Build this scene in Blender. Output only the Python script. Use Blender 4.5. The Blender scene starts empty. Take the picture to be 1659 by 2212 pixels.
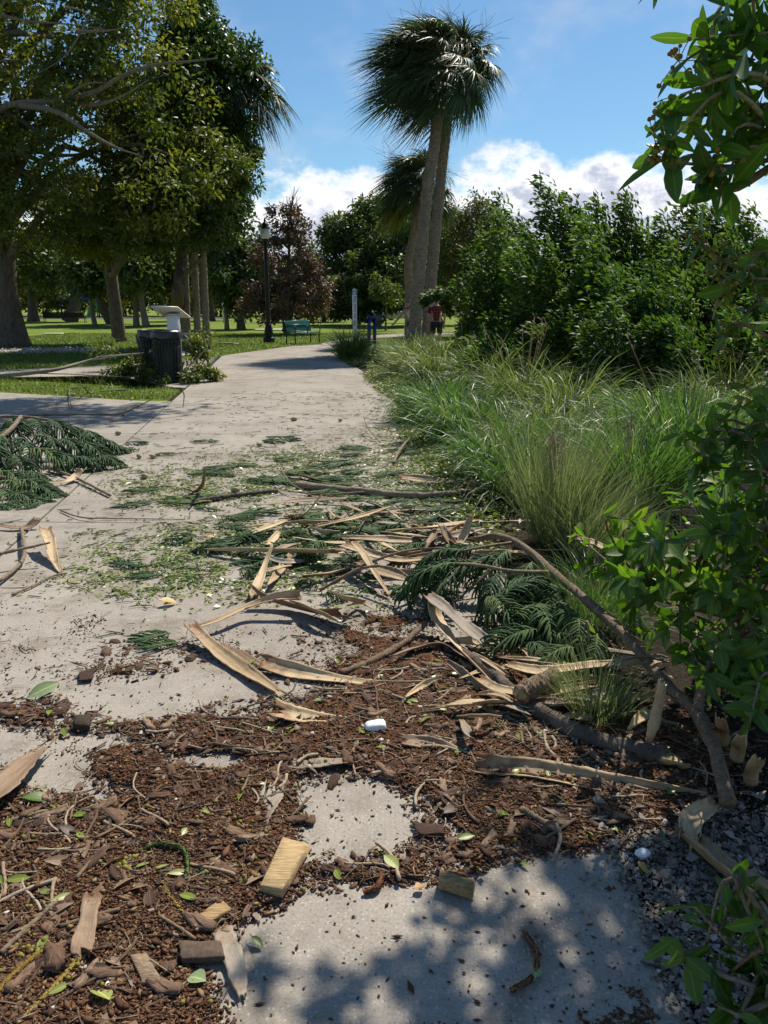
import bpy, math, random
import numpy as np
from mathutils import Vector, Matrix
rng = np.random.default_rng(11)
random.seed(5)
R = math.radians
sc = bpy.context.scene

# ------------------------------------------------------------------ camera, sky, sun, exposure
CAM_H = 1.5; PITCH = R(14.67); FP = 1721.5; CX, CY = 829.5, 1106.0
SUN_EL, SUN_AZ = R(52), R(26)          # azimuth measured from +Y towards +X
EXPOSURE = 0.52
SUN_STRENGTH, SKY_STRENGTH = 4.3, 0.13

cam_d = bpy.data.cameras.new('camera'); cam = bpy.data.objects.new('camera', cam_d)
sc.collection.objects.link(cam); sc.camera = cam
cam.location = (0, 0, CAM_H); cam.rotation_euler = (math.pi/2 - PITCH, 0, 0)
cam_d.sensor_width = 36; cam_d.lens = 28.0; cam_d.clip_start = 0.05; cam_d.clip_end = 3000

FWD = np.array([0, math.cos(PITCH), -math.sin(PITCH)])
UPV = np.array([0, math.sin(PITCH), math.cos(PITCH)])
def ray(x, y):
    return FWD + np.array([1., 0, 0])*((x-CX)/FP) + UPV*(-(y-CY)/FP)
def G(x, y, z=0.0):                     # ground point seen at a place of the photo
    d = ray(x, y); t = (z-CAM_H)/d[2]; p = d*t; return np.array([p[0], p[1], z])
def A(x, y, Y):                         # point seen at a place of the photo, at distance Y
    d = ray(x, y); t = Y/d[1]; return np.array([d[0]*t, Y, CAM_H + d[2]*t])
def proj(P):                            # world points -> photo coordinates (used for sowing litter)
    P = np.asarray(P) - np.array([0, 0, CAM_H]); z = P @ FWD
    return CX + FP*P[..., 0]/z, CY - FP*(P @ UPV)/z
def PX(d): return d/FP                  # metres per photo unit at distance d
def azel(x, y):
    d = ray(x, y); d = d/np.linalg.norm(d); return math.atan2(d[0], d[1]), math.asin(d[2])

world = bpy.data.worlds.new('World'); sc.world = world; world.use_nodes = True
def build_sky():
    nt = world.node_tree; N = nt.nodes; L = nt.links; N.clear()
    out = N.new('ShaderNodeOutputWorld'); bg = N.new('ShaderNodeBackground')
    sky = N.new('ShaderNodeTexSky'); sky.sky_type = 'NISHITA'; sky.sun_disc = False
    sky.sun_elevation = SUN_EL; sky.sun_rotation = SUN_AZ; sky.air_density = 1.0; sky.dust_density = 0.3; sky.ozone_density = 3.0
    tc = N.new('ShaderNodeTexCoord')
    def M(op, a, b=None, c=None, clamp=False):
        n = N.new('ShaderNodeMath'); n.operation = op; n.use_clamp = clamp
        for i, v in enumerate((a, b, c)):
            if v is None: continue
            if isinstance(v, (int, float)): n.inputs[i].default_value = v
            else: L.new(v, n.inputs[i])
        return n.outputs[0]
    sep = N.new('ShaderNodeSeparateXYZ'); L.new(tc.outputs['Generated'], sep.inputs[0])
    az = M('ARCTAN2', sep.outputs[0], sep.outputs[1]); el = M('ARCSINE', sep.outputs[2])
    comb = N.new('ShaderNodeCombineXYZ'); L.new(az, comb.inputs[0]); L.new(M('MULTIPLY', el, 1.5), comb.inputs[1])
    def noise(scale, det, rough, vec=comb.outputs[0]):
        n = N.new('ShaderNodeTexNoise'); n.inputs['Scale'].default_value = scale; n.inputs['Detail'].default_value = det
        n.inputs['Roughness'].default_value = rough; L.new(vec, n.inputs['Vector']); return n.outputs['Fac']
    n1 = noise(9, 7, .55); n2 = noise(30, 6, .6); n3 = noise(5, 5, .6)
    # height of the cumulus tops against azimuth
    prof = [(-700, 470), (300, 430), (500, 440), (545, 405), (610, 372), (700, 345), (790, 362), (840, 385), (900, 420), (960, 400),
            (1000, 360), (1060, 332), (1150, 322), (1215, 350), (1290, 318), (1350, 308), (1430, 328), (1480, 345), (1540, 350), (1600, 372), (1680, 350), (1800, 380), (2300, 420)]
    a0, a1 = -1.2, 1.2; cr = N.new('ShaderNodeValToRGB'); e = cr.color_ramp.elements
    pts = []
    for x, y in prof:
        aa, _ = azel(x, 400); _, ee = azel(x, y); pts.append(((aa-a0)/(a1-a0), ee/0.25))
    e[0].position = pts[0][0]; e[0].color = (pts[0][1],)*3+(1,); e[1].position = pts[-1][0]; e[1].color = (pts[-1][1],)*3+(1,)
    for p, v in pts[1:-1]:
        q = e.new(p); q.color = (v, v, v, 1)
    L.new(M('MULTIPLY_ADD', az, 1/(a1-a0), -a0/(a1-a0), True), cr.inputs[0])
    top = M('MULTIPLY', cr.outputs[0], 0.25)
    bump = M('ADD', M('MULTIPLY', M('SUBTRACT', n1, .5), .13), M('MULTIPLY', M('SUBTRACT', n2, .5), .07))
    depth = M('SUBTRACT', M('ADD', top, bump), el)            # >0 inside the cloud
    mr = N.new('ShaderNodeMapRange'); mr.interpolation_type = 'SMOOTHSTEP'; mr.inputs[1].default_value = -.006; mr.inputs[2].default_value = .024
    L.new(depth, mr.inputs[0]); mask = mr.outputs[0]
    sh = N.new('ShaderNodeValToRGB'); se = sh.color_ramp.elements
    se[0].position = 0; se[0].color = (1.0, 1.0, 1.0, 1); se[1].position = 1; se[1].color = (.58, .60, .66, 1)
    q = se.new(.22); q.color = (.95, .96, .99, 1); q = se.new(.55); q.color = (.50, .54, .66, 1)
    L.new(M('ADD', M('MULTIPLY', depth, 8.5), M('MULTIPLY', M('SUBTRACT', n2, .5), 1.3), clamp=True), sh.inputs[0])
    # thin scattered wisps higher up
    wm = N.new('ShaderNodeMapRange'); wm.interpolation_type = 'SMOOTHSTEP'; wm.inputs[1].default_value = .475; wm.inputs[2].default_value = .72
    L.new(M('ADD', M('MULTIPLY', n3, .7), M('MULTIPLY', n1, .34)), wm.inputs[0])
    hi = N.new('ShaderNodeMapRange'); hi.inputs[1].default_value = .50; hi.inputs[2].default_value = .12; L.new(el, hi.inputs[0])
    wisp = M('MULTIPLY', M('MULTIPLY', wm.outputs[0], .7), M('ADD', M('MULTIPLY', hi.outputs[0], .7), .3))
    tint = N.new('ShaderNodeMix'); tint.data_type = 'RGBA'; tint.blend_type = 'MULTIPLY'; tint.inputs[0].default_value = 1
    L.new(sky.outputs[0], tint.inputs[6]); tint.inputs[7].default_value = SKY_TINT
    def mixc(f, a, b):
        m = N.new('ShaderNodeMix'); m.data_type = 'RGBA'; L.new(f, m.inputs[0]); L.new(a, m.inputs[6]); L.new(b, m.inputs[7]); return m.outputs[2]
    def scale(c, s):
        m = N.new('ShaderNodeMix'); m.data_type = 'RGBA'; m.blend_type = 'MULTIPLY'; m.inputs[0].default_value = 1; m.inputs[7].default_value = (s, s, s, 1); L.new(c, m.inputs[6]); return m.outputs[2]
    wc = N.new('ShaderNodeRGB'); wc.outputs[0].default_value = (4.0, 4.1, 4.6, 1)
    c = mixc(wisp, tint.outputs[2], wc.outputs[0])
    c = mixc(mask, c, scale(sh.outputs[0], 6.2))
    L.new(c, bg.inputs[0]); bg.inputs[1].default_value = SKY_STRENGTH; L.new(bg.outputs[0], out.inputs[0])
SKY_TINT = (.40, .53, .575, 1)
build_sky()

SUN = np.array([math.sin(SUN_AZ)*math.cos(SUN_EL), math.cos(SUN_AZ)*math.cos(SUN_EL), math.sin(SUN_EL)])
sun_d = bpy.data.lights.new('sun', 'SUN'); sun_d.energy = SUN_STRENGTH; sun_d.angle = R(.53); sun_d.color = (1, .925, .80)
sun = bpy.data.objects.new('sun', sun_d); sc.collection.objects.link(sun)
sun.rotation_euler = Vector(SUN).to_track_quat('Z', 'Y').to_euler(); sun.location = (20, 30, 40)
sc.view_settings.view_transform = 'Standard'; sc.view_settings.look = 'None'
sc.view_settings.exposure = EXPOSURE; sc.view_settings.gamma = 1; sc.view_settings.use_curve_mapping = False
sc.cycles.max_bounces = 5; sc.cycles.diffuse_bounces = 3; sc.cycles.glossy_bounces = 2; sc.cycles.transmission_bounces = 4
sc.cycles.transparent_max_bounces = 4; sc.cycles.use_denoising = True; sc.cycles.caustics_reflective = False; sc.cycles.caustics_refractive = False

# ------------------------------------------------------------------ object helpers
COL = sc.collection
def tag(o, label=None, cat=None, group=None, kind=None):
    if label: o['label'] = label
    if cat: o['category'] = cat
    if group: o['group'] = group
    if kind: o['kind'] = kind
    return o
def thing(name, label, cat, loc=(0, 0, 0), group=None, rz=0):
    o = bpy.data.objects.new(name, None); COL.objects.link(o); o.location = [float(v) for v in loc]; o.rotation_euler = (0, 0, rz)
    o.empty_display_size = .1
    return tag(o, label, cat, group)
def copy_tree(o, parent=None):
    c = o.copy(); COL.objects.link(c); c.parent = parent
    for ch in list(o.children): copy_tree(ch, c)
    return c

class MB:                                # mesh collector: vertices, quads / triangles, per-vertex rnd and along
    def __init__(s): s.v = []; s.q = []; s.t = []; s.r = []; s.a = []; s.n = 0
    def add(s, v, q=None, t=None, r=0.5, a=0.0):
        v = np.asarray(v, float).reshape(-1, 3); k = len(v)
        s.v.append(v)
        if q is not None: s.q.append(np.asarray(q, np.int64).reshape(-1, 4)+s.n)
        if t is not None: s.t.append(np.asarray(t, np.int64).reshape(-1, 3)+s.n)
        s.r.append(np.broadcast_to(np.asarray(r, float).reshape(-1), (k,)) if np.size(r) in (1, k) else np.repeat(r, k//np.size(r)))
        s.a.append(np.broadcast_to(np.asarray(a, float).reshape(-1), (k,)))
        s.n += k
    def build(s, name, mat, parent=None, smooth=True, origin=None):
        V = np.concatenate(s.v) if s.v else np.zeros((0, 3))
        o0 = np.array(parent.location if parent is not None and origin is None else (origin if origin is not None else (0, 0, 0)), float)
        W = V-o0
        if parent is not None and origin is None and abs(parent.rotation_euler.z) > 1e-9:
            c, s_ = math.cos(-parent.rotation_euler.z), math.sin(-parent.rotation_euler.z)
            W = np.stack([W[:, 0]*c-W[:, 1]*s_, W[:, 0]*s_+W[:, 1]*c, W[:, 2]], 1)
        Q = np.concatenate(s.q) if s.q else np.zeros((0, 4), np.int64); T = np.concatenate(s.t) if s.t else np.zeros((0, 3), np.int64)
        me = bpy.data.meshes.new(name); me.vertices.add(len(W)); me.vertices.foreach_set('co', W.astype(np.float32).ravel())
        lv = np.concatenate([Q.ravel(), T.ravel()]); me.loops.add(len(lv)); me.loops.foreach_set('vertex_index', lv.astype(np.int32))
        me.polygons.add(len(Q)+len(T))
        st = np.concatenate([np.arange(len(Q))*4, len(Q)*4+np.arange(len(T))*3]); me.polygons.foreach_set('loop_start', st.astype(np.int32))
        if smooth: me.polygons.foreach_set('use_smooth', np.ones(len(Q)+len(T), bool))
        me.update(calc_edges=True); me.validate()
        for nm, arr in (('rnd', s.r), ('along', s.a)):
            at = me.attributes.new(nm, 'FLOAT', 'POINT'); at.data.foreach_set('value', np.concatenate(arr).astype(np.float32))
        if mat is not None:
            for m in (mat if isinstance(mat, (list, tuple)) else [mat]): me.materials.append(m)
        o = bpy.data.objects.new(name, me); COL.objects.link(o)
        if parent is not None: o.parent = parent
        elif origin is not None: o.location = [float(x) for x in o0]
        return o
def nrm(v): return v/np.maximum(np.linalg.norm(v, axis=-1, keepdims=True), 1e-9)
def rand_unit(n): return nrm(rng.normal(size=(n, 3)))
def tubes(mb, P, Rr, k=6, r=0.5, ell=1.0, cap=True, ref=None):   # P (B,n,3) centre lines, Rr (B,n) radii
    P = np.asarray(P, float); 
    if P.ndim == 2: P = P[None]
    Rr = np.broadcast_to(np.asarray(Rr, float), P.shape[:2]); B, n = P.shape[:2]
    T = nrm(np.gradient(P, axis=1)); rf = np.array([.13, .31, .94]) if ref is None else np.asarray(ref, float)
    S = np.cross(T, rf); bad = np.linalg.norm(S, axis=-1, keepdims=True) < .12
    S = nrm(np.where(bad, np.cross(T, np.array([1., .2, .1])), S)); U = np.cross(S, T)
    th = np.arange(k)*2*math.pi/k
    V = P[:, :, None]+Rr[:, :, None, None]*(np.cos(th)[:, None]*S[:, :, None]+ell*np.sin(th)[:, None]*U[:, :, None])
    i = np.arange(n-1)[:, None]; j = np.arange(k)[None]
    q = np.stack([i*k+j, i*k+(j+1) % k, (i+1)*k+(j+1) % k, (i+1)*k+j], -1).reshape(-1, 4)
    Q = (np.arange(B)[:, None, None]*(n*k)+q[None]).reshape(-1, 4)
    al = np.broadcast_to(np.linspace(0, 1, n)[None, :, None], (B, n, k)).ravel()
    rr = np.broadcast_to(np.asarray(r, float).reshape(-1, 1), (B, n*k)).ravel() if np.size(r) in (1, B) else np.asarray(r).ravel()
    t = None
    if cap and k >= 3:
        a = np.array([[0, jj+1, jj] for jj in range(1, k-1)]); b = np.array([[0, jj, jj+1] for jj in range(1, k-1)])+(n-1)*k
        t = (np.arange(B)[:, None, None]*(n*k)+np.concatenate([a, b])[None]).reshape(-1, 3)
    mb.add(V.reshape(-1, 3), Q, t, rr, al)
def smooth_line(pts, n):                 # Catmull-Rom through points
    p = np.asarray(pts, float); 
    if len(p) == 2: return p[0]+(p[1]-p[0])*np.linspace(0, 1, n)[:, None]
    p = np.vstack([2*p[0]-p[1], p, 2*p[-1]-p[-2]]); m = len(p)-3; out = []
    for u in np.linspace(0, m-1e-6, n):
        i = int(u); t = u-i; a, b, c, d = p[i:i+4]
        out.append(.5*(2*b+(c-a)*t+(2*a-5*b+4*c-d)*t*t+(3*b-a-3*c+d)*t**3))
    return np.array(out)
def ribbons(mb, P, Wd, side, r=0.5):     # P (B,n,3), Wd (B,n), side (B,n,3) or (B,1,3)
    B, n = P.shape[:2]; s = side*Wd[:, :, None]/2
    V = np.stack([P-s, P+s], 2)
    i = np.arange(n-1); q = np.stack([i*2, i*2+1, i*2+3, i*2+2], -1)
    Q = (np.arange(B)[:, None, None]*(n*2)+q[None]).reshape(-1, 4)
    mb.add(V.reshape(-1, 3), Q, None, np.repeat(np.broadcast_to(r, (B,)), n*2), np.broadcast_to(np.linspace(0, 1, n)[None, :, None], (B, n, 2)).ravel())
def leaves(mb, p, d, nn, L, W, r=None, hi=False, droop=.15, fold=.18):
    p = np.asarray(p, float); B = len(p); d = nrm(np.asarray(d, float)); s = nrm(np.cross(d, nn)); nn = np.cross(s, d)
    L = np.broadcast_to(L, (B,)).astype(float); W = np.broadcast_to(W, (B,)).astype(float)
    r = rng.random(B) if r is None else np.broadcast_to(r, (B,))
    if not hi:
        Ls = L[:, None]; Ws = W[:, None]
        V = np.stack([p, p+d*Ls*.45+s*Ws*.5+nn*Ws*.12, p+d*Ls-nn*Ls*droop, p+d*Ls*.45-s*Ws*.5+nn*Ws*.12], 1)
        mb.add(V.reshape(-1, 3), np.arange(B*4).reshape(-1, 4), None, np.repeat(r, 4), np.tile([0, .5, 1, .5], B)); return
    t = np.array([0, .1, .25, .45, .65, .83, .95, 1.0]); w = np.array([.06, .3, .72, 1, .95, .62, .25, .02])*.5; m = len(t)
    dr = (droop*(1+.5*rng.normal(size=B)))[:, None, None]
    cen = p[:, None]+d[:, None]*(t[None, :, None]*L[:, None, None])-nn[:, None]*(dr*(t**2)[None, :, None]*L[:, None, None])
    sd = s[:, None]*(w[None, :, None]*W[:, None, None]); up = nn[:, None]*(fold*w[None, :, None]*W[:, None, None]*2)
    V = np.stack([cen-sd+up, cen, cen+sd+up], 2)
    i = np.arange(m-1); q = np.concatenate([np.stack([i*3+c, i*3+c+1, i*3+c+4, i*3+c+3], -1) for c in (0, 1)])
    Q = (np.arange(B)[:, None, None]*(m*3)+q[None]).reshape(-1, 4)
    al = np.broadcast_to(np.array([1., 0, 1.])[None, None], (B, m, 3)).ravel()
    mb.add(V.reshape(-1, 3), Q, None, np.repeat(r, m*3), al)
def box(mb, c, sx, sy, sz, rz=0, r=.5, bev=0.0, M3=None):
    x, y, z = sx/2, sy/2, sz/2; b = min(bev, x*.9, y*.9, z*.9)
    if b <= 0:
        v = np.array([[i, j, k] for k in (-z, z) for j in (-y, y) for i in (-x, x)]); q = [[0, 2, 3, 1], [4, 5, 7, 6], [0, 1, 5, 4], [2, 6, 7, 3], [0, 4, 6, 2], [1, 3, 7, 5]]
    else:
        def ring(ix, iy, zz): return [[-ix, -iy+b, zz], [-ix+b, -iy, zz], [ix-b, -iy, zz], [ix, -iy+b, zz], [ix, iy-b, zz], [ix-b, iy, zz], [-ix+b, iy, zz], [-ix, iy-b, zz]]
        v = ring(x-b*.8, y-b*.8, -z)+ring(x, y, -z+b)+ring(x, y, z-b)+ring(x-b*.8, y-b*.8, z); v = np.array(v)
        q = [[l*8+i, l*8+(i+1) % 8, l*8+8+(i+1) % 8, l*8+8+i] for l in range(3) for i in range(8)]
        for o, f in ((0, -1), (24, 1)):
            q += [[o+0, o+1, o+2, o+3][::f], [o+0, o+3, o+4, o+7][::f], [o+4, o+5, o+6, o+7][::f]]
    if M3 is not None: v = v @ np.asarray(M3).T
    elif rz: cc, ss = math.cos(rz), math.sin(rz); v = np.stack([v[:, 0]*cc-v[:, 1]*ss, v[:, 0]*ss+v[:, 1]*cc, v[:, 2]], 1)
    mb.add(v+np.asarray(c, float), q, None, r)
def lathe(mb, c, prof, k=20, r=.5):      # prof: (radius, z) rows
    th = np.arange(k)*2*math.pi/k; prof = np.asarray(prof, float); n = len(prof)
    V = np.stack([prof[:, 0, None]*np.cos(th), prof[:, 0, None]*np.sin(th), np.repeat(prof[:, 1, None], k, 1)], -1).reshape(-1, 3)
    i = np.arange(n-1)[:, None]; j = np.arange(k)[None]
    mb.add(V+np.asarray(c, float), np.stack([i*k+j, i*k+(j+1) % k, (i+1)*k+(j+1) % k, (i+1)*k+j], -1).reshape(-1, 4), None, r)
def prism(mb, poly, z0, z1, r=.5):       # vertical prism with convex-ish outline
    p = np.asarray(poly, float); n = len(p)
    V = np.vstack([np.c_[p, np.full(n, z0)], np.c_[p, np.full(n, z1)]])
    t = [[0, i, i+1] for i in range(1, n-1)]; t = [[a, c, b] for a, b, c in t]+[[a+n, b+n, c+n] for a, b, c in t]
    mb.add(V, [[i, (i+1) % n, (i+1) % n+n, i+n] for i in range(n)], t, r)
def vnoise(x, y, seed=0):                # value noise, about 0..1
    x = np.asarray(x, float); y = np.asarray(y, float); xi = np.floor(x).astype(np.int64); yi = np.floor(y).astype(np.int64); fx = x-xi; fy = y-yi
    fx = fx*fx*(3-2*fx); fy = fy*fy*(3-2*fy)
    def h(a, b):
        n = (a*374761393+b*668265263+seed*1442695041) & 0x7fffffff; n = ((n ^ (n >> 13))*1274126177) & 0x7fffffff; return ((n ^ (n >> 16)) & 0xffff)/65535.
    return (h(xi, yi)*(1-fx)+h(xi+1, yi)*fx)*(1-fy)+(h(xi, yi+1)*(1-fx)+h(xi+1, yi+1)*fx)*fy
def fbm(x, y, seed=0, o=4):
    s = 0; a = .5
    for i in range(o): s = s+a*vnoise(x*2**i, y*2**i, seed+i*17); a *= .5
    return s/(1-.5**o)

# ------------------------------------------------------------------ materials
def base_mat(name):
    m = bpy.data.materials.new(name); m.use_nodes = True; nt = m.node_tree; return m, nt, nt.nodes['Principled BSDF']
def attr(nt, nm):
    a = nt.nodes.new('ShaderNodeAttribute'); a.attribute_name = nm; return a.outputs['Fac']
def ramp(nt, fac, stops):
    cr = nt.nodes.new('ShaderNodeValToRGB'); e = cr.color_ramp.elements; e[0].position = stops[0][0]; e[0].color = (*stops[0][1], 1)
    e[1].position = stops[-1][0]; e[1].color = (*stops[-1][1], 1)
    for p, c in stops[1:-1]: q = e.new(p); q.color = (*c, 1)
    nt.links.new(fac, cr.inputs[0]); return cr.outputs[0]
def coord(nt, scale=(1, 1, 1), kind='Object'):
    t = nt.nodes.new('ShaderNodeTexCoord'); mp = nt.nodes.new('ShaderNodeMapping'); mp.inputs['Scale'].default_value = scale
    nt.links.new(t.outputs[kind], mp.inputs[0]); return mp.outputs[0]
def geo(nt, scale=(1, 1, 1)):
    t = nt.nodes.new('ShaderNodeNewGeometry'); mp = nt.nodes.new('ShaderNodeMapping'); mp.inputs['Scale'].default_value = scale
    nt.links.new(t.outputs['Position'], mp.inputs[0]); return mp.outputs[0]
def noise(nt, vec, scale, det=4, rough=.55):
    n = nt.nodes.new('ShaderNodeTexNoise'); n.inputs['Scale'].default_value = scale; n.inputs['Detail'].default_value = det; n.inputs['Roughness'].default_value = rough
    nt.links.new(vec, n.inputs['Vector']); return n.outputs['Fac']
def voro(nt, vec, scale, out='Distance'):
    n = nt.nodes.new('ShaderNodeTexVoronoi'); n.inputs['Scale'].default_value = scale; nt.links.new(vec, n.inputs['Vector']); return n.outputs[out]
def mix(nt, f, a, b, mode='MIX'):
    m = nt.nodes.new('ShaderNodeMix'); m.data_type = 'RGBA'; m.blend_type = mode
    for i, v in ((0, f), (6, a), (7, b)):
        if isinstance(v, (int, float)): m.inputs[i].default_value = v
        elif isinstance(v, tuple): m.inputs[i].default_value = (*v, 1)
        else: nt.links.new(v, m.inputs[i])
    return m.outputs[2]
def math_(nt, op, a, b=0.0, clamp=False):
    n = nt.nodes.new('ShaderNodeMath'); n.operation = op; n.use_clamp = clamp
    for i, v in ((0, a), (1, b)):
        if isinstance(v, (int, float)): n.inputs[i].default_value = v
        else: nt.links.new(v, n.inputs[i])
    return n.outputs[0]
def bump(nt, b, h, strength=.4, dist=.01):
    n = nt.nodes.new('ShaderNodeBump'); n.inputs['Strength'].default_value = strength; n.inputs['Distance'].default_value = dist
    nt.links.new(h, n.inputs['Height']); nt.links.new(n.outputs[0], b.inputs['Normal'])
def leaf_mat(name, stops, rough=.45, trans=.35, tcol=(1.25, 1.35, .5), vein=False, spec=.5):
    m, nt, b = base_mat(name); c = ramp(nt, attr(nt, 'rnd'), stops)
    c = mix(nt, math_(nt, 'MULTIPLY', noise(nt, geo(nt), 40, 2), .5), c, mix(nt, 1., c, (.6, .65, .6), 'MULTIPLY'))
    if vein: c = mix(nt, math_(nt, 'LESS_THAN', attr(nt, 'along'), .10), c, mix(nt, 1., c, (1.7, 1.6, 1.4), 'MULTIPLY'))
    nt.links.new(c, b.inputs['Base Color']); b.inputs['Roughness'].default_value = rough; b.inputs['Specular IOR Level'].default_value = spec
    tr = nt.nodes.new('ShaderNodeBsdfTranslucent'); nt.links.new(mix(nt, 1., c, tcol, 'MULTIPLY'), tr.inputs[0])
    ms = nt.nodes.new('ShaderNodeMixShader'); ms.inputs[0].default_value = trans
    nt.links.new(b.outputs[0], ms.inputs[1]); nt.links.new(tr.outputs[0], ms.inputs[2]); nt.links.new(ms.outputs[0], nt.nodes['Material Output'].inputs[0]); return m
def rnd_mat(name, stops, rough=.8, nscale=60, namt=.5, b_=.4, bd=.004, spec=.3, stretch=(1, 1, 1), metal=0, per_object=0):
    m, nt, b = base_mat(name); f = attr(nt, 'rnd')
    if per_object: oi = nt.nodes.new('ShaderNodeObjectInfo'); f = math_(nt, 'ADD', math_(nt, 'MULTIPLY', f, 1-per_object), math_(nt, 'MULTIPLY', oi.outputs['Random'], per_object))
    c = ramp(nt, f, stops); v = coord(nt, stretch); n = noise(nt, v, nscale, 4, .65)
    c = mix(nt, namt, c, mix(nt, 1., c, ramp(nt, n, [(.3, (.35, .33, .3)), (.5, (.9, .9, .9)), (.72, (1.5, 1.45, 1.4))]), 'MULTIPLY'))
    nt.links.new(c, b.inputs['Base Color']); b.inputs['Roughness'].default_value = rough; b.inputs['Specular IOR Level'].default_value = spec; b.inputs['Metallic'].default_value = metal
    if b_: bump(nt, b, n, b_, bd)
    return m
def flat_mat(name, col, rough=.5, metal=0, spec=.5, namt=.25, nscale=25):
    return rnd_mat(name, [(0, col), (1, col)], rough, nscale, namt, .08, .002, spec, metal=metal)
MT = {}
MT['concrete'] = None
def concrete_mat():
    m, nt, b = base_mat('concrete'); v = geo(nt)
    big = noise(nt, v, .9, 6, .6); mid = noise(nt, v, 9, 5, .65); fine = noise(nt, v, 130, 3, .7)
    c = ramp(nt, big, [(.28, (.235, .205, .173)), (.5, (.32, .286, .246)), (.72, (.375, .34, .295))])
    c = mix(nt, .55, c, mix(nt, 1., c, ramp(nt, mid, [(.3, (.7, .68, .65)), (.5, (1, 1, 1)), (.75, (1.16, 1.15, 1.13))]), 'MULTIPLY'))
    c = mix(nt, .6, c, mix(nt, 1., c, ramp(nt, fine, [(.32, (.6, .58, .55)), (.5, (1, 1, 1)), (.68, (1.25, 1.24, 1.22))]), 'MULTIPLY'))
    st = noise(nt, v, 2.3, 5, .7); c = mix(nt, .8, c, mix(nt, 1., c, ramp(nt, st, [(.36, (.66, .63, .58)), (.47, (1, 1, 1)), (.62, (1, 1, 1)), (.74, (1.1, 1.09, 1.07))]), 'MULTIPLY'))
    '''wv = nt.nodes.new('ShaderNodeVectorMath'); wv.operation = 'ADD'; nz = nt.nodes.new('ShaderNodeTexNoise'); nz.inputs['Scale'].default_value = 3.5; nt.links.new(v, nz.inputs['Vector']); sc2 = nt.nodes.new('ShaderNodeVectorMath'); sc2.operation = 'SCALE'; sc2.inputs['Scale'].default_value = .5; nt.links.new(nz.outputs['Color'], sc2.inputs[0]); nt.links.new(v, wv.inputs[0]); nt.links.new(sc2.outputs[0], wv.inputs[1])
    ck = nt.nodes.new('ShaderNodeTexVoronoi'); ck.feature = 'DISTANCE_TO_EDGE'; ck.inputs['Scale'].default_value = .42; nt.links.new(wv.outputs[0], ck.inputs['Vector']); c = mix(nt, math_(nt, 'MULTIPLY', math_(nt, 'LESS_THAN', ck.outputs['Distance'], .0022), .55), c, (.08, .07, .06))'''
    cell = nt.nodes.new('ShaderNodeTexVoronoi'); cell.inputs['Scale'].default_value = 95; nt.links.new(v, cell.inputs['Vector'])
    sel = math_(nt, 'LESS_THAN', voro(nt, v, 95, 'Distance'), .34); sp = nt.nodes.new('ShaderNodeSeparateColor'); nt.links.new(cell.outputs['Color'], sp.inputs[0])
    lo = math_(nt, 'MULTIPLY', sel, math_(nt, 'GREATER_THAN', sp.outputs[0], .72)); hi = math_(nt, 'MULTIPLY', sel, math_(nt, 'LESS_THAN', sp.outputs[0], .22))
    c = mix(nt, math_(nt, 'MULTIPLY', lo, .38), c, (.56, .52, .46)); c = mix(nt, math_(nt, 'MULTIPLY', hi, .4), c, (.14, .12, .10))
    nt.links.new(c, b.inputs['Base Color']); b.inputs['Roughness'].default_value = .9; b.inputs['Specular IOR Level'].default_value = .2
    bump(nt, b, math_(nt, 'ADD', math_(nt, 'MULTIPLY', fine, .6), mid), .35, .004); return m
MT['concrete'] = concrete_mat()
def ground_mat(name, stops, s1, s2, b_=.5, bd=.02, extra=None):
    m, nt, b = base_mat(name); v = geo(nt); n1 = noise(nt, v, s1, 6, .62); n2 = noise(nt, v, s2, 4, .7)
    c = ramp(nt, math_(nt, 'ADD', math_(nt, 'MULTIPLY', n1, .5), math_(nt, 'MULTIPLY', n2, .5)), stops)
    nt.links.new(c, b.inputs['Base Color']); b.inputs['Roughness'].default_value = .95; b.inputs['Specular IOR Level'].default_value = .15; bump(nt, b, n2, b_, bd); return m
MT['lawn'] = ground_mat('lawn', [(.34, (.080, .115, .016)), (.48, (.145, .205, .028)), (.6, (.20, .25, .038)), (.72, (.26, .27, .06))], .35, 22, .8, .05)
MT['soil'] = ground_mat('soil', [(.3, (.012, .009, .006)), (.5, (.03, .022, .014)), (.7, (.06, .045, .026))], 3, 60, .8, .02)
MT['mulch'] = ground_mat('mulch', [(.33, (.028, .013, .007)), (.44, (.085, .038, .019)), (.53, (.155, .072, .036)), (.62, (.24, .13, .068)), (.72, (.36, .24, .14))], 22, 130, 1., .012)
MT['bits'] = rnd_mat('litter_bits', [(0, (.03, .014, .008)), (.35, (.095, .043, .021)), (.65, (.17, .08, .038)), (.85, (.27, .165, .085)), (1, (.36, .29, .12))], .85, 300, .4, 0)
MT['shell'] = rnd_mat('shell_chips', [(0, (.15, .12, .09)), (.45, (.28, .24, .195)), (.85, (.42, .375, .32)), (1, (.68, .65, .60))], .6, 120, .4, .2)
MT['bark'] = rnd_mat('bark', [(0, (.085, .066, .050)), (.5, (.13, .105, .082)), (1, (.19, .16, .13))], .95, 14, .75, .9, .03, stretch=(1, 1, .35))
MT['palebark'] = rnd_mat('pale_bark', [(0, (.17, .14, .11)), (.5, (.24, .205, .165)), (1, (.32, .28, .23))], .9, 22, .7, .6, .015)
MT['palmbark'] = rnd_mat('palm_bark', [(0, (.13, .098, .074)), (.5, (.235, .182, .142)), (1, (.34, .275, .225))], .95, 9, .7, .9, .03, stretch=(1, 1, 2.2))
MT['limb'] = rnd_mat('fallen_limb_bark', [(0, (.14, .095, .06)), (.5, (.23, .17, .115)), (1, (.32, .255, .18))], .9, 70, .8, .9, .006)
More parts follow.
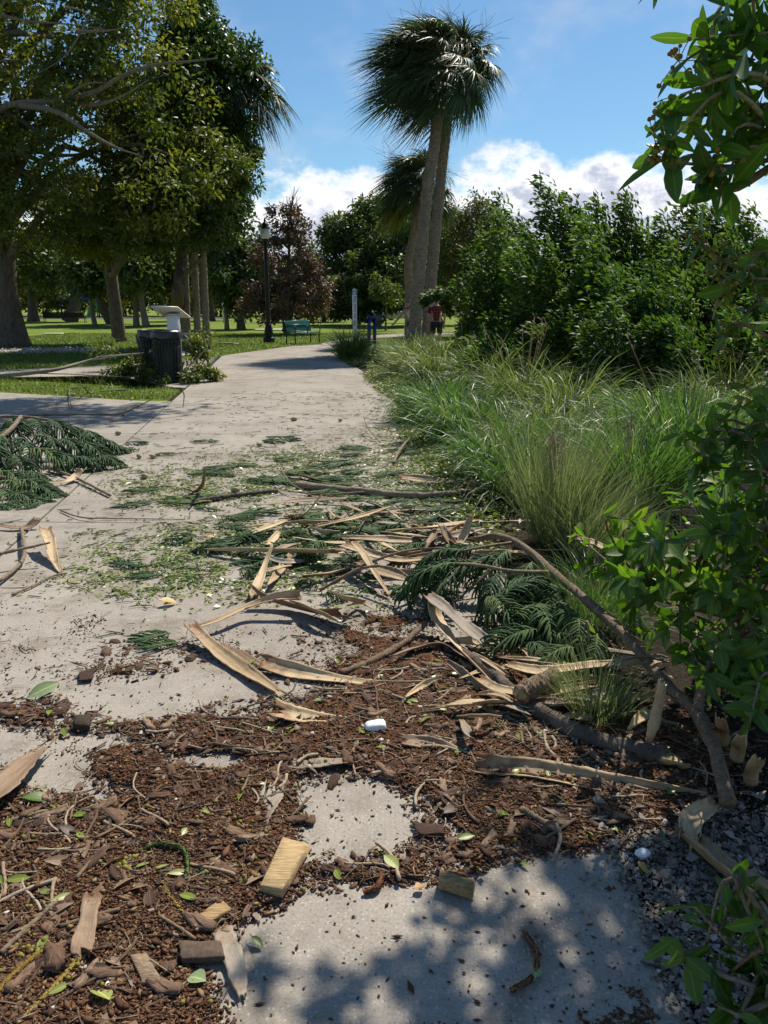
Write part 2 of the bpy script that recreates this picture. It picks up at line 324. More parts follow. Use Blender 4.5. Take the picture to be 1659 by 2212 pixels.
MT['darkwood'] = rnd_mat('dark_wood', [(0, (.03, .022, .016)), (.5, (.075, .05, .035)), (1, (.14, .10, .07))], .9, 90, .6, .5, .003)
MT['twig'] = rnd_mat('twig', [(0, (.05, .033, .022)), (.5, (.17, .115, .07)), (.8, (.30, .22, .14)), (1, (.42, .34, .24))], .85, 90, .5, .4, .002)
MT['chip'] = rnd_mat('bark_chip', [(0, (.05, .028, .02)), (.4, (.115, .065, .042)), (.75, (.19, .12, .08)), (1, (.29, .21, .14))], .9, 60, .75, .8, .004, stretch=(1, 5, 1))
def sheath_mat(name, stops, brown):
    m, nt, b = base_mat(name); al = attr(nt, 'along'); rn = attr(nt, 'rnd')
    cb = nt.nodes.new('ShaderNodeCombineXYZ'); nt.links.new(math_(nt, 'MULTIPLY', al, 2.5), cb.inputs[0]); nt.links.new(math_(nt, 'MULTIPLY', rn, 26), cb.inputs[1])
    n = noise(nt, cb.outputs[0], 1.6, 5, .7); cl = noise(nt, coord(nt), 16, 4, .6)
    c = ramp(nt, n, stops); oi = nt.nodes.new('ShaderNodeObjectInfo'); c = mix(nt, 1., c, ramp(nt, oi.outputs['Random'], [(0, (.62, .58, .54)), (.5, (.95, .92, .88)), (1, (1.12, 1.12, 1.12))]), 'MULTIPLY')
    e = math_(nt, 'ADD', math_(nt, 'MULTIPLY', math_(nt, 'SUBTRACT', .16, al), 6), math_(nt, 'MULTIPLY', math_(nt, 'SUBTRACT', cl, .5), 3.2), True)
    c = mix(nt, math_(nt, 'MULTIPLY', e, .85), c, brown)
    e2 = math_(nt, 'MULTIPLY', math_(nt, 'SUBTRACT', cl, .52), 5, True); c = mix(nt, math_(nt, 'MULTIPLY', e2, .55), c, (.15, .09, .05))
    nt.links.new(c, b.inputs['Base Color']); b.inputs['Roughness'].default_value = .55; b.inputs['Specular IOR Level'].default_value = .35; bump(nt, b, n, .5, .004); return m
MT['sheath'] = sheath_mat('palm_sheath', [(.25, (.28, .175, .085)), (.42, (.46, .325, .175)), (.56, (.60, .46, .28)), (.75, (.70, .59, .42))], (.19, .078, .028))
MT['sheath_dark'] = sheath_mat('brown_sheath', [(.25, (.16, .095, .055)), (.45, (.27, .175, .105)), (.6, (.36, .26, .17)), (.75, (.45, .36, .26))], (.12, .05, .02))
MT['sheath_grey'] = sheath_mat('grey_sheath', [(.25, (.28, .225, .165)), (.5, (.40, .34, .265)), (.75, (.50, .44, .36))], (.22, .12, .06))
MT['wood'] = rnd_mat('cut_wood', [(0, (.33, .22, .10)), (1, (.45, .32, .16))], .8, 22, .8, .6, .003, stretch=(1, 9, 9))
MT['oakleaf'] = leaf_mat('oak_leaf', [(0, (.034, .062, .016)), (.3, (.072, .105, .021)), (.6, (.135, .165, .030)), (.85, (.23, .235, .048)), (.97, (.36, .31, .09)), (1, (.52, .49, .32))], .5, .45)
MT['vineleaf'] = leaf_mat('vine_leaf', [(0, (.030, .066, .020)), (.5, (.062, .115, .028)), (.85, (.12, .175, .036)), (1, (.22, .26, .09))], .42, .35)
MT['farleaf'] = leaf_mat('far_leaf', [(0, (.044, .070, .024)), (.5, (.080, .115, .032)), (.85, (.13, .165, .045)), (1, (.22, .23, .08))], .55, .35)
MT['lightleaf'] = leaf_mat('light_leaf', [(0, (.06, .10, .018)), (.5, (.10, .145, .026)), (1, (.19, .21, .05))], .5, .4)
MT['deadleaf'] = leaf_mat('dead_leaf', [(0, (.05, .034, .024)), (.4, (.11, .076, .052)), (.75, (.18, .122, .080)), (.92, (.32, .18, .10)), (1, (.07, .10, .03))], .6, .22, (1.2, .9, .6))
MT['frond'] = leaf_mat('palm_frond', [(0, (.030, .056, .022)), (.5, (.054, .094, .032)), (.85, (.090, .135, .044)), (1, (.17, .20, .07))], .5, .25, (1.2, 1.3, .6))
MT['yfrond'] = leaf_mat('yellow_frond', [(0, (.16, .15, .02)), (.6, (.30, .27, .03)), (1, (.42, .37, .05))], .45, .35, (1.2, 1.2, .6))
MT['mangrove'] = leaf_mat('mangrove_leaf', [(0, (.034, .078, .015)), (.45, (.066, .128, .023)), (.85, (.115, .19, .034)), (1, (.21, .29, .09))], .6, .42)
MT['olive'] = leaf_mat('olive_leaf', [(0, (.062, .078, .022)), (.5, (.11, .12, .034)), (1, (.19, .19, .06))], .55, .35)
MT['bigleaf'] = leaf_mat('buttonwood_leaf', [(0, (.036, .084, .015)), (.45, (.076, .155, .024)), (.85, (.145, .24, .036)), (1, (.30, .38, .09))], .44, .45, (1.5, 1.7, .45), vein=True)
MT['greenleaf'] = leaf_mat('fallen_green_leaf', [(0, (.09, .15, .02)), (.4, (.16, .23, .03)), (.75, (.26, .31, .055)), (1, (.40, .42, .16))], .4, .2, vein=True)
MT['paleleaf'] = leaf_mat('pale_leaf', [(0, (.24, .32, .16)), (1, (.32, .40, .20))], .5, .2, vein=True)
MT['brownleaf'] = leaf_mat('fallen_brown_leaf', [(0, (.075, .042, .028)), (.4, (.14, .08, .05)), (.75, (.22, .13, .085)), (1, (.34, .24, .16))], .55, .15, (1.2, .9, .6), vein=True)
MT['orangeleaf'] = leaf_mat('fallen_orange_leaf', [(0, (.40, .15, .05)), (.5, (.50, .26, .05)), (1, (.55, .40, .06))], .5, .2, (1.2, .9, .6), vein=True)
MT['needle'] = rnd_mat('needle_cord', [(0, (.022, .062, .022)), (.5, (.044, .105, .030)), (.80, (.085, .15, .034)), (.93, (.18, .20, .05)), (1, (.20, .13, .05))], .6, 420, .8, .9, .003, per_object=.5)
MT['drycord'] = rnd_mat('dry_cord', [(0, (.22, .08, .035)), (.4, (.27, .12, .05)), (.41, (.36, .24, .04)), (1, (.42, .30, .07))], .7, 420, .8, .9, .003)
MT['grass'] = leaf_mat('tall_grass', [(0, (.060, .105, .032)), (.35, (.125, .185, .056)), (.7, (.20, .255, .088)), (.9, (.34, .37, .16)), (1, (.56, .50, .30))], .45, .42, (1.2, 1.3, .6))
MT['greengrass'] = leaf_mat('green_grass', [(0, (.044, .105, .028)), (.5, (.092, .19, .044)), (.9, (.17, .27, .08)), (1, (.42, .40, .2))], .42, .42, (1.2, 1.3, .6))
MT['palegrass'] = leaf_mat('pale_grass', [(0, (.10, .145, .066)), (.5, (.20, .25, .12)), (.9, (.34, .37, .20)), (1, (.52, .48, .32))], .45, .42, (1.2, 1.25, .7))
MT['turf'] = leaf_mat('turf_blade', [(0, (.065, .11, .015)), (.5, (.115, .175, .025)), (.9, (.18, .225, .042)), (1, (.32, .29, .11))], .5, .4)
MT['cover'] = leaf_mat('cover_leaf', [(0, (.075, .11, .018)), (.5, (.13, .17, .026)), (1, (.24, .25, .05))], .45, .35)
MT['straw'] = rnd_mat('straw_stalk', [(0, (.30, .20, .09)), (1, (.44, .33, .17))], .7, 40, .4, 0)
MT['plume'] = rnd_mat('grass_plume', [(0, (.20, .13, .11)), (1, (.34, .26, .20))], .9, 40, .4, 0)
MT['black'] = flat_mat('black_paint', (.008, .008, .010), .45, spec=.3)
MT['benchgreen'] = flat_mat('green_coating', (.012, .135, .088), .35)
MT['benchdark'] = flat_mat('dark_green_coating', (.018, .045, .045), .35)
MT['bin'] = flat_mat('bin_coating', (.016, .027, .022), .55, spec=.25)
MT['liner'] = flat_mat('bin_liner', (.018, .02, .026), .4)
MT['white'] = flat_mat('white_paint', (.72, .71, .69), .5)
MT['signback'] = flat_mat('sign_cream', (.62, .59, .52), .5)
MT['blue'] = flat_mat('blue_paint', (.010, .022, .17), .5, spec=.25)
MT['bluecap'] = flat_mat('blue_band', (.10, .25, .42), .4)
MT['navyink'] = flat_mat('navy_lettering', (.02, .035, .08), .5)
MT['skin'] = flat_mat('skin', (.45, .24, .16), .5, namt=.1)
MT['hair'] = flat_mat('brown_hair', (.09, .045, .022), .5)
MT['whitecloth'] = flat_mat('white_cloth', (.62, .55, .53), .9)
MT['darkcloth'] = flat_mat('dark_cloth', (.018, .018, .022), .9)
MT['foam'] = rnd_mat('white_foam', [(0, (.82, .83, .85)), (1, (.9, .9, .9))], .8, 220, .3, .6, .003)
MT['fruit'] = rnd_mat('fallen_fruit', [(0, (.20, .13, .06)), (.5, (.33, .27, .11)), (1, (.42, .36, .22))], .6, 60, .5, .2, .002)
MT['berry'] = rnd_mat('berry', [(0, (.26, .23, .03)), (.5, (.20, .16, .035)), (1, (.13, .06, .025))], .6, 500, .6, .6, .002)
MT['stone'] = rnd_mat('stone', [(0, (.10, .09, .08)), (1, (.25, .23, .20))], .9, 50, .6, .6, .006)
MT['whitestone'] = rnd_mat('white_chip', [(0, (.55, .52, .48)), (1, (.8, .79, .76))], .7, 90, .5, .4, .003)
MT['roof'] = flat_mat('grey_roof', (.22, .25, .29), .7); MT['wall'] = flat_mat('house_wall', (.48, .46, .42), .8)
MT['glass'] = flat_mat('dark_glass', (.02, .03, .04), .1); MT['tyre'] = flat_mat('tyre', (.015, .015, .015), .9); MT['chrome'] = flat_mat('grey_metal', (.45, .46, .48), .3, .8)
MT['slide'] = flat_mat('green_plastic', (.05, .30, .03), .4); MT['canopyblue'] = flat_mat('blue_plastic', (.02, .06, .38), .4)
def plaid_mat():
    m, nt, b = base_mat('red_plaid'); v = coord(nt); sp = nt.nodes.new('ShaderNodeSeparateXYZ'); nt.links.new(v, sp.inputs[0])
    sx = math_(nt, 'GREATER_THAN', math_(nt, 'SINE', math_(nt, 'MULTIPLY', sp.outputs[0], 62)), 0.); sz = math_(nt, 'GREATER_THAN', math_(nt, 'SINE', math_(nt, 'MULTIPLY', sp.outputs[2], 62)), 0.)
    c = mix(nt, math_(nt, 'MULTIPLY', math_(nt, 'ADD', sx, sz), .5), (.26, .026, .024), (.010, .008, .010)); nt.links.new(c, b.inputs['Base Color']); b.inputs['Roughness'].default_value = .9; return m
MT['plaid'] = plaid_mat()
def globe_mat():
    m, nt, b = base_mat('frosted_globe'); b.inputs['Base Color'].default_value = (.80, .81, .80, 1); b.inputs['Roughness'].default_value = .35; b.inputs['Transmission Weight'].default_value = .25; return m
MT['globe'] = globe_mat()
#@@BODY
# ------------------------------------------------------------------ the setting: lawn, paths, beds
def inpoly(P, poly):
    x, y = P[:, 0], P[:, 1]; poly = np.asarray(poly)[:, :2]; c = np.zeros(len(P), bool); n = len(poly)
    for i in range(n):
        x1, y1 = poly[i]; x2, y2 = poly[(i+1) % n]
        k = ((y1 > y) != (y2 > y)) & (x < (x2-x1)*(y-y1)/((y2-y1) if y2 != y1 else 1e-9)+x1); c ^= k
    return c
def interp_edge(pts, Y): p = np.array(sorted(pts, key=lambda q: q[1])); return np.interp(Y, p[:, 1], p[:, 0])
a, b = G(240, 985), G(480, 768); slope = (b[0]-a[0])/(b[1]-a[1])
L_EDGE = [(a[0]+(Y-a[1])*slope, Y) for Y in (0.2, a[1], b[1])]+[tuple(G(*q)[:2]) for q in ((560, 757), (622, 748.5), (690, 744))]
R_EDGE = [(G(1500, 2260)[0]+.02, .2)]+[tuple(G(*q)[:2]) for q in ((1500, 2260), (1340, 1840), (1210, 1500), (1100, 1250), (1000, 1085), (905, 960), (850, 862), (800, 812), (762, 787), (734, 768), (722, 757), (716, 748), (720, 744))]
YEND = G(690, 744)[1]
def sheet_poly(mb, pts, z, r=.5): prism(mb, [(p[0], p[1]) for p in pts], z-.12, z, r)
def slab_strip(mb, y0, y1):
    n = max(2, int((y1-y0)/.25)+1); Y = np.linspace(y0, y1, n); l = interp_edge(L_EDGE, Y)+.006; rr = interp_edge(R_EDGE, Y)
    k = 6; u = np.linspace(0, 1, k); X = l[:, None]*(1-u)+rr[:, None]*u; Yy = Y[:, None]-.03*(X-l[:, None])
    V = np.stack([X, Yy, np.zeros_like(X)], -1).reshape(-1, 3); i = np.arange(n-1)[:, None]; j = np.arange(k-1)[None]
    mb.add(V, np.stack([i*k+j, i*k+j+1, (i+1)*k+j+1, (i+1)*k+j], -1).reshape(-1, 4), None, rng.random())
    ring = [q*k for q in range(n)]+[(n-1)*k+q for q in range(1, k)]+[q*k+k-1 for q in range(n-2, -1, -1)]+[q for q in range(k-2, 0, -1)]
    W = V[ring]; m = len(W); D = W.copy(); D[:, 2] = -.1
    mb.add(np.vstack([W, D]), [[q, (q+1) % m, (q+1) % m+m, q+m] for q in range(m)], None, .5)
mb = MB(); js = [.2, 5.45, 9.42, 13.3, 17.2, 21.1, 25.2, YEND-.01]
for y0, y1 in zip(js[:-1], js[1:]): slab_strip(mb, y0+.006, y1-.006)
tag(mb.build('path', MT['concrete'], smooth=False), 'pale concrete footpath running through the park, strewn with storm debris', 'path', kind='structure')
# far continuation of the path, bending right behind the grasses
far = [G(700, 744), G(722, 744.5), G(760, 737), G(830, 729), G(900, 724), G(1000, 721), G(1000, 717), G(880, 718), G(790, 725), G(735, 733), G(692, 742)]
# side plaza and pads left of the path
lx = lambda Y: float(interp_edge(L_EDGE, np.array([Y]))[0])
PLAZA = [(lx(.3)-.012, .3), (lx(G(395, 867)[1])-.012, G(395, 867)[1]), tuple(G(150, 853)[:2]), tuple(G(0, 845)[:2]), (-14, G(0, 845)[1]+.25), (-14, .3)]
PAD = [tuple(G(*q)[:2]) for q in ((0, 815), (250, 811), (372, 836), (400, 838))]+[(lx(G(410, 832)[1])-.02, G(410, 832)[1]), (lx(G(478, 770)[1])-.02, G(478, 770)[1])]+[tuple(G(*q)[:2]) for q in ((452, 772), (330, 782), (235, 790), (0, 799))]+[(-16, G(0, 800)[1]+.3), (-16, G(0, 815)[1]+.2)]
def fan_poly(mb, pts, z, depth=.1):
    p = np.array([(q[0], q[1]) for q in pts]); ar = np.sum(p[:, 0]*np.roll(p[:, 1], -1)-np.roll(p[:, 0], -1)*p[:, 1]); p = p[::-1] if ar < 0 else p; me = bpy.data.meshes.new('tmp'); import bmesh
    bm = bmesh.new(); vs = [bm.verts.new((x, y, z)) for x, y in p]; f = bm.faces.new(vs); r = bmesh.ops.triangulate(bm, faces=[f]); 
    bm.verts.index_update(); V = [v.co[:] for v in bm.verts]; T = [[v.index for v in f.verts] for f in bm.faces]; bm.free(); bpy.data.meshes.remove(me)
    n = len(V); D = [(x, y, z-depth) for x, y, _ in V]
    mb.add(np.array(V+D), [[i, (i+1) % n, (i+1) % n+n, i+n] for i in range(n)], T, .5)
mb = MB(); yt = lambda x: np.interp(x, [-14, PLAZA[3][0], PLAZA[2][0], PLAZA[1][0]], [PLAZA[4][1], PLAZA[3][1], PLAZA[2][1], PLAZA[1][1]])
for y0, y1 in ((.3, 5.448), (5.46, 9.42), (9.432, 99.)):
    u = np.linspace(0, 1, 40); v = np.linspace(0, 1, 24); xr = lambda Y: interp_edge(L_EDGE, Y)-.012
    Y0 = np.full(40, y0); X0 = -14+(xr(Y0)+14)*u; Y1 = np.minimum(y1, yt(X0)); Yg_ = Y0[None]+(Y1-Y0)[None]*v[:, None]; Xg_ = -14+(xr(Yg_)+14)*u[None]; V = np.stack([Xg_, Yg_, 0*Xg_], -1).reshape(-1, 3); i = np.arange(23)[:, None]; j = np.arange(39)[None]
    mb.add(V, np.stack([i*40+j, i*40+j+1, (i+1)*40+j+1, (i+1)*40+j], -1).reshape(-1, 4), None, .5); ring = list(range(40))+[q*40+39 for q in range(1, 24)]+[23*40+q for q in range(38, -1, -1)]+[q*40 for q in range(22, 0, -1)]; W = V[ring]; m = len(W); D = W.copy(); D[:, 2] = -.1; mb.add(np.vstack([W, D]), [[q, (q+1) % m, (q+1) % m+m, q+m] for q in range(m)])
tag(mb.build('side_path', MT['concrete'], smooth=False), 'concrete side path joining the footpath on its left', 'path', kind='structure')
mb = MB(); fan_poly(mb, PAD, .0); tag(mb.build('bin_pad', MT['concrete'], smooth=False), 'narrow concrete walk passing under the litter bins', 'path', kind='structure')
mb = MB(); fan_poly(mb, far, -.002, .05); tag(mb.build('far_path', MT['concrete'], smooth=False), 'far stretch of the footpath bending away behind the grasses', 'path', kind='structure')
PATHPOLY = [(x, y) for x, y in L_EDGE]+[(x, y) for x, y in reversed(R_EDGE)]
mb = MB(); fan_poly(mb, [(x-.1, y) for x, y in L_EDGE]+[(x+.02, y) for x, y in reversed(R_EDGE)], -.022, .02); tag(mb.build('joint_soil', MT['soil'], smooth=False), 'dark soil showing in the joints of the path', 'soil', kind='structure')
# the lawn, one sheet out to the horizon
def grid(mb, xs, ys, zf):
    X, Yy = np.meshgrid(xs, ys); V = np.stack([X, Yy, zf(X, Yy)], -1).reshape(-1, 3); k = len(xs); n = len(ys); i = np.arange(n-1)[:, None]; j = np.arange(k-1)[None]
    mb.add(V, np.stack([i*k+j, i*k+j+1, (i+1)*k+j+1, (i+1)*k+j], -1).reshape(-1, 4), None, .5)
gx = np.r_[np.linspace(-700, -60, 12), np.linspace(-50, 50, 60), np.linspace(60, 700, 12)]; gy = np.r_[np.linspace(-60, 0, 6), np.linspace(1, 80, 80), np.linspace(95, 900, 14)]
mb = MB(); grid(mb, gx, gy, lambda x, y: -.035+.03*np.clip((y-34)/40, 0, 1)*(fbm(x/9., y/9., 3)-.3))
tag(mb.build('lawn', MT['lawn']), 'mown green lawn spreading out behind the path', 'lawn', kind='structure')
# planting bed right of the path: dark soil, rising slightly
BED = [(x+.015, y) for x, y in R_EDGE]+[tuple(G(900, 728)[:2]), (9, 27), (14, 24), (16, 14), (9, 2), (3.5, .2)]
ys = np.arange(.2, 24, .12); mb = MB(); k = 40; u = np.linspace(0, 1, k)**1.5
l = interp_edge(R_EDGE, ys)-.02; X = l[:, None]+u[None]*(14+0*ys[:, None]); Yy = np.repeat(ys[:, None], k, 1)
Z = -.03+.022*np.clip(u*30, 0, 1)[None]+.05*(fbm(X*3, Yy*3, 5)-.4)*np.clip(u*12, 0, 1)[None]+.10*np.clip(u*3-.1, 0, 1)[None]
V = np.stack([X, Yy, Z], -1).reshape(-1, 3); i = np.arange(len(ys)-1)[:, None]; j = np.arange(k-1)[None]
mb.add(V, np.stack([i*k+j, i*k+j+1, (i+1)*k+j+1, (i+1)*k+j], -1).reshape(-1, 4), None, .5)
tag(mb.build('planting_bed', MT['soil']), 'dark soil bed under the grasses and bushes', 'soil', kind='structure')
# turf blades close by
def blades(mb, p, L, W, lean=.5, n=3, bend=1.1, wind=(0, 0)):
    B = len(p); ph = rng.random(B)*2*math.pi; th = R(90)-np.abs(rng.normal(size=B))*lean; o = np.stack([np.cos(ph), np.sin(ph), 0*ph], 1); P = [p.copy()]
    for i in range(n-1):
        t = th-bend*((i+.5)/(n-1))**1.3*rng.uniform(.5, 1.3, B); P.append(P[-1]+(L/(n-1))[:, None]*(np.cos(t)[:, None]*o+np.sin(t)[:, None]*np.array([0, 0, 1.])))
    P = np.stack(P, 1); a2 = rng.random(B)*math.pi*2; side = np.stack([np.cos(a2), np.sin(a2), 0*a2], 1)[:, None]
    ribbons(mb, P, W[:, None]*np.array([1, .8, .15])[None] if n == 3 else W[:, None]*np.linspace(1, .1, n)[None], side, rng.random(B))
mb = MB(); N = 190000; q = np.c_[rng.uniform(-17, 1., N), 13.2+rng.random(N)**1.5*30]
ok = ~(inpoly(q, PATHPOLY) | inpoly(q, PLAZA) | inpoly(q, PAD) | inpoly(q, far)); ok &= np.abs(q[:, 0]) < q[:, 1]*.52; ok &= q[:, 0] < interp_edge(L_EDGE, q[:, 1])+np.where(q[:, 1] > YEND, 6, 0)
ok &= rng.random(N) < .35+1.1*fbm(q[:, 0]*.8, q[:, 1]*.8, 9); q = q[ok]; n = len(q)
blades(mb, np.c_[q, np.full(n, -.035)], rng.uniform(.05, .115, n)*(1+.5*(fbm(q[:, 0], q[:, 1], 4)-.5)), rng.uniform(.008, .016, n)*np.clip(q[:, 1]/18, .8, 1.5), .7)
tag(mb.build('turf', MT['turf'], smooth=False), 'short green turf blades beside the path and around the bins', 'grass', kind='stuff')
# white shell bed around the big tree
mb = MB(); N = 5200; c0 = G(95, 757); q = np.c_[rng.normal(size=N)*1.15, rng.normal(size=N)*.75]; q = q[(q[:, 0]/2.9)**2+(q[:, 1]/1.7)**2 < 1]+np.array([c0[0], c0[1]]); n = len(q)
s = rng.uniform(.02, .07, n)
leaves(mb, np.c_[q, rng.uniform(-.03, .03, n)], np.c_[rng.normal(size=(n, 2)), .3*rng.normal(size=n)], np.c_[.4*rng.normal(size=(n, 2)), np.ones(n)], s*1.6, s, rng.random(n)*np.where(rng.random(n) < .3, .4, 1))
tag(mb.build('shell_bed', MT['whitestone'], smooth=False), 'white shell mulch spread round the foot of the big tree', 'shell mulch', kind='stuff')

# ------------------------------------------------------------------ trees
def blob(x, y, rx, ry, d, rd=None): return A(x, y, d), np.array([rx*PX(d), (rd if rd else rx*PX(d)), ry*PX(d)])
def clump_centres(blobs, K, inner=.35):
    out = []; vol = np.array([np.prod(b[1]) for b in blobs])**.67; vol /= vol.sum()
    for (c, r), f in zip(blobs, vol):
        k = max(2, int(round(K*f))); u = rand_unit(k); rad = inner+(1-inner)*rng.random(k)**.5; out.append(c+u*r*rad[:, None])
    return np.concatenate(out)
def crown(mb, C, cr, n, L, W, wind=(0, 0, 0), down=.2, hi=False, flat=.7):
    K = len(C); cr = cr*rng.uniform(.6, 1.35, K); N = K*n; ci = np.repeat(np.arange(K), n); u = rand_unit(N); u[:, 2] *= flat
    rad = rng.random(N)**.5; p = C[ci]+u*(cr[ci]*rad)[:, None]
    d = nrm(u*.8+.7*rng.normal(size=(N, 3))+np.array(wind)+np.array([0, 0, -down])); nn = nrm(u*.4+np.array([0, 0, .7])+.6*rng.normal(size=(N, 3)))
    tone = np.clip(rng.random(K)[ci]*.55+rng.random(N)*.5-.02, 0, 1)
    leaves(mb, p, d, nn, L*rng.uniform(.6, 1.3, N), W*rng.uniform(.7, 1.2, N), tone, hi)
def limbs(mb, trunk, C, nb, r0, r=.5, k=5, sag=.15):
    C = C[rng.permutation(len(C))[:nb]]; T = np.asarray(trunk)
    for c in C:
        w = np.linalg.norm(T-c, axis=1)+np.where(T[:, 2] > c[2]-.15*np.linalg.norm(T-c, axis=1), 3, 0); i = int(np.argmin(w[len(T)//3:]))+len(T)//3; a = T[i]; ln = np.linalg.norm(c-a)
        m1 = a+(c-a)*.35+np.array([0, 0, ln*.16])+rng.normal(size=3)*ln*.07; m2 = a+(c-a)*.72+np.array([0, 0, ln*.08])+rng.normal(size=3)*ln*.07
        P = smooth_line([a, m1, m2, c], 9); rad = np.linspace(min(r0, .035*ln+.02), .012, 9); tubes(mb, P, rad, k, r+.3*rng.random())
def trunk_tube(mb, pts, r0, r1, n=40, k=14, flare=1.5, jit=.06, r=.5, fl=.14):
    P = smooth_line(pts, n); t = np.linspace(0, 1, n); rad = (r0+(r1-r0)*t)*(1+(flare-1)*np.exp(-t/fl)); 
    m = MB(); tubes(m, P, rad, k, r); v = m.v[0]; nn = fbm(np.arange(len(v)) % k*1.3, np.arange(len(v))//k*.35, int(r0*1000), 3)
    ax = np.repeat(P, k, 0); m.v[0] = ax+(v-ax)*(1+jit*4*(nn-.5))[:, None]; mb.add(m.v[0], m.q[0], m.t[0] if m.t else None, np.clip(.2+.6*nn, 0, 1), m.a[0]); return P
def tree(name, label, cat, base, pts, r0, blobs, K, cr, n, L, W, leafm, barkm='bark', nb=24, group=None, wind=(-.25, 0, 0), r1=None, flare=1.4, limb_r=.16, down=.2, extra=None, fl=.14, moreC=None):
    root = thing(name, label, cat, base, group); C = clump_centres(blobs, K)
    Cl = C
    if moreC is not None: C = np.vstack([C, moreC])
    mb = MB(); P = trunk_tube(mb, [base]+list(pts), r0, r1 or r0*.45, 36, 14, flare, fl=fl); limbs(mb, P, Cl, nb, min(limb_r, r0*.7))
    if moreC is not None: q = smooth_line([P[-6], [-8.5, 23.5, 12.2], [-4.5, 19.3, 11.0], moreC.mean(0)], 30); tubes(mb, q, np.linspace(.16, .04, 30), 8, .5); limbs(mb, q[-12:], moreC, 30, .04)
    if extra: extra(mb)
    mb.build('trunk', MT[barkm], root)
    mb = MB(); crown(mb, C, cr, n, L, W, wind, down); mb.build('crown', MT[leafm], root); return root
# the big tree on the left with its pale sweeping limbs
base = G(22, 748); d = base[1]
def bigl(mb):
    for pts, r in (([(12, 520, d), (-40, 330, d-3), (0, 236, d-6), (110, 218, d-7), (200, 200, d-8), (262, 165, d-8.5), (330, 140, d-9), (410, 132, d-9), (470, 125, d-9)], .18),
                   ([(110, 220, d-7), (200, 226, d-7.5), (262, 208, d-8), (320, 172, d-8)], .12), ([(40, 226, d-6.5), (120, 240, d-8), (190, 285, d-9), (250, 318, d-9.5), (310, 338, d-10)], .13),
                   ([(14, 560, d), (45, 516, d-.6), (80, 512, d-1), (120, 505, d-1.5), (160, 484, d-2)], .22), ([(0, 32, d-8), (60, 45, d-8), (150, 52, d-9), (240, 66, d-9)], .07),
                   ([(140, 15, d-9), (175, 22, d-9), (215, 45, d-9)], .05), ([(165, 68, d-9), (230, 66, d-9), (262, 60, d-9)], .06), ([(150, 200, d-8), (190, 180, d-8.6), (230, 178, d-9)], .06), ([(190, 40, d-8), (140, 120, d-8), (60, 170, d-8)], .05)):
        P = smooth_line([A(*q) for q in pts], 30); tubes(mb, P, r*.72*(1-.9*np.linspace(0, 1, 30)**.7), 9, .75+.25*rng.random())
blobs = [blob(60, 40, 330, 260, d-3, 5), blob(280, 300, 190, 190, d-4, 4), blob(60, 330, 260, 170, d-4, 4), blob(-250, 200, 300, 330, d-1, 6), blob(250, 60, 140, 150, d-5, 3), blob(160, -180, 260, 160, d-2, 5), blob(330, 420, 150, 85, d-4, 2.5), blob(90, 440, 170, 75, d-3, 2.5)]
tree('oak_tree', 'big spreading tree with a thick grey trunk standing in white shell mulch', 'tree', base,
     [A(14, 640, d), A(10, 540, d), A(0, 380, d), A(-30, 150, d), A(-20, -60, d)], .40, blobs, 470, .66, 125, .20, .09, 'oakleaf', 'bark', 60, wind=(-.2, 0, 0), flare=1.9, extra=bigl, r1=.2, fl=.10, moreC=np.array([-2.6, 17.6, 9.1])+rand_unit(46)*rng.random((46, 1))**.4*np.array([2.8, 1.9, .7]))
# vine-covered tree behind the bins, right part of the left canopy
base = G(384, 722); d = 30
blobs = [blob(440, 190, 105, 145, d, 2.2), blob(370, 330, 130, 150, d-1, 2.5), blob(480, 350, 70, 105, d, 2), blob(430, 80, 60, 50, d, 1.2), blob(430, 10, 14, 60, d, .4), blob(400, 470, 130, 70, d-1, 2.4), blob(505, 120, 42, 62, d, 1.2)]
tree('broadleaf_tree', 'dense dark tree smothered in vines, with a single shoot standing on top', 'tree', base,
     [A(384, 640, d), A(392, 560, d), A(405, 400, d), A(425, 200, d)], .26, blobs, 270, .62, 185, .19, .10, 'vineleaf', 'bark', 30, flare=1.2)
# yellow-green lower canopy in front of it
base = G(258, 737); d = base[1]
blobs = [blob(430, 400, 110, 85, d-6, 2), blob(350, 430, 80, 75, d-6.5, 1.5), blob(290, 480, 70, 60, d-4, 1.5), blob(200, 470, 130, 80, d-1, 2)]
tree('leaning_tree', 'leaning tree with a bare grey trunk, between the big tree and the bins', 'tree', base,
     [A(248, 660, d), A(240, 590, d), A(236, 520, d), A(238, 450, d)], .27, blobs, 170, .6, 180, .17, .075, 'oakleaf', 'bark', 26, flare=1.08, r1=.19)
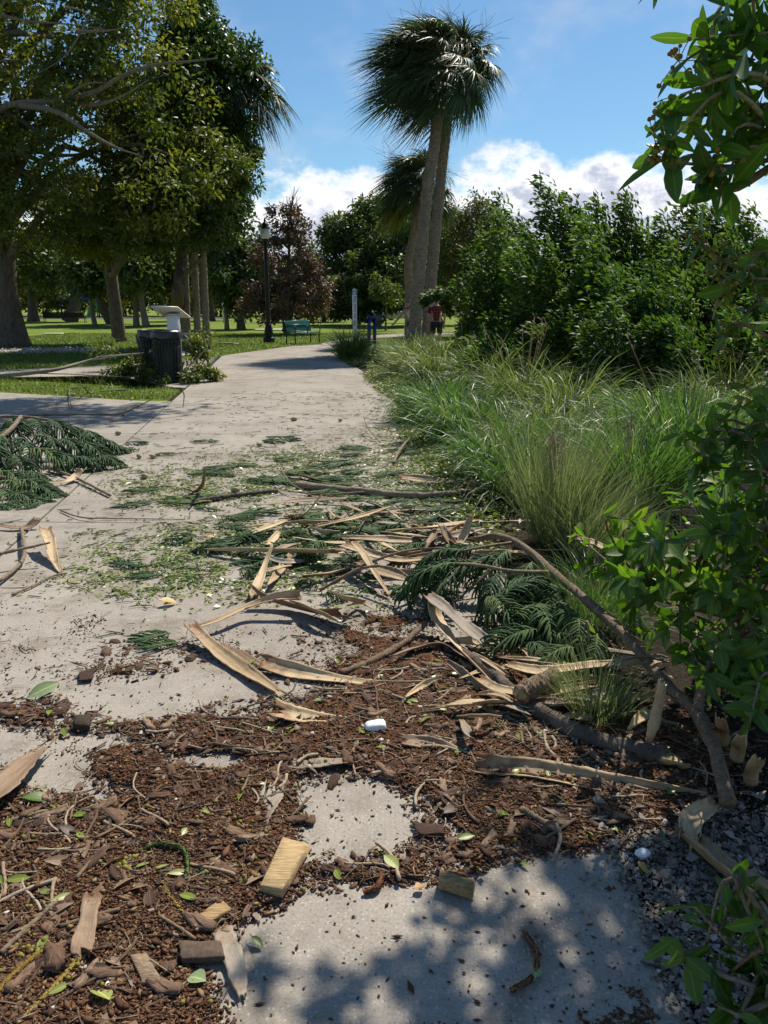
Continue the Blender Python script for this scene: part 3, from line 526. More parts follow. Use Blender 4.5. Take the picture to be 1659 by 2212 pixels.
# fan palms -----------------------------------------------------------
def fan_fronds(mb, stems, centre, n, rl, wind, lo=-35, hi_=80, fan=.85, az=None, nl=40, pet=.9, up=.0):
    for i in range(n):
        a = rng.random()*2*math.pi if az is None else az[i % len(az)]; e = R(lo+(hi_-lo)*((i+rng.random())/n)**.9)
        o = np.array([math.cos(a)*math.cos(e), math.sin(a)*math.cos(e), math.sin(e)]); w = np.array(wind); pl = pet*rng.uniform(.75, 1.2)
        h = centre+o*pl*.6+np.array([0, 0, -.08])+w*.12; tip = centre+o*pl+np.array([0, 0, -.22*pl])+w*.38*pl; P = smooth_line([centre+np.array([0, 0, -.2+.25*math.sin(e)]), h, tip], 7)
        tubes(stems, P, np.linspace(.028, .014, 7), 4, .6+.4*rng.random())
        ax = nrm(tip-h+w*.5*np.linalg.norm(tip-h)); s = nrm(np.cross(ax, np.array([0, 0, 1.])+.3*rng.normal(size=3))); nn = np.cross(s, ax)
        th = np.linspace(-1, 1, nl)*R(108)+rng.normal(size=nl)*.03; dr = np.cos(th)[:, None]*ax+np.sin(th)[:, None]*s
        L = fan*(.62+.38*np.cos(th*.75))*rng.uniform(.85, 1.1, nl); m = 7; t = np.linspace(0, 1, m)
        P = tip+dr[:, None]*(L[:, None]*t[None])[:, :, None]+nn*(.10*np.sin(t*3.1)*np.abs(np.sin(th))[:, None])[:, :, None]
        P = P+(w*.75+np.array([0, 0, -.42])+.07*rng.normal(size=(nl, 1, 3)))*((L[:, None]*t**2.1)[:, :, None])
        wd = .046*np.array([.5, 1, 1, .85, .6, .3, .05])[None]*np.ones((nl, 1)); sd = nrm(np.cross(dr, nn)+.35*rng.normal(size=(nl, 3)))[:, None]
        ribbons(mb, P, wd, sd, np.clip(rng.random()*.5+.45*rng.random(nl), 0, 1))
def fan_palm(name, label, base, pts, r0, r1, cen, n, wind, pet=1., fan=.95, boots=True, dead=0, group=None, lo=-40):
    root = thing(name, label, 'palm tree', base, group); mb = MB(); P = trunk_tube(mb, [base]+list(pts)+[cen], r0, r1, 110, 14, 1.12, .05, fl=.05)
    v = mb.v[0]; k = 14; ring = np.arange(len(v))//k; ax = np.repeat(P, k, 0); mb.v[0] = ax+(v-ax)*(1+.05*np.sin(ring*2.3)+.03*rng.normal(size=len(v)))[:, None]; mb.build('trunk', MT['palmbark'], root)
    cr = MB(); st = MB(); fan_fronds(cr, st, cen, n, .9, wind, lo=lo, fan=fan, pet=pet)
    cr.build('crown', MT['frond'], root); st.build('frond_stems', MT['palegrass'], root)
    if boots:
        bt = MB(); m = 46; ph = rng.random(m)*6.28; hz = -rng.random(m)*1.0; o = np.stack([np.cos(ph), np.sin(ph), .55+0*ph], 1); p0 = cen+np.c_[np.cos(ph)*r1*.8, np.sin(ph)*r1*.8, hz+.1]
        Pt = p0[:, None]+o[:, None]*(np.linspace(0, 1, 4)[None, :, None]*rng.uniform(.2, .42, m)[:, None, None]); ribbons(bt, Pt, np.array([[.13, .10, .07, .05]])*np.ones((m, 1)), nrm(np.stack([-np.sin(ph), np.cos(ph), 0*ph], 1))[:, None], rng.random(m))
        for q in range(26):   # old flower stalks, thin and twiggy
            a = rng.random()*6.28; u = np.array([math.cos(a), math.sin(a), rng.uniform(.2, 1.2)]); e = cen+nrm(u)*rng.uniform(.8, 1.7)+np.array(wind)*.5; Pq = smooth_line([cen, cen+(e-cen)*.5+np.array([0, 0, .15]), e], 8); tubes(bt, Pq, np.linspace(.012, .004, 8), 3, rng.random())
            for z in range(9): tubes(bt, smooth_line([Pq[rng.integers(3, 8)], e+rng.normal(size=3)*.28], 3), .004, 3, rng.random())
        bt.build('leaf_bases', MT['twig'], root)
    if dead:
        yl = MB(); ys_ = MB(); fan_fronds(yl, ys_, cen+np.array([0, 0, -.25]), dead, .9, (-.5, 0, -.5), lo=-45, hi_=-5, fan=.7, az=[math.pi*.95, math.pi*1.1, math.pi*.85], pet=.8); yl.build('yellow_frond', MT['yfrond'], root, ); ys_.build('yellow_stem', MT['yfrond'], root)
    return root
WIND = (-.62, -.1, -.02)
b = G(893, 757); d = b[1]
fan_palm('fan_palm', 'tall fan palm, front one of the pair right of the path, fronds blown left', b, [A(905, 600, d), A(922, 420, d), A(948, 240, d)], .215, .155, A(948, 150, d), 76, (-.55, -.1, .06), pet=1.1, fan=1.1, lo=-50)
b = G(921, 752); d = b[1]+.4
fan_palm('fan_palm', 'tall fan palm just behind and right of the front palm, crown against blue sky', b, [A(932, 600, d), A(948, 430, d), A(966, 260, d)], .20, .16, A(985, 140, d), 60, (-.22, -.1, -.08), pet=1.0, fan=1.05, lo=-55)
b = G(884, 748); d = b[1]+1.5
fan_palm('fan_palm', 'shorter fan palm behind the tall pair with a hanging yellow frond', b, [A(884, 640, d), A(884, 560, d)], .17, .15, A(915, 395, d), 48, (-.36, -.1, -.14), pet=.9, fan=.95, dead=4)
# three slim palms behind the bins
for (x0, x1, xt, yb, lab) in ((405, 400, 398, 742, 'leftmost of the three bare palm trunks rising behind the litter bins'), (428, 421, 418, 743, 'middle of the three bare palm trunks rising behind the litter bins'), (447, 440, 436, 746, 'rightmost and reddest of the three bare palm trunks rising behind the litter bins')):
    b = G(x0, yb); d = b[1]; top = A(xt+(95 if x0 == 447 else 35), 195 if x0 == 447 else 260, d+ (0 if x0 == 447 else 1))
    fan_palm('slim_palm', lab, b, [A(x1, 600, d), A(xt, 480, d), A((xt+top[0]*0+xt)/2, 380, d)], .135, .115, top, 30 if x0 == 447 else 10, (.05, -.1, -.3), pet=.95, fan=.95, boots=False)
# dead brown tree behind the lamp
base = G(620, 709); d = 42.
blobs = [blob(620, 640, 95, 60, d, 2.2), blob(615, 560, 75, 65, d, 1.8), blob(618, 500, 50, 50, d, 1.2), blob(560, 650, 45, 55, d, 1.2), blob(675, 610, 42, 62, d, 1.2), blob(590, 460, 14, 20, d, .4), blob(634, 470, 20, 24, d, .4)]
base = np.array([A(618, 709, d)[0], d, 0.])
def bare_top(mb):
    b0 = A(625, 470, d)
    for i in range(34):
        e = A(625+rng.normal()*16, 400+rng.random()*55, d+rng.normal()*.4); m_ = b0+(e-b0)*.5+rng.normal(size=3)*.12; tubes(mb, smooth_line([b0-np.array([0, 0, rng.random()]), m_, e], 7), np.linspace(.03, .007, 7), 3, .9)
    for i in range(7):
        e = A(rng.uniform(560, 690), rng.uniform(560, 660), d+rng.normal()); tubes(mb, smooth_line([base+np.array([rng.normal()*.2, 0, .1]), base+(e-base)*.4+np.array([0, 0, .7]), e], 9), np.linspace(.10, .02, 9), 6, .6)
tree('dead_tree', 'brown withered tree with bare twigs on top, behind the lamp post', 'tree', base, [A(622, 650, d), A(624, 560, d), A(626, 450, d)], .14, blobs, 150, .42, 75, .20, .11, 'deadleaf', 'bark', 50, flare=1.2, extra=bare_top, r1=.04)
# trees beyond the lawn
def far_tree(name, label, x, yb, d, trunk_r, blobs, K, leafm='farleaf', cr=1.0, n=120, L=.34, W=.17, bark='bark', nb=12, cat='tree', lean=0, group=None):
    base = np.array([A(x, yb, d)[0], d, -.03]); top = blobs[0][0]
    tree(name, label, cat, base, [base+(top-base)*.3+np.array([lean, 0, 0]), base+(top-base)*.6+np.array([lean, 0, 0]), top], trunk_r, blobs, K, cr, n, L, W, leafm, bark, nb, group, flare=1.25, limb_r=.2)
B = blob
far_tree('broadleaf_tree', 'tall dark tree with an open grey crown beyond the lawn, right of the dead tree', 770, 690, 62, .3, [B(775, 540, 70, 75, 62), B(745, 510, 48, 42, 62), B(800, 475, 42, 38, 63), B(830, 455, 40, 40, 63), B(740, 610, 60, 60, 61)], 170, cr=.85)
far_tree('broadleaf_tree', 'broad green tree behind the white marker post, lower than its neighbours', 815, 690, 55, .25, [B(830, 600, 75, 65, 55), B(760, 640, 60, 40, 55), B(860, 560, 55, 60, 56)], 130, cr=.75)
far_tree('broadleaf_tree', 'wide tree filling the gap behind the fan palms', 950, 690, 58, .3, [B(890, 520, 80, 90, 58), B(860, 470, 50, 45, 59), B(960, 560, 80, 110, 60), B(880, 620, 70, 50, 57)], 170, cr=.9)
far_tree('olive_tree', 'rounded olive-green tree right of the fan palms, above the bushes', 1010, 700, 40, .22, [B(1015, 520, 85, 85, 40), B(1080, 560, 70, 90, 40), B(985, 590, 55, 60, 39)], 200, 'olive', cr=.55, n=130, L=.16, W=.08)
far_tree('young_tree', 'small bright young tree on the lawn behind the blue sign', 833, 700, 48, .06, [B(835, 630, 26, 26, 48), B(820, 615, 18, 22, 48), B(848, 640, 18, 16, 48)], 26, 'lightleaf', cr=.35, n=60, L=.2, W=.08, nb=10)
far_tree('broadleaf_tree', 'dark green tree between the left canopy and the dead tree', 520, 690, 50, .25, [B(515, 600, 52, 70, 50), B(490, 540, 42, 55, 50), B(545, 610, 30, 50, 51)], 120, cr=.7)
far_tree('broadleaf_tree', 'low bushy tree behind the dead tree, left of the marker post', 700, 690, 70, .2, [B(690, 640, 70, 45, 70), B(650, 600, 60, 70, 70)], 80, cr=.9)
# the stand of trees across the lawn on the left, one by one
stand = [(70, 676, 72, .45, 'forked grey tree across the lawn, first right of the big trunk', 0, 'oakleaf'), (148, 673, 70, .55, 'thick forked tree behind the dark far bench', .6, 'oakleaf'),
         (203, 684, 58, .16, 'thin straight pale trunk standing forward on the lawn', -.2, 'farleaf'), (240, 682, 62, .35, 'dark crooked tree just left of the leaning trunk', -.8, 'farleaf'),
         (293, 684, 58, .20, 'slim upright tree right of the leaning trunk, left one of a pair', 0, 'farleaf'), (314, 685, 56, .23, 'slim upright tree right of the leaning trunk, right one of a pair', -.2, 'farleaf'),
         (385, 680, 60, .42, 'dark sturdy tree seen through the bins and sign', .4, 'oakleaf'), (456, 678, 75, .3, 'tree at the far right end of the stand across the lawn', 0, 'farleaf'), (489, 692, 50, .13, 'lone slim sapling on the lawn left of the lamp post', 0, 'vineleaf')]
for x, yb, d, tr, lab, ln, lm in stand:
    k = 1.0 if d > 52 else .55
    far_tree('park_tree', lab, x, yb, d, tr, [B(x-6, 545, 52*k+10, 55*k, d), B(x+30*k, 575, 45*k+5, 42*k, d+2), B(x-35*k, 590, 45*k, 36*k, d-2)], int(62*k)+8, lm, cr=.95*k+.1, n=110, L=.36*k+.04, W=.17*k+.02, lean=ln, nb=14, group='stand of trees across the lawn', bark='palebark' if tr < .25 else 'bark')
# far wood closing the view
mb = MB(); wb = []
for x in range(-900, 560, 60): wb.append(B(x+rng.normal()*15, 600+rng.normal()*14, 60, 66, 105, 5))
for x in range(560, 2500, 70): wb.append(B(x+rng.normal()*15, 630+rng.normal()*12, 60, 40, 110, 5))
C = clump_centres(wb, 900); crown(mb, C, 1.9, 70, .7, .36); tag(mb.build('far_wood', MT['farleaf']), 'far belt of trees closing the view behind the park', 'wood', kind='stuff')
mb = MB(); wb = [B(x+rng.normal()*15, 625+rng.normal()*8, 60, 36, 92, 3) for x in range(-300, 560, 40)]+[B(x, 648, 50, 16, 96, 3) for x in range(-300, 560, 36)]
C = clump_centres(wb, 460); crown(mb, C, 1.1, 90, .42, .22); tag(mb.build('understorey', MT['oakleaf']), 'shaded shrubs under the far trees on the left', 'shrubs', kind='stuff')
# ------------------------------------------------------------------ tall grasses in the bed
def grass_clump(label, x, yb, h, n, mat='grass', spread=.35, wind=(-.25, 0), bend=1.3, w=.007, group=None, stalks=0, plume=0, base=None, up=.30, cat='grass clump', name='grass_clump'):
    base = G(x, yb, -.02) if base is None else base; d = base[1]; root = thing(name, label, cat, base, group)
    ph = rng.random(n)*2*math.pi; rr = spread*.45*rng.random(n)**.6; p0 = base+np.c_[np.cos(ph)*rr, np.sin(ph)*rr, 0*ph]; m = 8
    L = h*rng.uniform(.75, 1.55, n); th = R(88)-np.abs(rng.normal(size=n))*up; ph2 = ph+rng.normal(size=n)*.7; o = np.stack([np.cos(ph2), np.sin(ph2), 0*ph], 1)
    o = nrm(o+np.array([wind[0], wind[1], 0])*1.4); bd = bend*rng.uniform(.35, 1.4, n); P = [p0]
    for i in range(m-1):
        t = th-bd*((i+.5)/(m-1))**1.6; P.append(P[-1]+(L/(m-1))[:, None]*(np.cos(t)[:, None]*o+np.sin(t)[:, None]*np.array([0, 0, 1.])))
    P = np.stack(P, 1); P[:, :, 2] = np.maximum(P[:, :, 2], .01+.03*rng.random((n, 1))); a = rng.random(n)*6.28; sd = np.stack([np.cos(a), np.sin(a), .2*rng.normal(size=n)], 1)[:, None]
    ww = w*np.clip(d/6, .7, 2.0)*rng.uniform(.6, 1.3, n)
    mb = MB(); ribbons(mb, P, ww[:, None]*np.array([.8, 1, 1, .95, .85, .65, .4, .08])[None], nrm(sd), np.clip(rng.random(n)*.9+.1*rng.random(), 0, 1)); mb.build('blades', MT[mat], root)
    if stalks:
        st = MB()
        for i in range(stalks):
            a = rng.random()*6.28; e = base+np.array([math.cos(a)*.35-.25*rng.random(), math.sin(a)*.2, max(.85, h)*rng.uniform(1.1, 1.7)]); q = smooth_line([base+np.array([rng.normal()*.06, 0, 0]), base+(e-base)*.55+np.array([0, 0, .05]), e], 12); tubes(st, q, np.linspace(.009, .005, 12), 4, rng.random())
            for z in range(5): tubes(st, np.array([q[-1-z//2], q[-1-z//2]+np.array([rng.normal()*.04-.04, rng.normal()*.02, .05])]), .003, 3, rng.random())
        st.build('seed_stalks', MT['straw'], root)
    if plume:
        pl = MB()
        for i in range(plume):
            e = base+np.array([rng.normal()*.12+.02, rng.normal()*.06, h*rng.uniform(1.0, 1.25)]); q = smooth_line([base, base+(e-base)*.6, e], 12); tubes(pl, q, .003, 3, .3); k = 130; t = rng.uniform(.62, 1, k); c = q[np.clip((t*11).astype(int), 0, 11)]
            Pp = np.stack([c, c+rng.normal(size=(k, 3))*np.array([.04, .04, .045])+np.array([.02, 0, .03])], 1); tubes(pl, Pp, .0014, 3, rng.random(k), cap=False)
        pl.build('plumes', MT['plume'], root)
    return root
grass_clump('small rounded grass clump beside the far bend of the path, left end of the bed', 757, 777, .80, 1100, 'grass', .6, (.15, 0), 1.35, up=.5)
grass_clump('upright spiky grass tuft between the far rounded clump and the palms', 852, 800, .62, 320, 'palegrass', .4, (0, 0), .8, up=.22)
grass_clump('loose yellowish grass around the foot of the fan palms', 905, 760, .5, 800, 'palegrass', 1.0, (-.1, 0), .9, up=.4)
grass_clump('yellow-green grass tuft just left of the palm trunks', 872, 768, .36, 400, 'palegrass', .8, (-.1, 0), .9, up=.4)
grass_clump('dry grass at the feet of the man in plaid', 960, 772, .35, 500, 'palegrass', .9, (-.1, 0), .9, up=.4)
front = [(890, 822, 1.0, 1300, 'grass', 'feathery grass mound on the path edge, farthest of the big mounds'), (950, 842, 1.05, 1500, 'grass', 'broad wind-combed grass mound behind the dark green one'),
         (935, 912, .80, 1300, 'greengrass', 'dark green grass mound spilling over the path edge'), (1000, 960, .85, 1500, 'greengrass', 'bright green grass mound with drooping blades above the broken branch'),
         (1050, 868, 1.1, 1500, 'grass', 'large pale green grass mound in the middle of the bed'), (1130, 905, 1.05, 1300, 'grass', 'grass mound with tall tan seed stalks')]
for x, yb, h, n, m_, lab in front: grass_clump(lab, x, yb, h*.80, int(n*.8), m_, .6, (.10, -.12), 2.1, .0080, stalks=9 if 'stalks' in lab else 0, up=.55)
grass_clump('pale upright wiry tuft behind the curved fallen branch', 1195, 1175, .60, 900, 'palegrass', .36, (.05, 0), .45, .0042, up=.26, plume=2)
grass_clump('leaning pale tuft right of the upright one, blades fanned to the right', 1270, 1200, .50, 750, 'palegrass', .4, (.5, 0), .8, .0042, up=.45)
grass_clump('coarse green grass with broad blades behind the leafy bush', 1370, 1110, .66, 650, 'greengrass', .5, (.2, 0), 1.2, .012, up=.4, plume=1)
grass_clump('coarse grass clump at the right with a single bent stalk', 1470, 1040, .75, 700, 'greengrass', .6, (-.1, 0), 1.1, .011, up=.4, stalks=2)
grass_clump('sprawling dark tuft under the fallen branch', 1290, 1345, .34, 900, 'greengrass', .4, (.1, -.25), 1.2, .004, up=.6)
grass_clump('small dry tuft behind the broken log', 1285, 1560, .24, 500, 'palegrass', .22, (-.1, -.1), .8, .003, up=.45)
for x, yb in ((1230, 935), (1330, 925), (1440, 935), (1550, 940), (1640, 930), (1190, 985), (1300, 1000), (1120, 1010), (1400, 1000), (1560, 1010), (1250, 880), (1370, 870), (1500, 872), (1600, 880), (1010, 835), (960, 800), (1080, 820), (1070, 1040), (1130, 1080), (1240, 1060), (1700, 980), (1800, 940), (900, 790)):
    grass_clump('arching cordgrass mound massed in the bed right of the path', x, yb, rng.uniform(.48, .82), 620, 'grass' if rng.random() < .65 else 'greengrass', .5, (rng.uniform(-.25, .4), -.12), 2.1, .0095, up=.50, group='massed grass mounds in the bed', stalks=int(rng.random() < .25)*2)
# low leafy ground cover along the bed edge and the lawn edge
mb = MB(); N = 30000; Y = 4.5+rng.random(N)**.8*22; off = np.abs(rng.normal(size=N))*(.12+.05*np.clip(Y-7, 0, 14)); X = interp_edge(R_EDGE, Y)-.10+off*.9+.05*rng.normal(size=N); ok = fbm(X*1.6, Y*1.2, 31) > .40; X, Y, off = X[ok], Y[ok], off[ok]; n = len(X)
leaves(mb, np.c_[X, Y, .0+rng.random(n)*np.clip(off, .02, 1)*.30], np.c_[rng.normal(size=(n, 2)), .5*rng.random(n)], np.c_[.5*rng.normal(size=(n, 2)), np.ones(n)], rng.uniform(.03, .07, n), rng.uniform(.018, .035, n))
tag(mb.build('ground_cover', MT['cover']), 'low yellow-green leafy ground cover creeping over the right path edge', 'ground cover', kind='stuff')

# ------------------------------------------------------------------ wind-blown bushes at the right
def shoot_leaves(mb, P, n, L, W, rad, wind, t0=.3):
    t = t0+(1-t0)*rng.random(n)**.8; i = np.clip((t*(len(P)-1)), 0, len(P)-1.001); k = i.astype(int); f = (i-k)[:, None]; c = P[k]*(1-f)+P[k+1]*f; T = nrm(P[k+1]-P[k])
    u = rand_unit(n); r = (rad*(1.05-t)**.5+.05); p = c+u*(r*rng.random(n)**.6)[:, None]; d = nrm(T*.35+u*.6+np.array(wind)*1.5+.4*rng.normal(size=(n, 3))); nn = nrm(np.array([0, 0, .8])+u*.4+.5*rng.normal(size=(n, 3)))
    leaves(mb, p, d, nn, L*rng.uniform(.65, 1.25, n), W*rng.uniform(.75, 1.2, n), np.clip(.6*rng.random()+.5*rng.random(n)-.05, 0, 1))
def bush(label, x, d, tips, fill, nl=330, L=.125, W=.052, mat='mangrove', wind=(-.55, 0, .05), rad=.5, x_range=None, ytop=None, name='mangrove_bush', ybot=800, arms=()):
    base = np.array([A(x, 800, d)[0], d, -.02]); root = thing(name, label, 'bush', base); lf = MB(); wd = MB(); T = [(A(tx, ty, d+dd), 1.) for tx, ty, dd in tips]
    for i in range(fill):
        tx = rng.uniform(*x_range); yt = np.interp(tx, *zip(*sorted((q[0], q[1]) for q in tips))); ty = yt+30+(ybot-40-yt-30)*rng.random()**.8; T.append((A(tx, ty, d+rng.normal()*.9), rng.uniform(.8, 1.3)))
    for tip, s in T:
        if tip[2] < .25: continue
        b = np.array([base[0]+(tip[0]-base[0])*.55+rng.normal()*.25, tip[1]+rng.normal()*.35, 0]); m_ = b+(tip-b)*.6+np.array([.28+.1*rng.normal(), 0, .05]); P = smooth_line([b, m_, tip], 14); tubes(wd, P, np.linspace(.022, .005, 14), 4, rng.random())
        shoot_leaves(lf, P, int(nl*s), L, W, rad*rng.uniform(.8, 1.2), wind, .25)
    for ax_, ay_, dd in arms:
        tip = A(ax_, ay_, d+dd); b = base; P = smooth_line([b, b+(tip-b)*.5+np.array([.45, 0, .35]), tip+np.array([.25, 0, .12]), tip], 16); tubes(wd, P, np.linspace(.02, .005, 16), 4, .5); shoot_leaves(lf, P, 110, L, W, .20, wind, .80)
    lf.build('foliage', MT[mat], root); wd.build('stems', MT['bark'], root); return root
bush('leafy bush beside the palms, hiding the head of the man in plaid', 1040, 17.5, [(1005, 632, 0), (1025, 615, .3), (1050, 600, 0), (1080, 580, .4)], 40, 300, .12, .055, x_range=(1000, 1100), rad=.36, ybot=790, arms=[(916, 652, 0), (932, 645, .2), (948, 640, 0), (962, 652, .2), (975, 640, 0), (985, 665, .1), (970, 670, .2)])
bush('windblown bush with a bent double top left of the tallest shoot', 1090, 17, [(1075, 425, 0), (1100, 455, .3), (1060, 470, -.3), (1040, 500, 0), (1130, 480, .3), (1150, 520, 0), (1010, 545, .2)], 52, x_range=(990, 1190))
bush('windblown bush with the tallest shoot, its tip hooked to the left', 1205, 15, [(1165, 382, 0), (1190, 410, .1), (1205, 440, 0), (1228, 420, .4), (1243, 440, .3), (1180, 470, -.2), (1140, 490, 0), (1262, 480, 0), (1215, 470, .2)], 60, x_range=(1100, 1300), rad=.42)
bush('windblown bush with twin tufted tips, centre of the right-hand row', 1330, 14.5, [(1288, 430, 0), (1305, 455, .1), (1340, 425, .2), (1355, 420, .3), (1345, 455, 0), (1290, 500, .1), (1375, 500, 0), (1320, 500, 0)], 60, x_range=(1240, 1420), rad=.42)
bush('windblown bush with a broad bushy top, right of the twin-tufted one', 1480, 14, [(1430, 470, 0), (1465, 450, .2), (1495, 434, 0), (1520, 440, .2), (1552, 432, .3), (1415, 510, 0), (1400, 540, .2), (1545, 470, 0), (1500, 470, .3)], 64, x_range=(1370, 1580), rad=.46)
bush('windblown bush with a single crooked arm at the right edge', 1640, 14, [(1565, 490, 0), (1600, 465, .2), (1615, 455, .2), (1590, 500, 0), (1650, 530, .3), (1700, 520, 0), (1760, 540, 0)], 54, x_range=(1560, 1760), rad=.42)
bush('dense low bush in front of the windblown row, deep green and shaded below', 1400, 12, [(1250, 690, 0), (1320, 610, 0), (1400, 570, .3), (1460, 600, 0), (1520, 640, .2), (1640, 640, 0), (1750, 640, 0)], 80, 330, .115, .046, x_range=(1240, 1740), rad=.45)
bush('dense low bush behind the grasses, left half of the right-hand thicket', 1120, 14, [(1010, 740, 0), (1060, 690, 0), (1120, 650, .3), (1200, 640, 0), (1260, 660, .2)], 54, 330, .11, .048, x_range=(1000, 1270), rad=.42, ybot=810)
# ------------------------------------------------------------------ large-leaved bush close to the camera
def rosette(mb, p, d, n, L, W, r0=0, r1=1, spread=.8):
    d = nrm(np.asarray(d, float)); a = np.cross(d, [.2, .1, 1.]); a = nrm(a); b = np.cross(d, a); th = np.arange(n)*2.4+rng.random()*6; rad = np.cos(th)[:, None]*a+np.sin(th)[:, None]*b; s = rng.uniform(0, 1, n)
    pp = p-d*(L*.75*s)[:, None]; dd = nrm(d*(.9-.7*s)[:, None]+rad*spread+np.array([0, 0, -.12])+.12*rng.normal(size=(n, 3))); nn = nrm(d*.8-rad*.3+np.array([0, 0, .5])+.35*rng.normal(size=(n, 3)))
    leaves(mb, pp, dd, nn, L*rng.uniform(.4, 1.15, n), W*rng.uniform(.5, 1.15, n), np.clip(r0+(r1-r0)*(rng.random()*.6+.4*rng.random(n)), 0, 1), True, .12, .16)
def big_bush(name, label, base, ros, L, W, root_pts=None, berries=(), n=(6, 10), away=(-1, -.1, .1), cat='bush', r0=0, r1=1, joint=None):
    root = thing(name, label, cat, base); lf = MB(); wd = MB(); be = MB()
    for i, (x, y, Y) in enumerate(ros):
        p = A(x, y, Y); p[2] = max(p[2], .03); J = A(*joint[min(range(len(joint)), key=lambda q: (joint[q][0]-x)**2+(joint[q][1]-y)**2)]) if joint else np.asarray(base)+np.array([0, 0, .1])
        m_ = J+(p-J)*.6+rng.normal(size=3)*.05+np.array([0, 0, .05]); P = smooth_line([J, m_, p], 10); tubes(wd, P, np.linspace(.007, .0025, 10), 5, rng.random()); dr = nrm(P[-1]-P[-3])+np.array(away)*.5
        rosette(lf, p, dr, rng.integers(*n), L, W, r0, r1)
        q = P[6]; rosette(lf, q, dr+rng.normal(size=3)*.5, rng.integers(2, 5), L*.9, W*.9, r0, r1)
    for J in (joint or []):
        a = A(*J); tubes(wd, smooth_line([np.asarray(base), np.asarray(base)+(a-np.asarray(base))*.5+np.array([.05, 0, .08]), a], 12), np.linspace(.018, .008, 12), 6, rng.random())
    for (x, y, Y, k, s) in berries:
        c = A(x, y, Y); be = MB()
        for j in range(k):
            e = c+rng.normal(size=3)*s; r = .0055*rng.uniform(.7, 1.2); th = np.linspace(0, math.pi, 6); m_ = MB(); lathe(m_, e, np.c_[np.sin(th)*r, -np.cos(th)*r], 7, .25+.5*rng.random()); be.add(m_.v[0], m_.q[0], None, m_.r[0]); tubes(be, np.array([c, e]), .0012, 3, .2)
        be.build('berry_cluster', MT['berry'], root)
    lf.build('leaves', MT['bigleaf'], root); wd.build('branches', MT['limb'], root)
    return root
# overhanging tree, upper right; its trunk stands off to the right and its crown rises above the frame
over = [(1500, 85, 1.8), (1560, 25, 1.8), (1530, 145, 1.85), (1470, 205, 1.75), (1540, 225, 1.8), (1600, 70, 1.9), (1640, 130, 1.9), (1455, 245, 1.75), (1510, 262, 1.8), (1440, 312, 1.7), (1485, 335, 1.75), (1402, 345, 1.7), (1565, 310, 1.8), (1590, 235, 1.9), (1520, 372, 1.75), (1610, 340, 1.85), (1645, 370, 1.9), (1650, 260, 1.9), (1605, 165, 1.9), (1640, 25, 1.9), (1580, 120, 2.1), (1655, 190, 1.8), (1560, 390, 1.75), (1690, 100, 1.9), (1690, 300, 1.8), (1540, 60, 2.0), (1620, 290, 2.0), (1480, 130, 1.8), (1500, 300, 1.9), (1570, 180, 1.8), (1630, 60, 1.8), (1660, 330, 1.8)]
tbase = np.array([2.9, 2.6, 0.])
big_bush('buttonwood_tree', 'large-leaved tree overhanging from the upper right corner, with small dark berry sprays', tbase, over, .098, .038, berries=[(1465, 130, 1.78, 12, .018), (1505, 180, 1.8, 14, .022), (1415, 300, 1.7, 9, .02), (1440, 340, 1.7, 9, .02), (1545, 350, 1.75, 10, .02), (1430, 215, 1.72, 5, .012)], n=(4, 7), cat='tree', joint=[(1720, 90, 2.0), (1720, 230, 1.95), (1710, 330, 1.9), (1750, 160, 2.0)], away=(-1, -.1, -.45), r1=.9)
root = bpy.data.objects['buttonwood_tree']; mb = MB(); C = []
for i in range(135):
    for _ in range(40):
        g = np.array([rng.uniform(-.15, 1.35), rng.uniform(.9, 2.75), 0]); z = rng.uniform(2.35, 4.2); p = g+SUN/SUN[2]*z
        sx, sy = g[0], g[1]
        # leave the sunlit patches of the photograph open, fill the shaded lower right
        want = 1.0 if (sx > .34 and sy < 1.9) else (.5 if sx > .75 and sy < 2.1 else (.75 if sy < 1.58 and sx > -.12 else .02))
        if rng.random() < want and (p[2]-CAM_H)/p[1] > .43: C.append(p); break
C = np.array(C); mb2 = MB(); P = trunk_tube(mb2, [tbase, tbase+np.array([-.1, .3, 1.2]), tbase+np.array([-.4, .7, 2.4]), tbase+np.array([-.9, 1.0, 3.6])], .11, .05, 24, 10, 1.3); limbs(mb2, P, C, 40, .05)
for i in range(len(C)): 
    d_ = rand_unit(1)[0]; rosette(mb, C[i], d_, 14, .10, .038); rosette(mb, C[i]+rng.normal(size=3)*.12, -d_, 12, .10, .038); rosette(mb, C[i]+rng.normal(size=3)*.2, d_[::-1], 10, .10, .038)
for q in ((1720, 90, 2.0), (1720, 230, 1.95), (1710, 330, 1.9), (1750, 160, 2.0)): tubes(mb2, smooth_line([P[12], A(*q)+np.array([.3, .1, .1]), A(*q)], 10), np.linspace(.03, .009, 10), 6, .5)
mb2.build('trunk', MT['bark'], root); mb.build('crown', MT['bigleaf'], root)
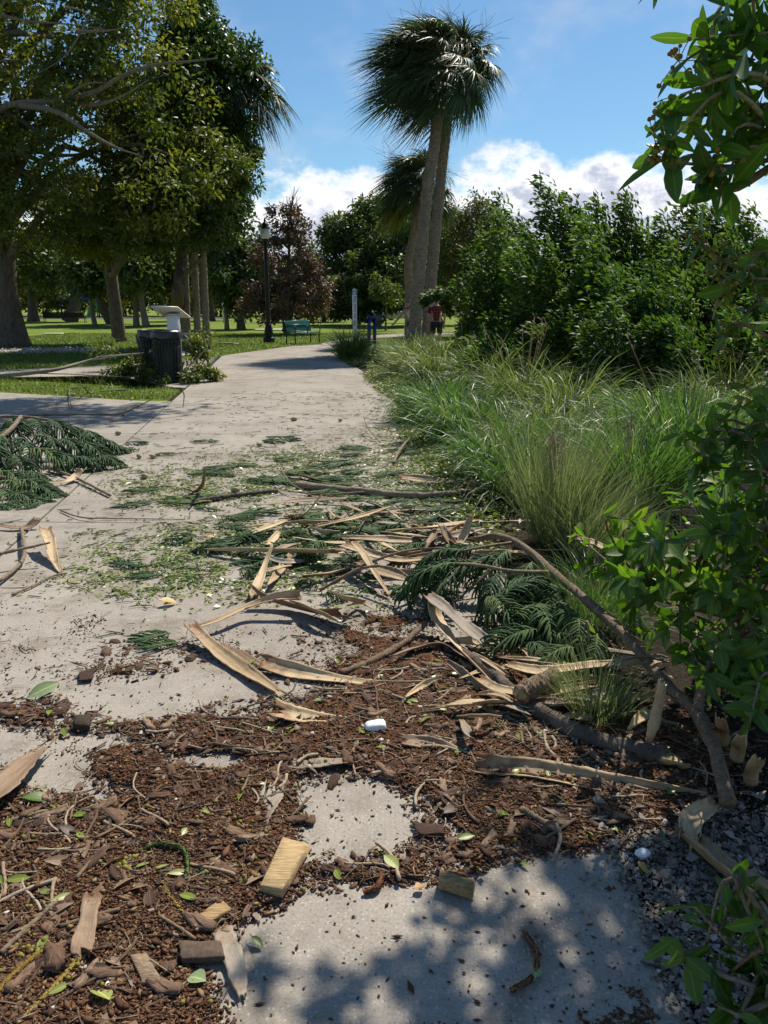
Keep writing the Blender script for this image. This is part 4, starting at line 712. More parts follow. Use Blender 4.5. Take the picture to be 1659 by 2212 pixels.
mid = [(1240, 1150, 3.6), (1290, 1185, 3.5), (1335, 1195, 3.4), (1262, 1222, 3.45), (1305, 1290, 3.3), (1430, 1125, 3.2), (1475, 1065, 3.1), (1500, 1085, 3.0), (1530, 1160, 2.9), (1560, 1250, 2.8), (1600, 1300, 2.6), (1420, 1222, 3.1), (1390, 1262, 3.1), (1480, 1222, 2.9), (1450, 1340, 2.9), (1550, 1372, 2.6), (1600, 1420, 2.4), (1640, 1500, 2.3), (1560, 1480, 2.45), (1620, 1560, 2.2), (1500, 1400, 2.7), (1260, 1380, 3.2), (1320, 1250, 3.35), (1370, 1200, 3.3), (1640, 1200, 2.6), (1600, 1150, 2.7), (1640, 1320, 2.5), (1580, 1190, 2.8), (1400, 1300, 3.0), (1500, 1300, 2.8), (1560, 1320, 2.7), (1440, 1420, 2.75), (1350, 1310, 3.15), (1470, 1280, 2.9), (1640, 1400, 2.4), (1610, 1240, 2.7), (1540, 1100, 2.95), (1650, 1090, 2.7)]
mid += [(rng.uniform(1330, 1720), rng.uniform(1100, 1560), rng.uniform(2.4, 3.3)) for _ in range(90)]
mid += [(rng.uniform(1540, 1760), rng.uniform(1020, 1180), rng.uniform(2.7, 3.4)) for _ in range(26)]
bry = lambda x: np.interp(x, [1060, 1200, 1300, 1370, 1440, 1505, 1550], [1160, 1240, 1326, 1395, 1480, 1540, 1640])
mid = [(x, y, Y) for x, y, Y in mid if A(x, y, Y)[2] > .05 and not (x < 1535 and y > bry(x)-62)]
b_ = np.array([1.9, 2.75, -.02])
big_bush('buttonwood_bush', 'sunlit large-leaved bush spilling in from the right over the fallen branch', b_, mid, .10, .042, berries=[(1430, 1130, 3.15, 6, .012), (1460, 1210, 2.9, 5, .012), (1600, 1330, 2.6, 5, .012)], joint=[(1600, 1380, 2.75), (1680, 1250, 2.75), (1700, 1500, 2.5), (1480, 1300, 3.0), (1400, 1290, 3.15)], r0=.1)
up = [(1490, 500, 2.2), (1565, 560, 2.2), (1620, 600, 2.2), (1640, 650, 2.2), (1600, 690, 2.25), (1560, 730, 2.2), (1640, 760, 2.2), (1645, 840, 2.2), (1540, 690, 2.3), (1660, 560, 2.2), (1660, 700, 2.1), (1580, 620, 2.2), (1690, 620, 2.2)]
big_bush('berried_branch_bush', 'tall thin bush at the right edge with clusters of brown berries', np.array([2.15, 2.4, -.02]), up, .082, .033, berries=[(1500, 505, 2.2, 9, .02), (1530, 545, 2.2, 14, .025), (1555, 590, 2.2, 12, .025), (1570, 640, 2.2, 12, .02), (1590, 700, 2.2, 10, .02), (1580, 760, 2.2, 12, .025), (1610, 830, 2.2, 14, .03), (1560, 820, 2.2, 8, .02)], n=(2, 5), joint=[(1690, 610, 2.25), (1700, 760, 2.25), (1690, 860, 2.25)], away=(-1, 0, -.3), r0=.15)
dk = [(1500, 930, 2.6), (1530, 990, 2.6), (1500, 1005, 2.6), (1580, 960, 2.6), (1640, 960, 2.5), (1640, 1040, 2.5), (1560, 905, 2.7), (1600, 1010, 2.6), (1660, 890, 2.6), (1560, 1040, 2.7), (1690, 1000, 2.5), (1520, 960, 2.5), (1610, 920, 2.5), (1650, 1100, 2.5)]
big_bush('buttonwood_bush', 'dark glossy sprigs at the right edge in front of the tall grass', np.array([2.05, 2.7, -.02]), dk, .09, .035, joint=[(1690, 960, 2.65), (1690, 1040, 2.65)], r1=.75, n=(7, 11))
lo = [(1500, 1960, 1.33), (1560, 1990, 1.32), (1525, 2045, 1.3), (1600, 2055, 1.28), (1565, 2110, 1.26), (1640, 2120, 1.22), (1505, 2095, 1.28), (1640, 1965, 1.3), (1600, 2185, 1.2), (1650, 2050, 1.2), (1545, 2170, 1.22), (1690, 2000, 1.25), (1690, 2150, 1.2), (1650, 2200, 1.2)]
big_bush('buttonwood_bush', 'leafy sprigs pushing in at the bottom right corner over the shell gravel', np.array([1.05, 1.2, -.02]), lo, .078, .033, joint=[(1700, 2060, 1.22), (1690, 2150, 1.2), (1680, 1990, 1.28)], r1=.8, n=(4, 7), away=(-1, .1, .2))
sp = [(1258, 1385, 3.15), (1275, 1400, 3.1)]
big_bush('seedling', 'single bright sprig of young leaves under the fallen branch', G(1270, 1460), sp, .055, .026, r0=.5, cat='plant', away=(0, -.2, .8), n=(6, 8))
# ------------------------------------------------------------------ street furniture
def lamp_post():
    b = G(581, 739); d = b[1]; r = thing('lamp_post', 'tall black lamp post with a frosted acorn globe beside the path', 'lamp post', b)
    mb = MB(); lathe(mb, b, [(.22, 0), (.235, .02), (.235, .16), (.20, .19), (.165, .22), (.165, .26), (.185, .30), (.175, .40), (.14, .56), (.118, .66), (.125, .70), (.10, .72)], 24); mb.build('base', MT['black'], r)
    mb = MB(); th = np.arange(32)*2*math.pi/32; prof = np.linspace(0, 1, 12); V = np.concatenate([np.c_[(.086-.018*t)*(1+.07*np.sin(8*th))*np.cos(th), (.086-.018*t)*(1+.07*np.sin(8*th))*np.sin(th), 0*th+.70+t*3.0] for t in prof])+b; i = np.arange(11)[:, None]; j = np.arange(32)[None]
    mb.add(V, np.stack([i*32+j, i*32+(j+1) % 32, (i+1)*32+(j+1) % 32, (i+1)*32+j], -1).reshape(-1, 4)); mb.build('pole', MT['black'], r)
    mb = MB(); lathe(mb, b, [(.07, 3.68), (.10, 3.70), (.10, 3.74), (.075, 3.77), (.09, 3.83), (.15, 3.88), (.16, 3.91), (.12, 3.92)], 24); mb.build('collar', MT['black'], r)
    mb = MB(); lathe(mb, b, [(.13, 3.915), (.165, 3.98), (.20, 4.08), (.205, 4.18), (.185, 4.26), (.165, 4.30)], 24); mb.build('globe', MT['globe'], r)
    mb = MB(); lathe(mb, b, [(.19, 4.29), (.20, 4.31), (.17, 4.35), (.14, 4.41), (.135, 4.44), (.10, 4.50), (.06, 4.54), (.035, 4.56), (.05, 4.60), (.035, 4.64), (.012, 4.70), (0, 4.74)], 24); mb.build('cap', MT['black'], r)
lamp_post()
def bench(label, b, ang, W=1.5, mat='benchgreen'):
    r = thing('park_bench', label, 'bench', b); r.rotation_euler = (0, 0, ang)   # local: x = along, -y = front
    def part(nm, f, m): mb = MB(); f(mb); o = mb.build(nm, MT[m], r, origin=(0, 0, 0)); o.location = (0, 0, 0); return o
    def panel(mb, prof):                                   # perforated sheet with rounded edges, slotted
        P = smooth_line(prof, 12); n = 26; xs = np.linspace(-W/2, W/2, n+1)
        for i in range(n):
            x0, x1 = xs[i]+.004, xs[i+1]-.004; V = np.concatenate([np.c_[np.full(12, x), P] for x in (x0, x1)]); mb.add(V, [[q, q+1, q+13, q+12] for q in range(11)]); V2 = V+np.array([0, .012, -.012]); mb.add(V2, [[q, q+12, q+13, q+1] for q in range(11)])
        for y, z in (P[0], P[5], P[-1]): tubes(mb, np.array([[-W/2, y, z], [W/2, y, z]]), .018, 8)
    part('seat', lambda m: panel(m, [(-.27, .40), (-.25, .435), (-.05, .43), (.17, .41)]), mat); part('backrest', lambda m: panel(m, [(.18, .45), (.22, .62), (.28, .82), (.31, .85)]), mat)
    for x in (-W/2+.0, 0, W/2):
        def arm(m, x=x): tubes(m, smooth_line([(x, .20, .63), (x, .02, .66), (x, -.20, .66), (x, -.27, .62), (x, -.285, .52), (x, -.26, .42)], 18), .022, 8, ref=(1, 0, 0))
        part('armrest', arm, 'black')
    for x in (-W/2+.02, W/2-.02):
        part('leg', lambda m, x=x: tubes(m, smooth_line([(x, -.25, .43), (x, -.24, .22), (x, -.27, .0)], 8), .025, 8, ref=(1, 0, 0)), 'black'); part('leg', lambda m, x=x: tubes(m, smooth_line([(x, .31, .85), (x, .22, .55), (x, .19, .36), (x, .22, 0)], 12), .025, 8, ref=(1, 0, 0)), 'black')
    return r
g0 = G(654, 740.5); bench('green metal park bench beside the path next to the lamp post', g0, R(54), 1.45)
g1 = np.array([A(372, 700, 18.3)[0], 18.3, -.03]); bench('dark steel bench half hidden behind the litter bins', g1, R(48), 1.5, 'benchdark')
g2 = np.array([A(138, 672, 66)[0], 66, -.03]); bench('distant dark bench under the forked tree across the lawn', g2, R(185), 3.2, 'black')
def litter_bin(label, b, r_=.27, H_=.93, liner=True, rz=0):
    r = thing('litter_bin', label, 'litter bin', b)
    mb = MB(); lathe(mb, b, [(r_*.86, .0), (r_*.93, .0), (r_*.93, .035), (r_*.86, .05)], 32); mb.build('base', MT['bin'], r)
    mb = MB(); n = 26
    for i in range(n):
        a = rz+i*2*math.pi/n; w = .036; t = np.array([-math.sin(a), math.cos(a), 0]); o = np.array([math.cos(a), math.sin(a), 0]); z = np.array([.04, .2, .5, .8, .88]); rr = r_*np.array([.90, .93, .97, 1.0, 1.0])
        V = np.concatenate([b+o*rr[:, None]+t*s*w/2+np.c_[0*z, 0*z, z] for s in (-1, 1)]+[b+o*(rr[:, None]-.008)+t*s*w/2+np.c_[0*z, 0*z, z] for s in (-1, 1)]); q = []
        for k in range(4): q += [[k, k+1, 6+k, 5+k], [10+k, 15+k, 16+k, 11+k], [k, 10+k, 11+k, k+1], [5+k, 6+k, 16+k, 15+k]]
        mb.add(V, q)
    for z, f in ((.05, .9), (.21, .93), (.33, .945), (.68, .985), (.80, 1.0)): lathe(mb, b, [(r_*f-.012, z-.02), (r_*f+.001, z-.02), (r_*f+.001, z+.02), (r_*f-.012, z+.02)], 36)
    mb.build('slatted_body', MT['bin'], r)
    mb = MB(); lathe(mb, b, [(r_*.85, .05), (r_*.89, .5), (r_*.93, .86), (r_*.90, .86), (r_*.84, .4), (0, .10)], 32); mb.build('inner_can', MT['liner'], r)
    mb = MB(); lathe(mb, b, [(r_*1.0, .845), (r_*1.03, .85), (r_*1.03, H_-.03), (r_*1.08, H_-.02), (r_*1.09, H_), (r_*1.02, H_+.008), (r_*.95, H_-.01), (r_*.93, .85)], 36); mb.build('rim', MT['bin'], r)
    if liner:
        mb = MB(); th = np.arange(48)*2*math.pi/48; w1 = 1+.03*np.sin(th*11)+.02*rng.normal(size=48); rows = [(.92, H_-.06, 0), (.97, H_+.012, 0), (1.07, H_+.02, 0), (1.13, H_-.03, .5), (1.12, H_-.12, 1)]
        V = np.concatenate([np.c_[r_*f*(1+(w1-1)*e)*np.cos(th), r_*f*(1+(w1-1)*e)*np.sin(th), z+e*.02*np.sin(th*5)] for f, z, e in rows])+b; i = np.arange(4)[:, None]; j = np.arange(48)[None]
        mb.add(V, np.stack([i*48+j, i*48+(j+1) % 48, (i+1)*48+(j+1) % 48, (i+1)*48+j], -1).reshape(-1, 4)); mb.build('bag', MT['liner'], r)
litter_bin('slatted dark litter bin with a black bag folded over its rim, front right of two', G(366, 826), .265, .98)
litter_bin('slatted dark litter bin standing behind and left of the other, in shade', G(336, 818), .265, .97, rz=.1)
# interpretive sign with a slanted white panel on a square post
def sign_white():
    a, b, c = A(325, 663, 16.0), A(384, 665, 16.3), A(412, 687, 17.0); d = a+(c-b); ctr = (a+c)/2; base = np.array([ctr[0]+.02, ctr[1]+.03, -.03]); r = thing('interpretive_sign', 'cream interpretive panel tilted on a square white post behind the bins', 'sign', base)
    n = nrm(np.cross(b-a, c-b)); n = n*(-1 if n[2] < 0 else 1); mb = MB(); V = np.array([a, b, c, d, a+n*.03, b+n*.03, c+n*.03, d+n*.03]); mb.add(V, [[0, 1, 2, 3], [4, 7, 6, 5], [0, 4, 5, 1], [1, 5, 6, 2], [2, 6, 7, 3], [3, 7, 4, 0]]); mb.build('panel', MT['signback'], r, smooth=False)
    top = ctr[2]-.02; mb = MB(); box(mb, (base[0], base[1], top/2-.02), .21, .21, top+.02, R(35), .5, .012); mb.build('post', MT['white'], r, smooth=False)
    mb = MB(); box(mb, (base[0], base[1], top-.01), .26, .26, .03, R(35), .5, .004); mb.build('bracket', MT['chrome'], r, smooth=False)
sign_white()
def text_mesh(name, s, size, M4, mat, parent, ext=.002):
    cu = bpy.data.curves.new(name, 'FONT'); cu.body = s; cu.size = size; cu.extrude = ext; cu.align_x = 'CENTER'; cu.align_y = 'CENTER'; o = bpy.data.objects.new(name, cu); COL.objects.link(o)
    dg = bpy.context.evaluated_depsgraph_get(); me = bpy.data.meshes.new_from_object(o.evaluated_get(dg)); bpy.data.objects.remove(o); me.materials.clear(); me.materials.append(mat); o = bpy.data.objects.new(name, me); COL.objects.link(o); o.parent = parent; o.matrix_local = M4; return o
def marker():
    d = 29.; b = np.array([A(767, 700, d)[0], d, -.03]); r = thing('marker_post', 'slim white post with blue band and vertical lettering by the grass clump', 'marker post', b); r.rotation_euler = (0, R(-.4), 0)
    def part(nm, f, m): mb = MB(); f(mb); o = mb.build(nm, MT[m], r, smooth=False, origin=(0, 0, 0)); o.location = (0, 0, 0); return o
    part('shaft', lambda m: box(m, (0, 0, .92), .155, .155, 1.84, 0, .5, .006), 'white'); part('band', lambda m: box(m, (0, 0, 1.905), .160, .160, .125, 0, .5, .004), 'bluecap')
    part('top', lambda m: lathe(m, (0, 0, 0), [(.11, 1.969), (.11, 1.99), (0, 2.05)], 4), 'white').rotation_euler = (0, 0, R(45))
    M4 = Matrix.Translation((.008, -.0805, 1.40)) @ Matrix.Rotation(R(90), 4, 'X') @ Matrix.Rotation(R(90), 4, 'Z'); [text_mesh('lettering', wd_, .125, Matrix.Translation((.008, -.0805, 1.40+dz)) @ Matrix.Rotation(R(90), 4, 'X') @ Matrix.Rotation(R(90), 4, 'Z'), MT['navyink'], r) for wd_, dz in (('Sea', -.29), ('Level', -.005), ('Rise', .29))]
    M4 = Matrix.Translation((-.03, -.0805, .88)) @ Matrix.Rotation(R(90), 4, 'X'); 
    part('small_print', lambda m: [box(m, (x, -.0795, z0), .012, .004, l, 0) for x, z0, l in ((-.035, .86, .16), (-.01, .88, .2), (.02, .87, .14))], 'navyink')
    e = part('emblem', lambda m: prism(m, [(-.045, 0), (.045, 0), (.045, .05), (0, .085)], 0, .003), 'white'); e.rotation_euler = (R(90), 0, 0); e.location = (0, -.081, 1.865)
marker()
def sign_blue():
    d = 27.5; p1 = A(797, 700, d); p2 = A(809, 700, d+.35); b = np.array([(p1[0]+p2[0])/2, d+.15, -.03]); r = thing('information_sign', 'dark blue slanted information panel on two posts by the grasses', 'sign', b)
    for p in (p1, p2): mb = MB(); box(mb, (p[0], p[1], .5), .10, .10, 1.06, R(20), .5, .01); mb.build('post', MT['blue'], r, smooth=False)
    a, b_, c = A(786, 699, d-.1), A(797, 687, d-.15), A(824, 684, d+.6); e = a+(c-b_); n = np.array([0, -.05, .07]); V = np.array([a, b_, c, e]); mb = MB(); mb.add(np.vstack([V, V+n]), [[0, 1, 2, 3], [4, 7, 6, 5], [0, 4, 5, 1], [1, 5, 6, 2], [2, 6, 7, 3], [3, 7, 4, 0]]); mb.build('panel', MT['blue'], r, smooth=False)
sign_blue()
# ------------------------------------------------------------------ far things
def car(label, b, rz, col, L=4.5):
    r = thing('parked_car', label, 'car', b, None, rz); s = L/4.5
    def part(nm, f, m, sm=False): mb = MB(); f(mb); o = mb.build(nm, m, r, smooth=sm, origin=(0, 0, 0)); o.location = (0, 0, 0); return o
    body = [(-2.2, .35), (-2.25, .6), (-2.15, .85), (-1.3, .95), (1.15, .92), (2.0, .78), (2.22, .6), (2.2, .35)]; roof = [(-1.75, .93), (-1.15, 1.36), (-.6, 1.45), (.25, 1.42), (1.15, .92)]
    def hull(m, pr, w0, w1, zref):
        n = len(pr); P = np.array(pr)*s; V = []
        for sy in (-1, 1):
            for (x, z) in P: V.append((x, sy*(w0+(w1-w0)*np.clip((z-zref)/.6, 0, 1)), z))
        V = np.array(V); m.add(V, [[i, (i+1) % n, (i+1) % n+n, i+n] for i in range(n)], [[0, i+1, i] for i in range(1, n-1)]+[[n, n+i, n+i+1] for i in range(1, n-1)])
    part('body', lambda m: hull(m, body, .86, .90, .3), col); part('cabin', lambda m: hull(m, roof, .82, .62, .9), MT['glass'])
    part('roof', lambda m: box(m, (-.25*s, 0, 1.46*s), 1.3*s, 1.2, .05, 0, .5, .02), col)
    for x in (-1.4*s, 1.4*s):
        for y in (-.82, .82):
            def wh(m, x=x, y=y): tubes(m, np.array([[x, y-.1, .32], [x, y+.1, .32]]), .32, 16, ref=(0, 0, 1))
            w = part('wheel', wh, MT['tyre'], True); mb = MB(); tubes(mb, np.array([[x, y-.105, .32], [x, y+.105, .32]]), .18, 10, ref=(0, 0, 1)); o = mb.build('hub', MT['chrome'], w, origin=(0, 0, 0)); o.location = (0, 0, 0)
    for y in (-.6, .6): part('headlight', lambda m, y=y: box(m, (2.16*s, y, .68), .12, .32, .12, 0, .5, .02), MT['chrome'])
carw = flat_mat('white_car_paint', (.75, .76, .78), .25, spec=.6); carg = flat_mat('grey_car_paint', (.28, .30, .33), .25); carb = flat_mat('dark_car_paint', (.03, .04, .06), .25)
def far(x, d): return np.array([A(x, 660, d)[0], d, -.02])
car('white parked car partly hidden behind the fan palms', far(858, 66), R(8), carw); car('grey parked car left of the white one, beyond the young tree', far(812, 78), R(4), carg); car('dark parked car seen past the marker post', far(750, 84), R(175), carb); car('white parked car glimpsed under the dead tree', far(672, 80), R(10), carw, 4.3)
def house(label, b, w, dp, h, rz):
    r = thing('house', label, 'house', b, None, rz)
    def part(nm, f, m): mb = MB(); f(mb); o = mb.build(nm, MT[m], r, smooth=False, origin=(0, 0, 0)); o.location = (0, 0, 0); return o
    part('wall', lambda m: box(m, (0, 0, h/2), w, dp, h), 'wall')
    def rf(m): V = np.array([(-w/2-.4, -dp/2-.4, h+.01), (w/2+.4, -dp/2-.4, h+.01), (w/2+.4, dp/2+.4, h+.01), (-w/2-.4, dp/2+.4, h+.01), (-w/2+1.5, 0, h+2.0), (w/2-1.5, 0, h+2.0)]); m.add(V, [[0, 1, 5, 4], [2, 3, 4, 5]], [[1, 2, 5], [3, 0, 4], [0, 2, 1], [0, 3, 2]])
    part('roof', rf, 'roof')
    for x in (-w*.3, 0, w*.3): wn = part('window', lambda m, x=x: box(m, (x, -dp/2-.02, h*.55), 1.1, .04, 1.0), 'glass')
house('low pale house with a grey roof far beyond the parked cars', np.array([A(862, 655, 100)[0], 100, -.02]), 9, 6, 2.3, R(10))
def play_frame():
    b = far(505, 66); r = thing('goal_frame', 'white metal goal frame with blue bars on the far lawn', 'goal frame', b)
    W = .9
    for nm, pts, m in (('post', [(-W, 0, 0), (-W, 0, 2.2)], 'white'), ('post', [(W, 0, 0), (W, 0, 2.2)], 'white'), ('crossbar', [(-W, 0, 2.2), (W, 0, 2.2)], 'white'), ('brace', [(-W, 0, 1.9), (0, 1.1, 0)], 'canopyblue'), ('brace', [(W, 0, 1.9), (.7, 1.1, 0)], 'canopyblue')): mb = MB(); tubes(mb, b+np.array(pts, float), .06, 8); mb.build(nm, MT[m], r)
play_frame()
def playground():
    b = far(172, 92); r = thing('play_structure', 'blue play structure in the shade far beyond the forked tree', 'play structure', b)
    mb = MB(); box(mb, b+np.array([0, 0, 2.1]), 4.4, 2.4, .8, 0, .5, .1); mb.build('panel', MT['canopyblue'], r)
    for x in (-2.1, 0, 2.1): mb = MB(); tubes(mb, b+np.array([[x, 0, 0], [x, 0, 2.6]], float), .09, 8); mb.build('post', MT['canopyblue'], r)
    b = far(199, 88); r = thing('slide', 'bright green plastic slide standing among the far trunks', 'slide', b); mb = MB(); ribP = smooth_line([b+np.array(q) for q in ((-.5, 0, .05), (-.3, 0, .6), (.1, 0, 1.8), (.3, 0, 2.4))], 14)
    side = np.array([0, 1., 0]); 
    for s in (-.45, .45): tubes(mb, ribP+side*s, .12, 6)
    for k in range(13): P2 = np.stack([ribP[k]-side*.45, ribP[k]+side*.45]); tubes(mb, P2, .14, 5)
    mb.build('chute', MT['slide'], r); mb = MB(); tubes(mb, b+np.array([[.5, 0, 0], [.35, 0, 2.3]], float), .06, 6); mb.build('ladder', MT['slide'], r)
playground()
for x, y, w, lab in ((115, 721, .9, 'flat pale stone slab in the lawn right of the big trunk'), (489, 742, .55, 'flat grey plaque in the grass left of the lamp post'), (510, 743, .2, 'small pale plate in the grass beside the grey plaque'), (585, 712, 1.9, 'flat pale slab on the lawn behind the lamp post')):
    mb = MB(); p = G(x, y); box(mb, (p[0], p[1], .012), w, w*.6, .05, R(10), .5, .01); tag(mb.build('stone_slab', MT['whitestone'] if 'pale' in lab else MT['stone'], smooth=False, origin=p), lab, 'slab')
far_strip = MB(); prism(far_strip, [tuple(np.array([A(-60, 660, 84)[0], 84.])), tuple(np.array([A(480, 660, 84)[0], 84.])), tuple(np.array([A(480, 660, 88)[0], 88.])), tuple(np.array([A(-60, 660, 88)[0], 88.]))], -.05, .03); tag(far_strip.build('far_walk', MT['concrete'], smooth=False), 'pale walk crossing beyond the far trees', 'path', kind='structure')
# ------------------------------------------------------------------ people
def skin_body(name, verts, edges, radii, mat, parent, sub=2, root_i=0):
    me = bpy.data.meshes.new(name); me.from_pydata([tuple(v) for v in verts], edges, []); me.materials.append(mat); o = bpy.data.objects.new(name, me); COL.objects.link(o); o.parent = parent
    m = o.modifiers.new('skin', 'SKIN'); m.use_smooth_shade = True; me.skin_vertices or me.skin_vertices.new() if hasattr(me.skin_vertices, 'new') else None
    if not me.skin_vertices:
        bpy.context.view_layer.objects.active = o
    sv = me.skin_vertices[0].data
    for i, r in enumerate(radii): sv[i].radius = (r, r) if np.isscalar(r) else r; sv[i].use_root = (i == root_i)
    s = o.modifiers.new('sub', 'SUBSURF'); s.levels = sub; s.render_levels = sub; return o
def person(label, b, J, top_mat, top_sleeve, low_mat, low_knee, hair_long, rz=0):
    r = thing('person', label, 'person', b, None, rz)
    # J: joints, metres from the base point
    names = ['pelvis', 'waist', 'chest', 'neck', 'chin', 'head', 'crown', 'shL', 'elL', 'wrL', 'haL', 'shR', 'elR', 'wrR', 'haR', 'hiL', 'knL', 'anL', 'toL', 'hiR', 'knR', 'anR', 'toR']; ix = {n: i for i, n in enumerate(names)}
    V = [J[n] for n in names]; E = [('pelvis', 'waist'), ('waist', 'chest'), ('chest', 'neck'), ('neck', 'chin'), ('chin', 'head'), ('head', 'crown')]
    for s in 'LR': E += [('chest', 'sh'+s), ('sh'+s, 'el'+s), ('el'+s, 'wr'+s), ('wr'+s, 'ha'+s), ('pelvis', 'hi'+s), ('hi'+s, 'kn'+s), ('kn'+s, 'an'+s), ('an'+s, 'to'+s)]
    rad = dict(pelvis=(.15, .11), waist=(.13, .10), chest=(.16, .115), neck=.058, chin=.07, head=(.085, .10), crown=.06); 
    for s in 'LR': rad.update({'sh'+s: .065, 'el'+s: .043, 'wr'+s: .03, 'ha'+s: (.042, .022), 'hi'+s: .09, 'kn'+s: .06, 'an'+s: .04, 'to'+s: .035})
    V = [np.array(v, float) for v in V]; EE = [(ix[a], ix[b_]) for a, b_ in E]; R_ = [rad[n] for n in names]
    # fingers: four and a thumb from each palm, joined to the same skeleton
    for s in 'LR':
        h, w = V[ix['ha'+s]], V[ix['wr'+s]]; d_ = nrm(h-w); a_ = nrm(np.cross(d_, [0, 1., .2]))
        for k in range(4): f = h+a_*(k-1.5)*.019+d_*.02; V += [f, f+d_*(.035+.008*(1-abs(k-1.4))), f+d_*(.062+.012*(1-abs(k-1.4)))+np.array([0, -.012, 0])]; m_ = len(V); EE += [(ix['ha'+s], m_-3), (m_-3, m_-2), (m_-2, m_-1)]; R_ += [.010, .009, .008]
        t = w+d_*.03+a_*.03; V += [t, t+d_*.04+a_*.02]; m_ = len(V); EE += [(ix['wr'+s], m_-2), (m_-2, m_-1)]; R_ += [.012, .009]
    skin_body('body', V, EE, R_, MT['skin'], r)
    sc_ = lambda x, k=1.14: tuple(k*q for q in x) if not np.isscalar(x) else x*k
    def cloth(nm, keys, edges, k, mat, cut={}):
        vv, rr, mp = [], [], {}
        for q in keys: mp[q] = len(vv); vv.append(J[q] if q not in cut else np.array(J[cut[q][0]])+(np.array(J[cut[q][1]])-np.array(J[cut[q][0]]))*cut[q][2]); rr.append(sc_(rad[q] if q not in cut else rad[cut[q][0]], k))
        skin_body(nm, vv, [(mp[a], mp[b_]) for a, b_ in edges], rr, mat, r)
    up_ = ['waist', 'chest', 'neckc', 'pelvisc']; cut = {'neckc': ('chest', 'neck', .6), 'pelvisc': ('waist', 'pelvis', .9)}; ed = [('waist', 'chest'), ('chest', 'neckc'), ('waist', 'pelvisc')]
    if top_sleeve:
        for s in 'LR': up_ += ['sh'+s, 'sl'+s]; cut['sl'+s] = ('sh'+s, 'el'+s, .75); ed += [('chest', 'sh'+s), ('sh'+s, 'sl'+s)]
    cloth('shirt', up_, ed, 1.16, top_mat, cut)
    lw = ['pelvis', 'hiL', 'hiR', 'lkL', 'lkR']; cut = {'lkL': ('hiL', 'knL', low_knee), 'lkR': ('hiR', 'knR', low_knee)}; cloth('shorts', lw, [('pelvis', 'hiL'), ('pelvis', 'hiR'), ('hiL', 'lkL'), ('hiR', 'lkR')], 1.18, low_mat, cut)
    h = np.array(J['head'], float); c = np.array(J['crown'], float); back = np.array([0, .035, 0]); hv = [h+back+np.array([0, .02, 0]), c+np.array([0, .01, .015])]; he = [(0, 1)]; hr = [.09, .085]
    if hair_long: n_ = np.array(J['neck'], float); hv += [h+np.array([.06, .07, -.06]), n_+np.array([.09, .08, -.12])]; he += [(0, 2), (2, 3)]; hr += [.06, .03]
    skin_body('hair', hv, he, hr, MT['hair'], r)
    f = MB(); u = nrm(c-h)
    for s in (-1, 1): p = h+np.array([s*.033, -.092, .0]); th = np.linspace(0, math.pi, 5); lathe(f, p, np.c_[np.sin(th)*.012, -np.cos(th)*.009], 8)
    f.build('eyes', MT['black'], r, origin=(0, 0, 0))
    f = MB(); p = h+np.array([0, -.10, -.03]); th = np.linspace(0, math.pi, 5); lathe(f, p, np.c_[np.sin(th)*.014, -np.cos(th)*.026], 8); f.build('nose', MT['skin'], r, origin=(0, 0, 0))
    return r
Jm = dict(pelvis=(0, 0, .95), waist=(0, 0, 1.10), chest=(.01, 0, 1.33), neck=(.01, -.01, 1.50), chin=(.01, -.03, 1.56), head=(.01, -.02, 1.64), crown=(.01, 0, 1.74), shL=(-.20, 0, 1.41), elL=(-.27, .02, 1.13), wrL=(-.25, -.05, .88), haL=(-.24, -.07, .80), shR=(.21, 0, 1.40), elR=(.28, .03, 1.13), wrR=(.27, -.04, .88), haR=(.26, -.06, .80), hiL=(-.10, 0, .88), knL=(-.11, -.02, .48), anL=(-.11, .03, .09), toL=(-.13, -.12, .04), hiR=(.10, 0, .88), knR=(.12, .02, .48), anR=(.13, .06, .09), toR=(.15, -.09, .04))
person('man in a red and black plaid shirt and dark shorts behind the bush leaves', np.array([A(943, 700, 27.0)[0], 27.0, -.03]), Jm, MT['plaid'], True, MT['darkcloth'], .9, False, R(170))
Jw = dict(pelvis=(.14, .05, .90), waist=(.10, .0, 1.05), chest=(.02, -.05, 1.22), neck=(-.03, -.07, 1.36), chin=(-.05, -.10, 1.41), head=(-.06, -.09, 1.49), crown=(-.07, -.06, 1.59), shL=(-.16, -.03, 1.26), elL=(-.32, -.06, 1.05), wrL=(-.48, -.10, .88), haL=(-.54, -.11, .82), shR=(.18, -.05, 1.26), elR=(.30, -.14, 1.06), wrR=(.22, -.30, .95), haR=(.18, -.36, .92), hiL=(.05, .05, .84), knL=(.02, 0, .46), anL=(.0, .06, .09), toL=(-.04, -.08, .04), hiR=(.22, .05, .84), knR=(.24, .02, .46), anR=(.25, .08, .09), toR=(.25, -.07, .04))
person('woman in a white top leaning out from behind the front palm trunk', np.array([A(882, 700, 29.2)[0], 29.2, -.03]), Jw, MT['whitecloth'], False, MT['darkcloth'], .5, True)
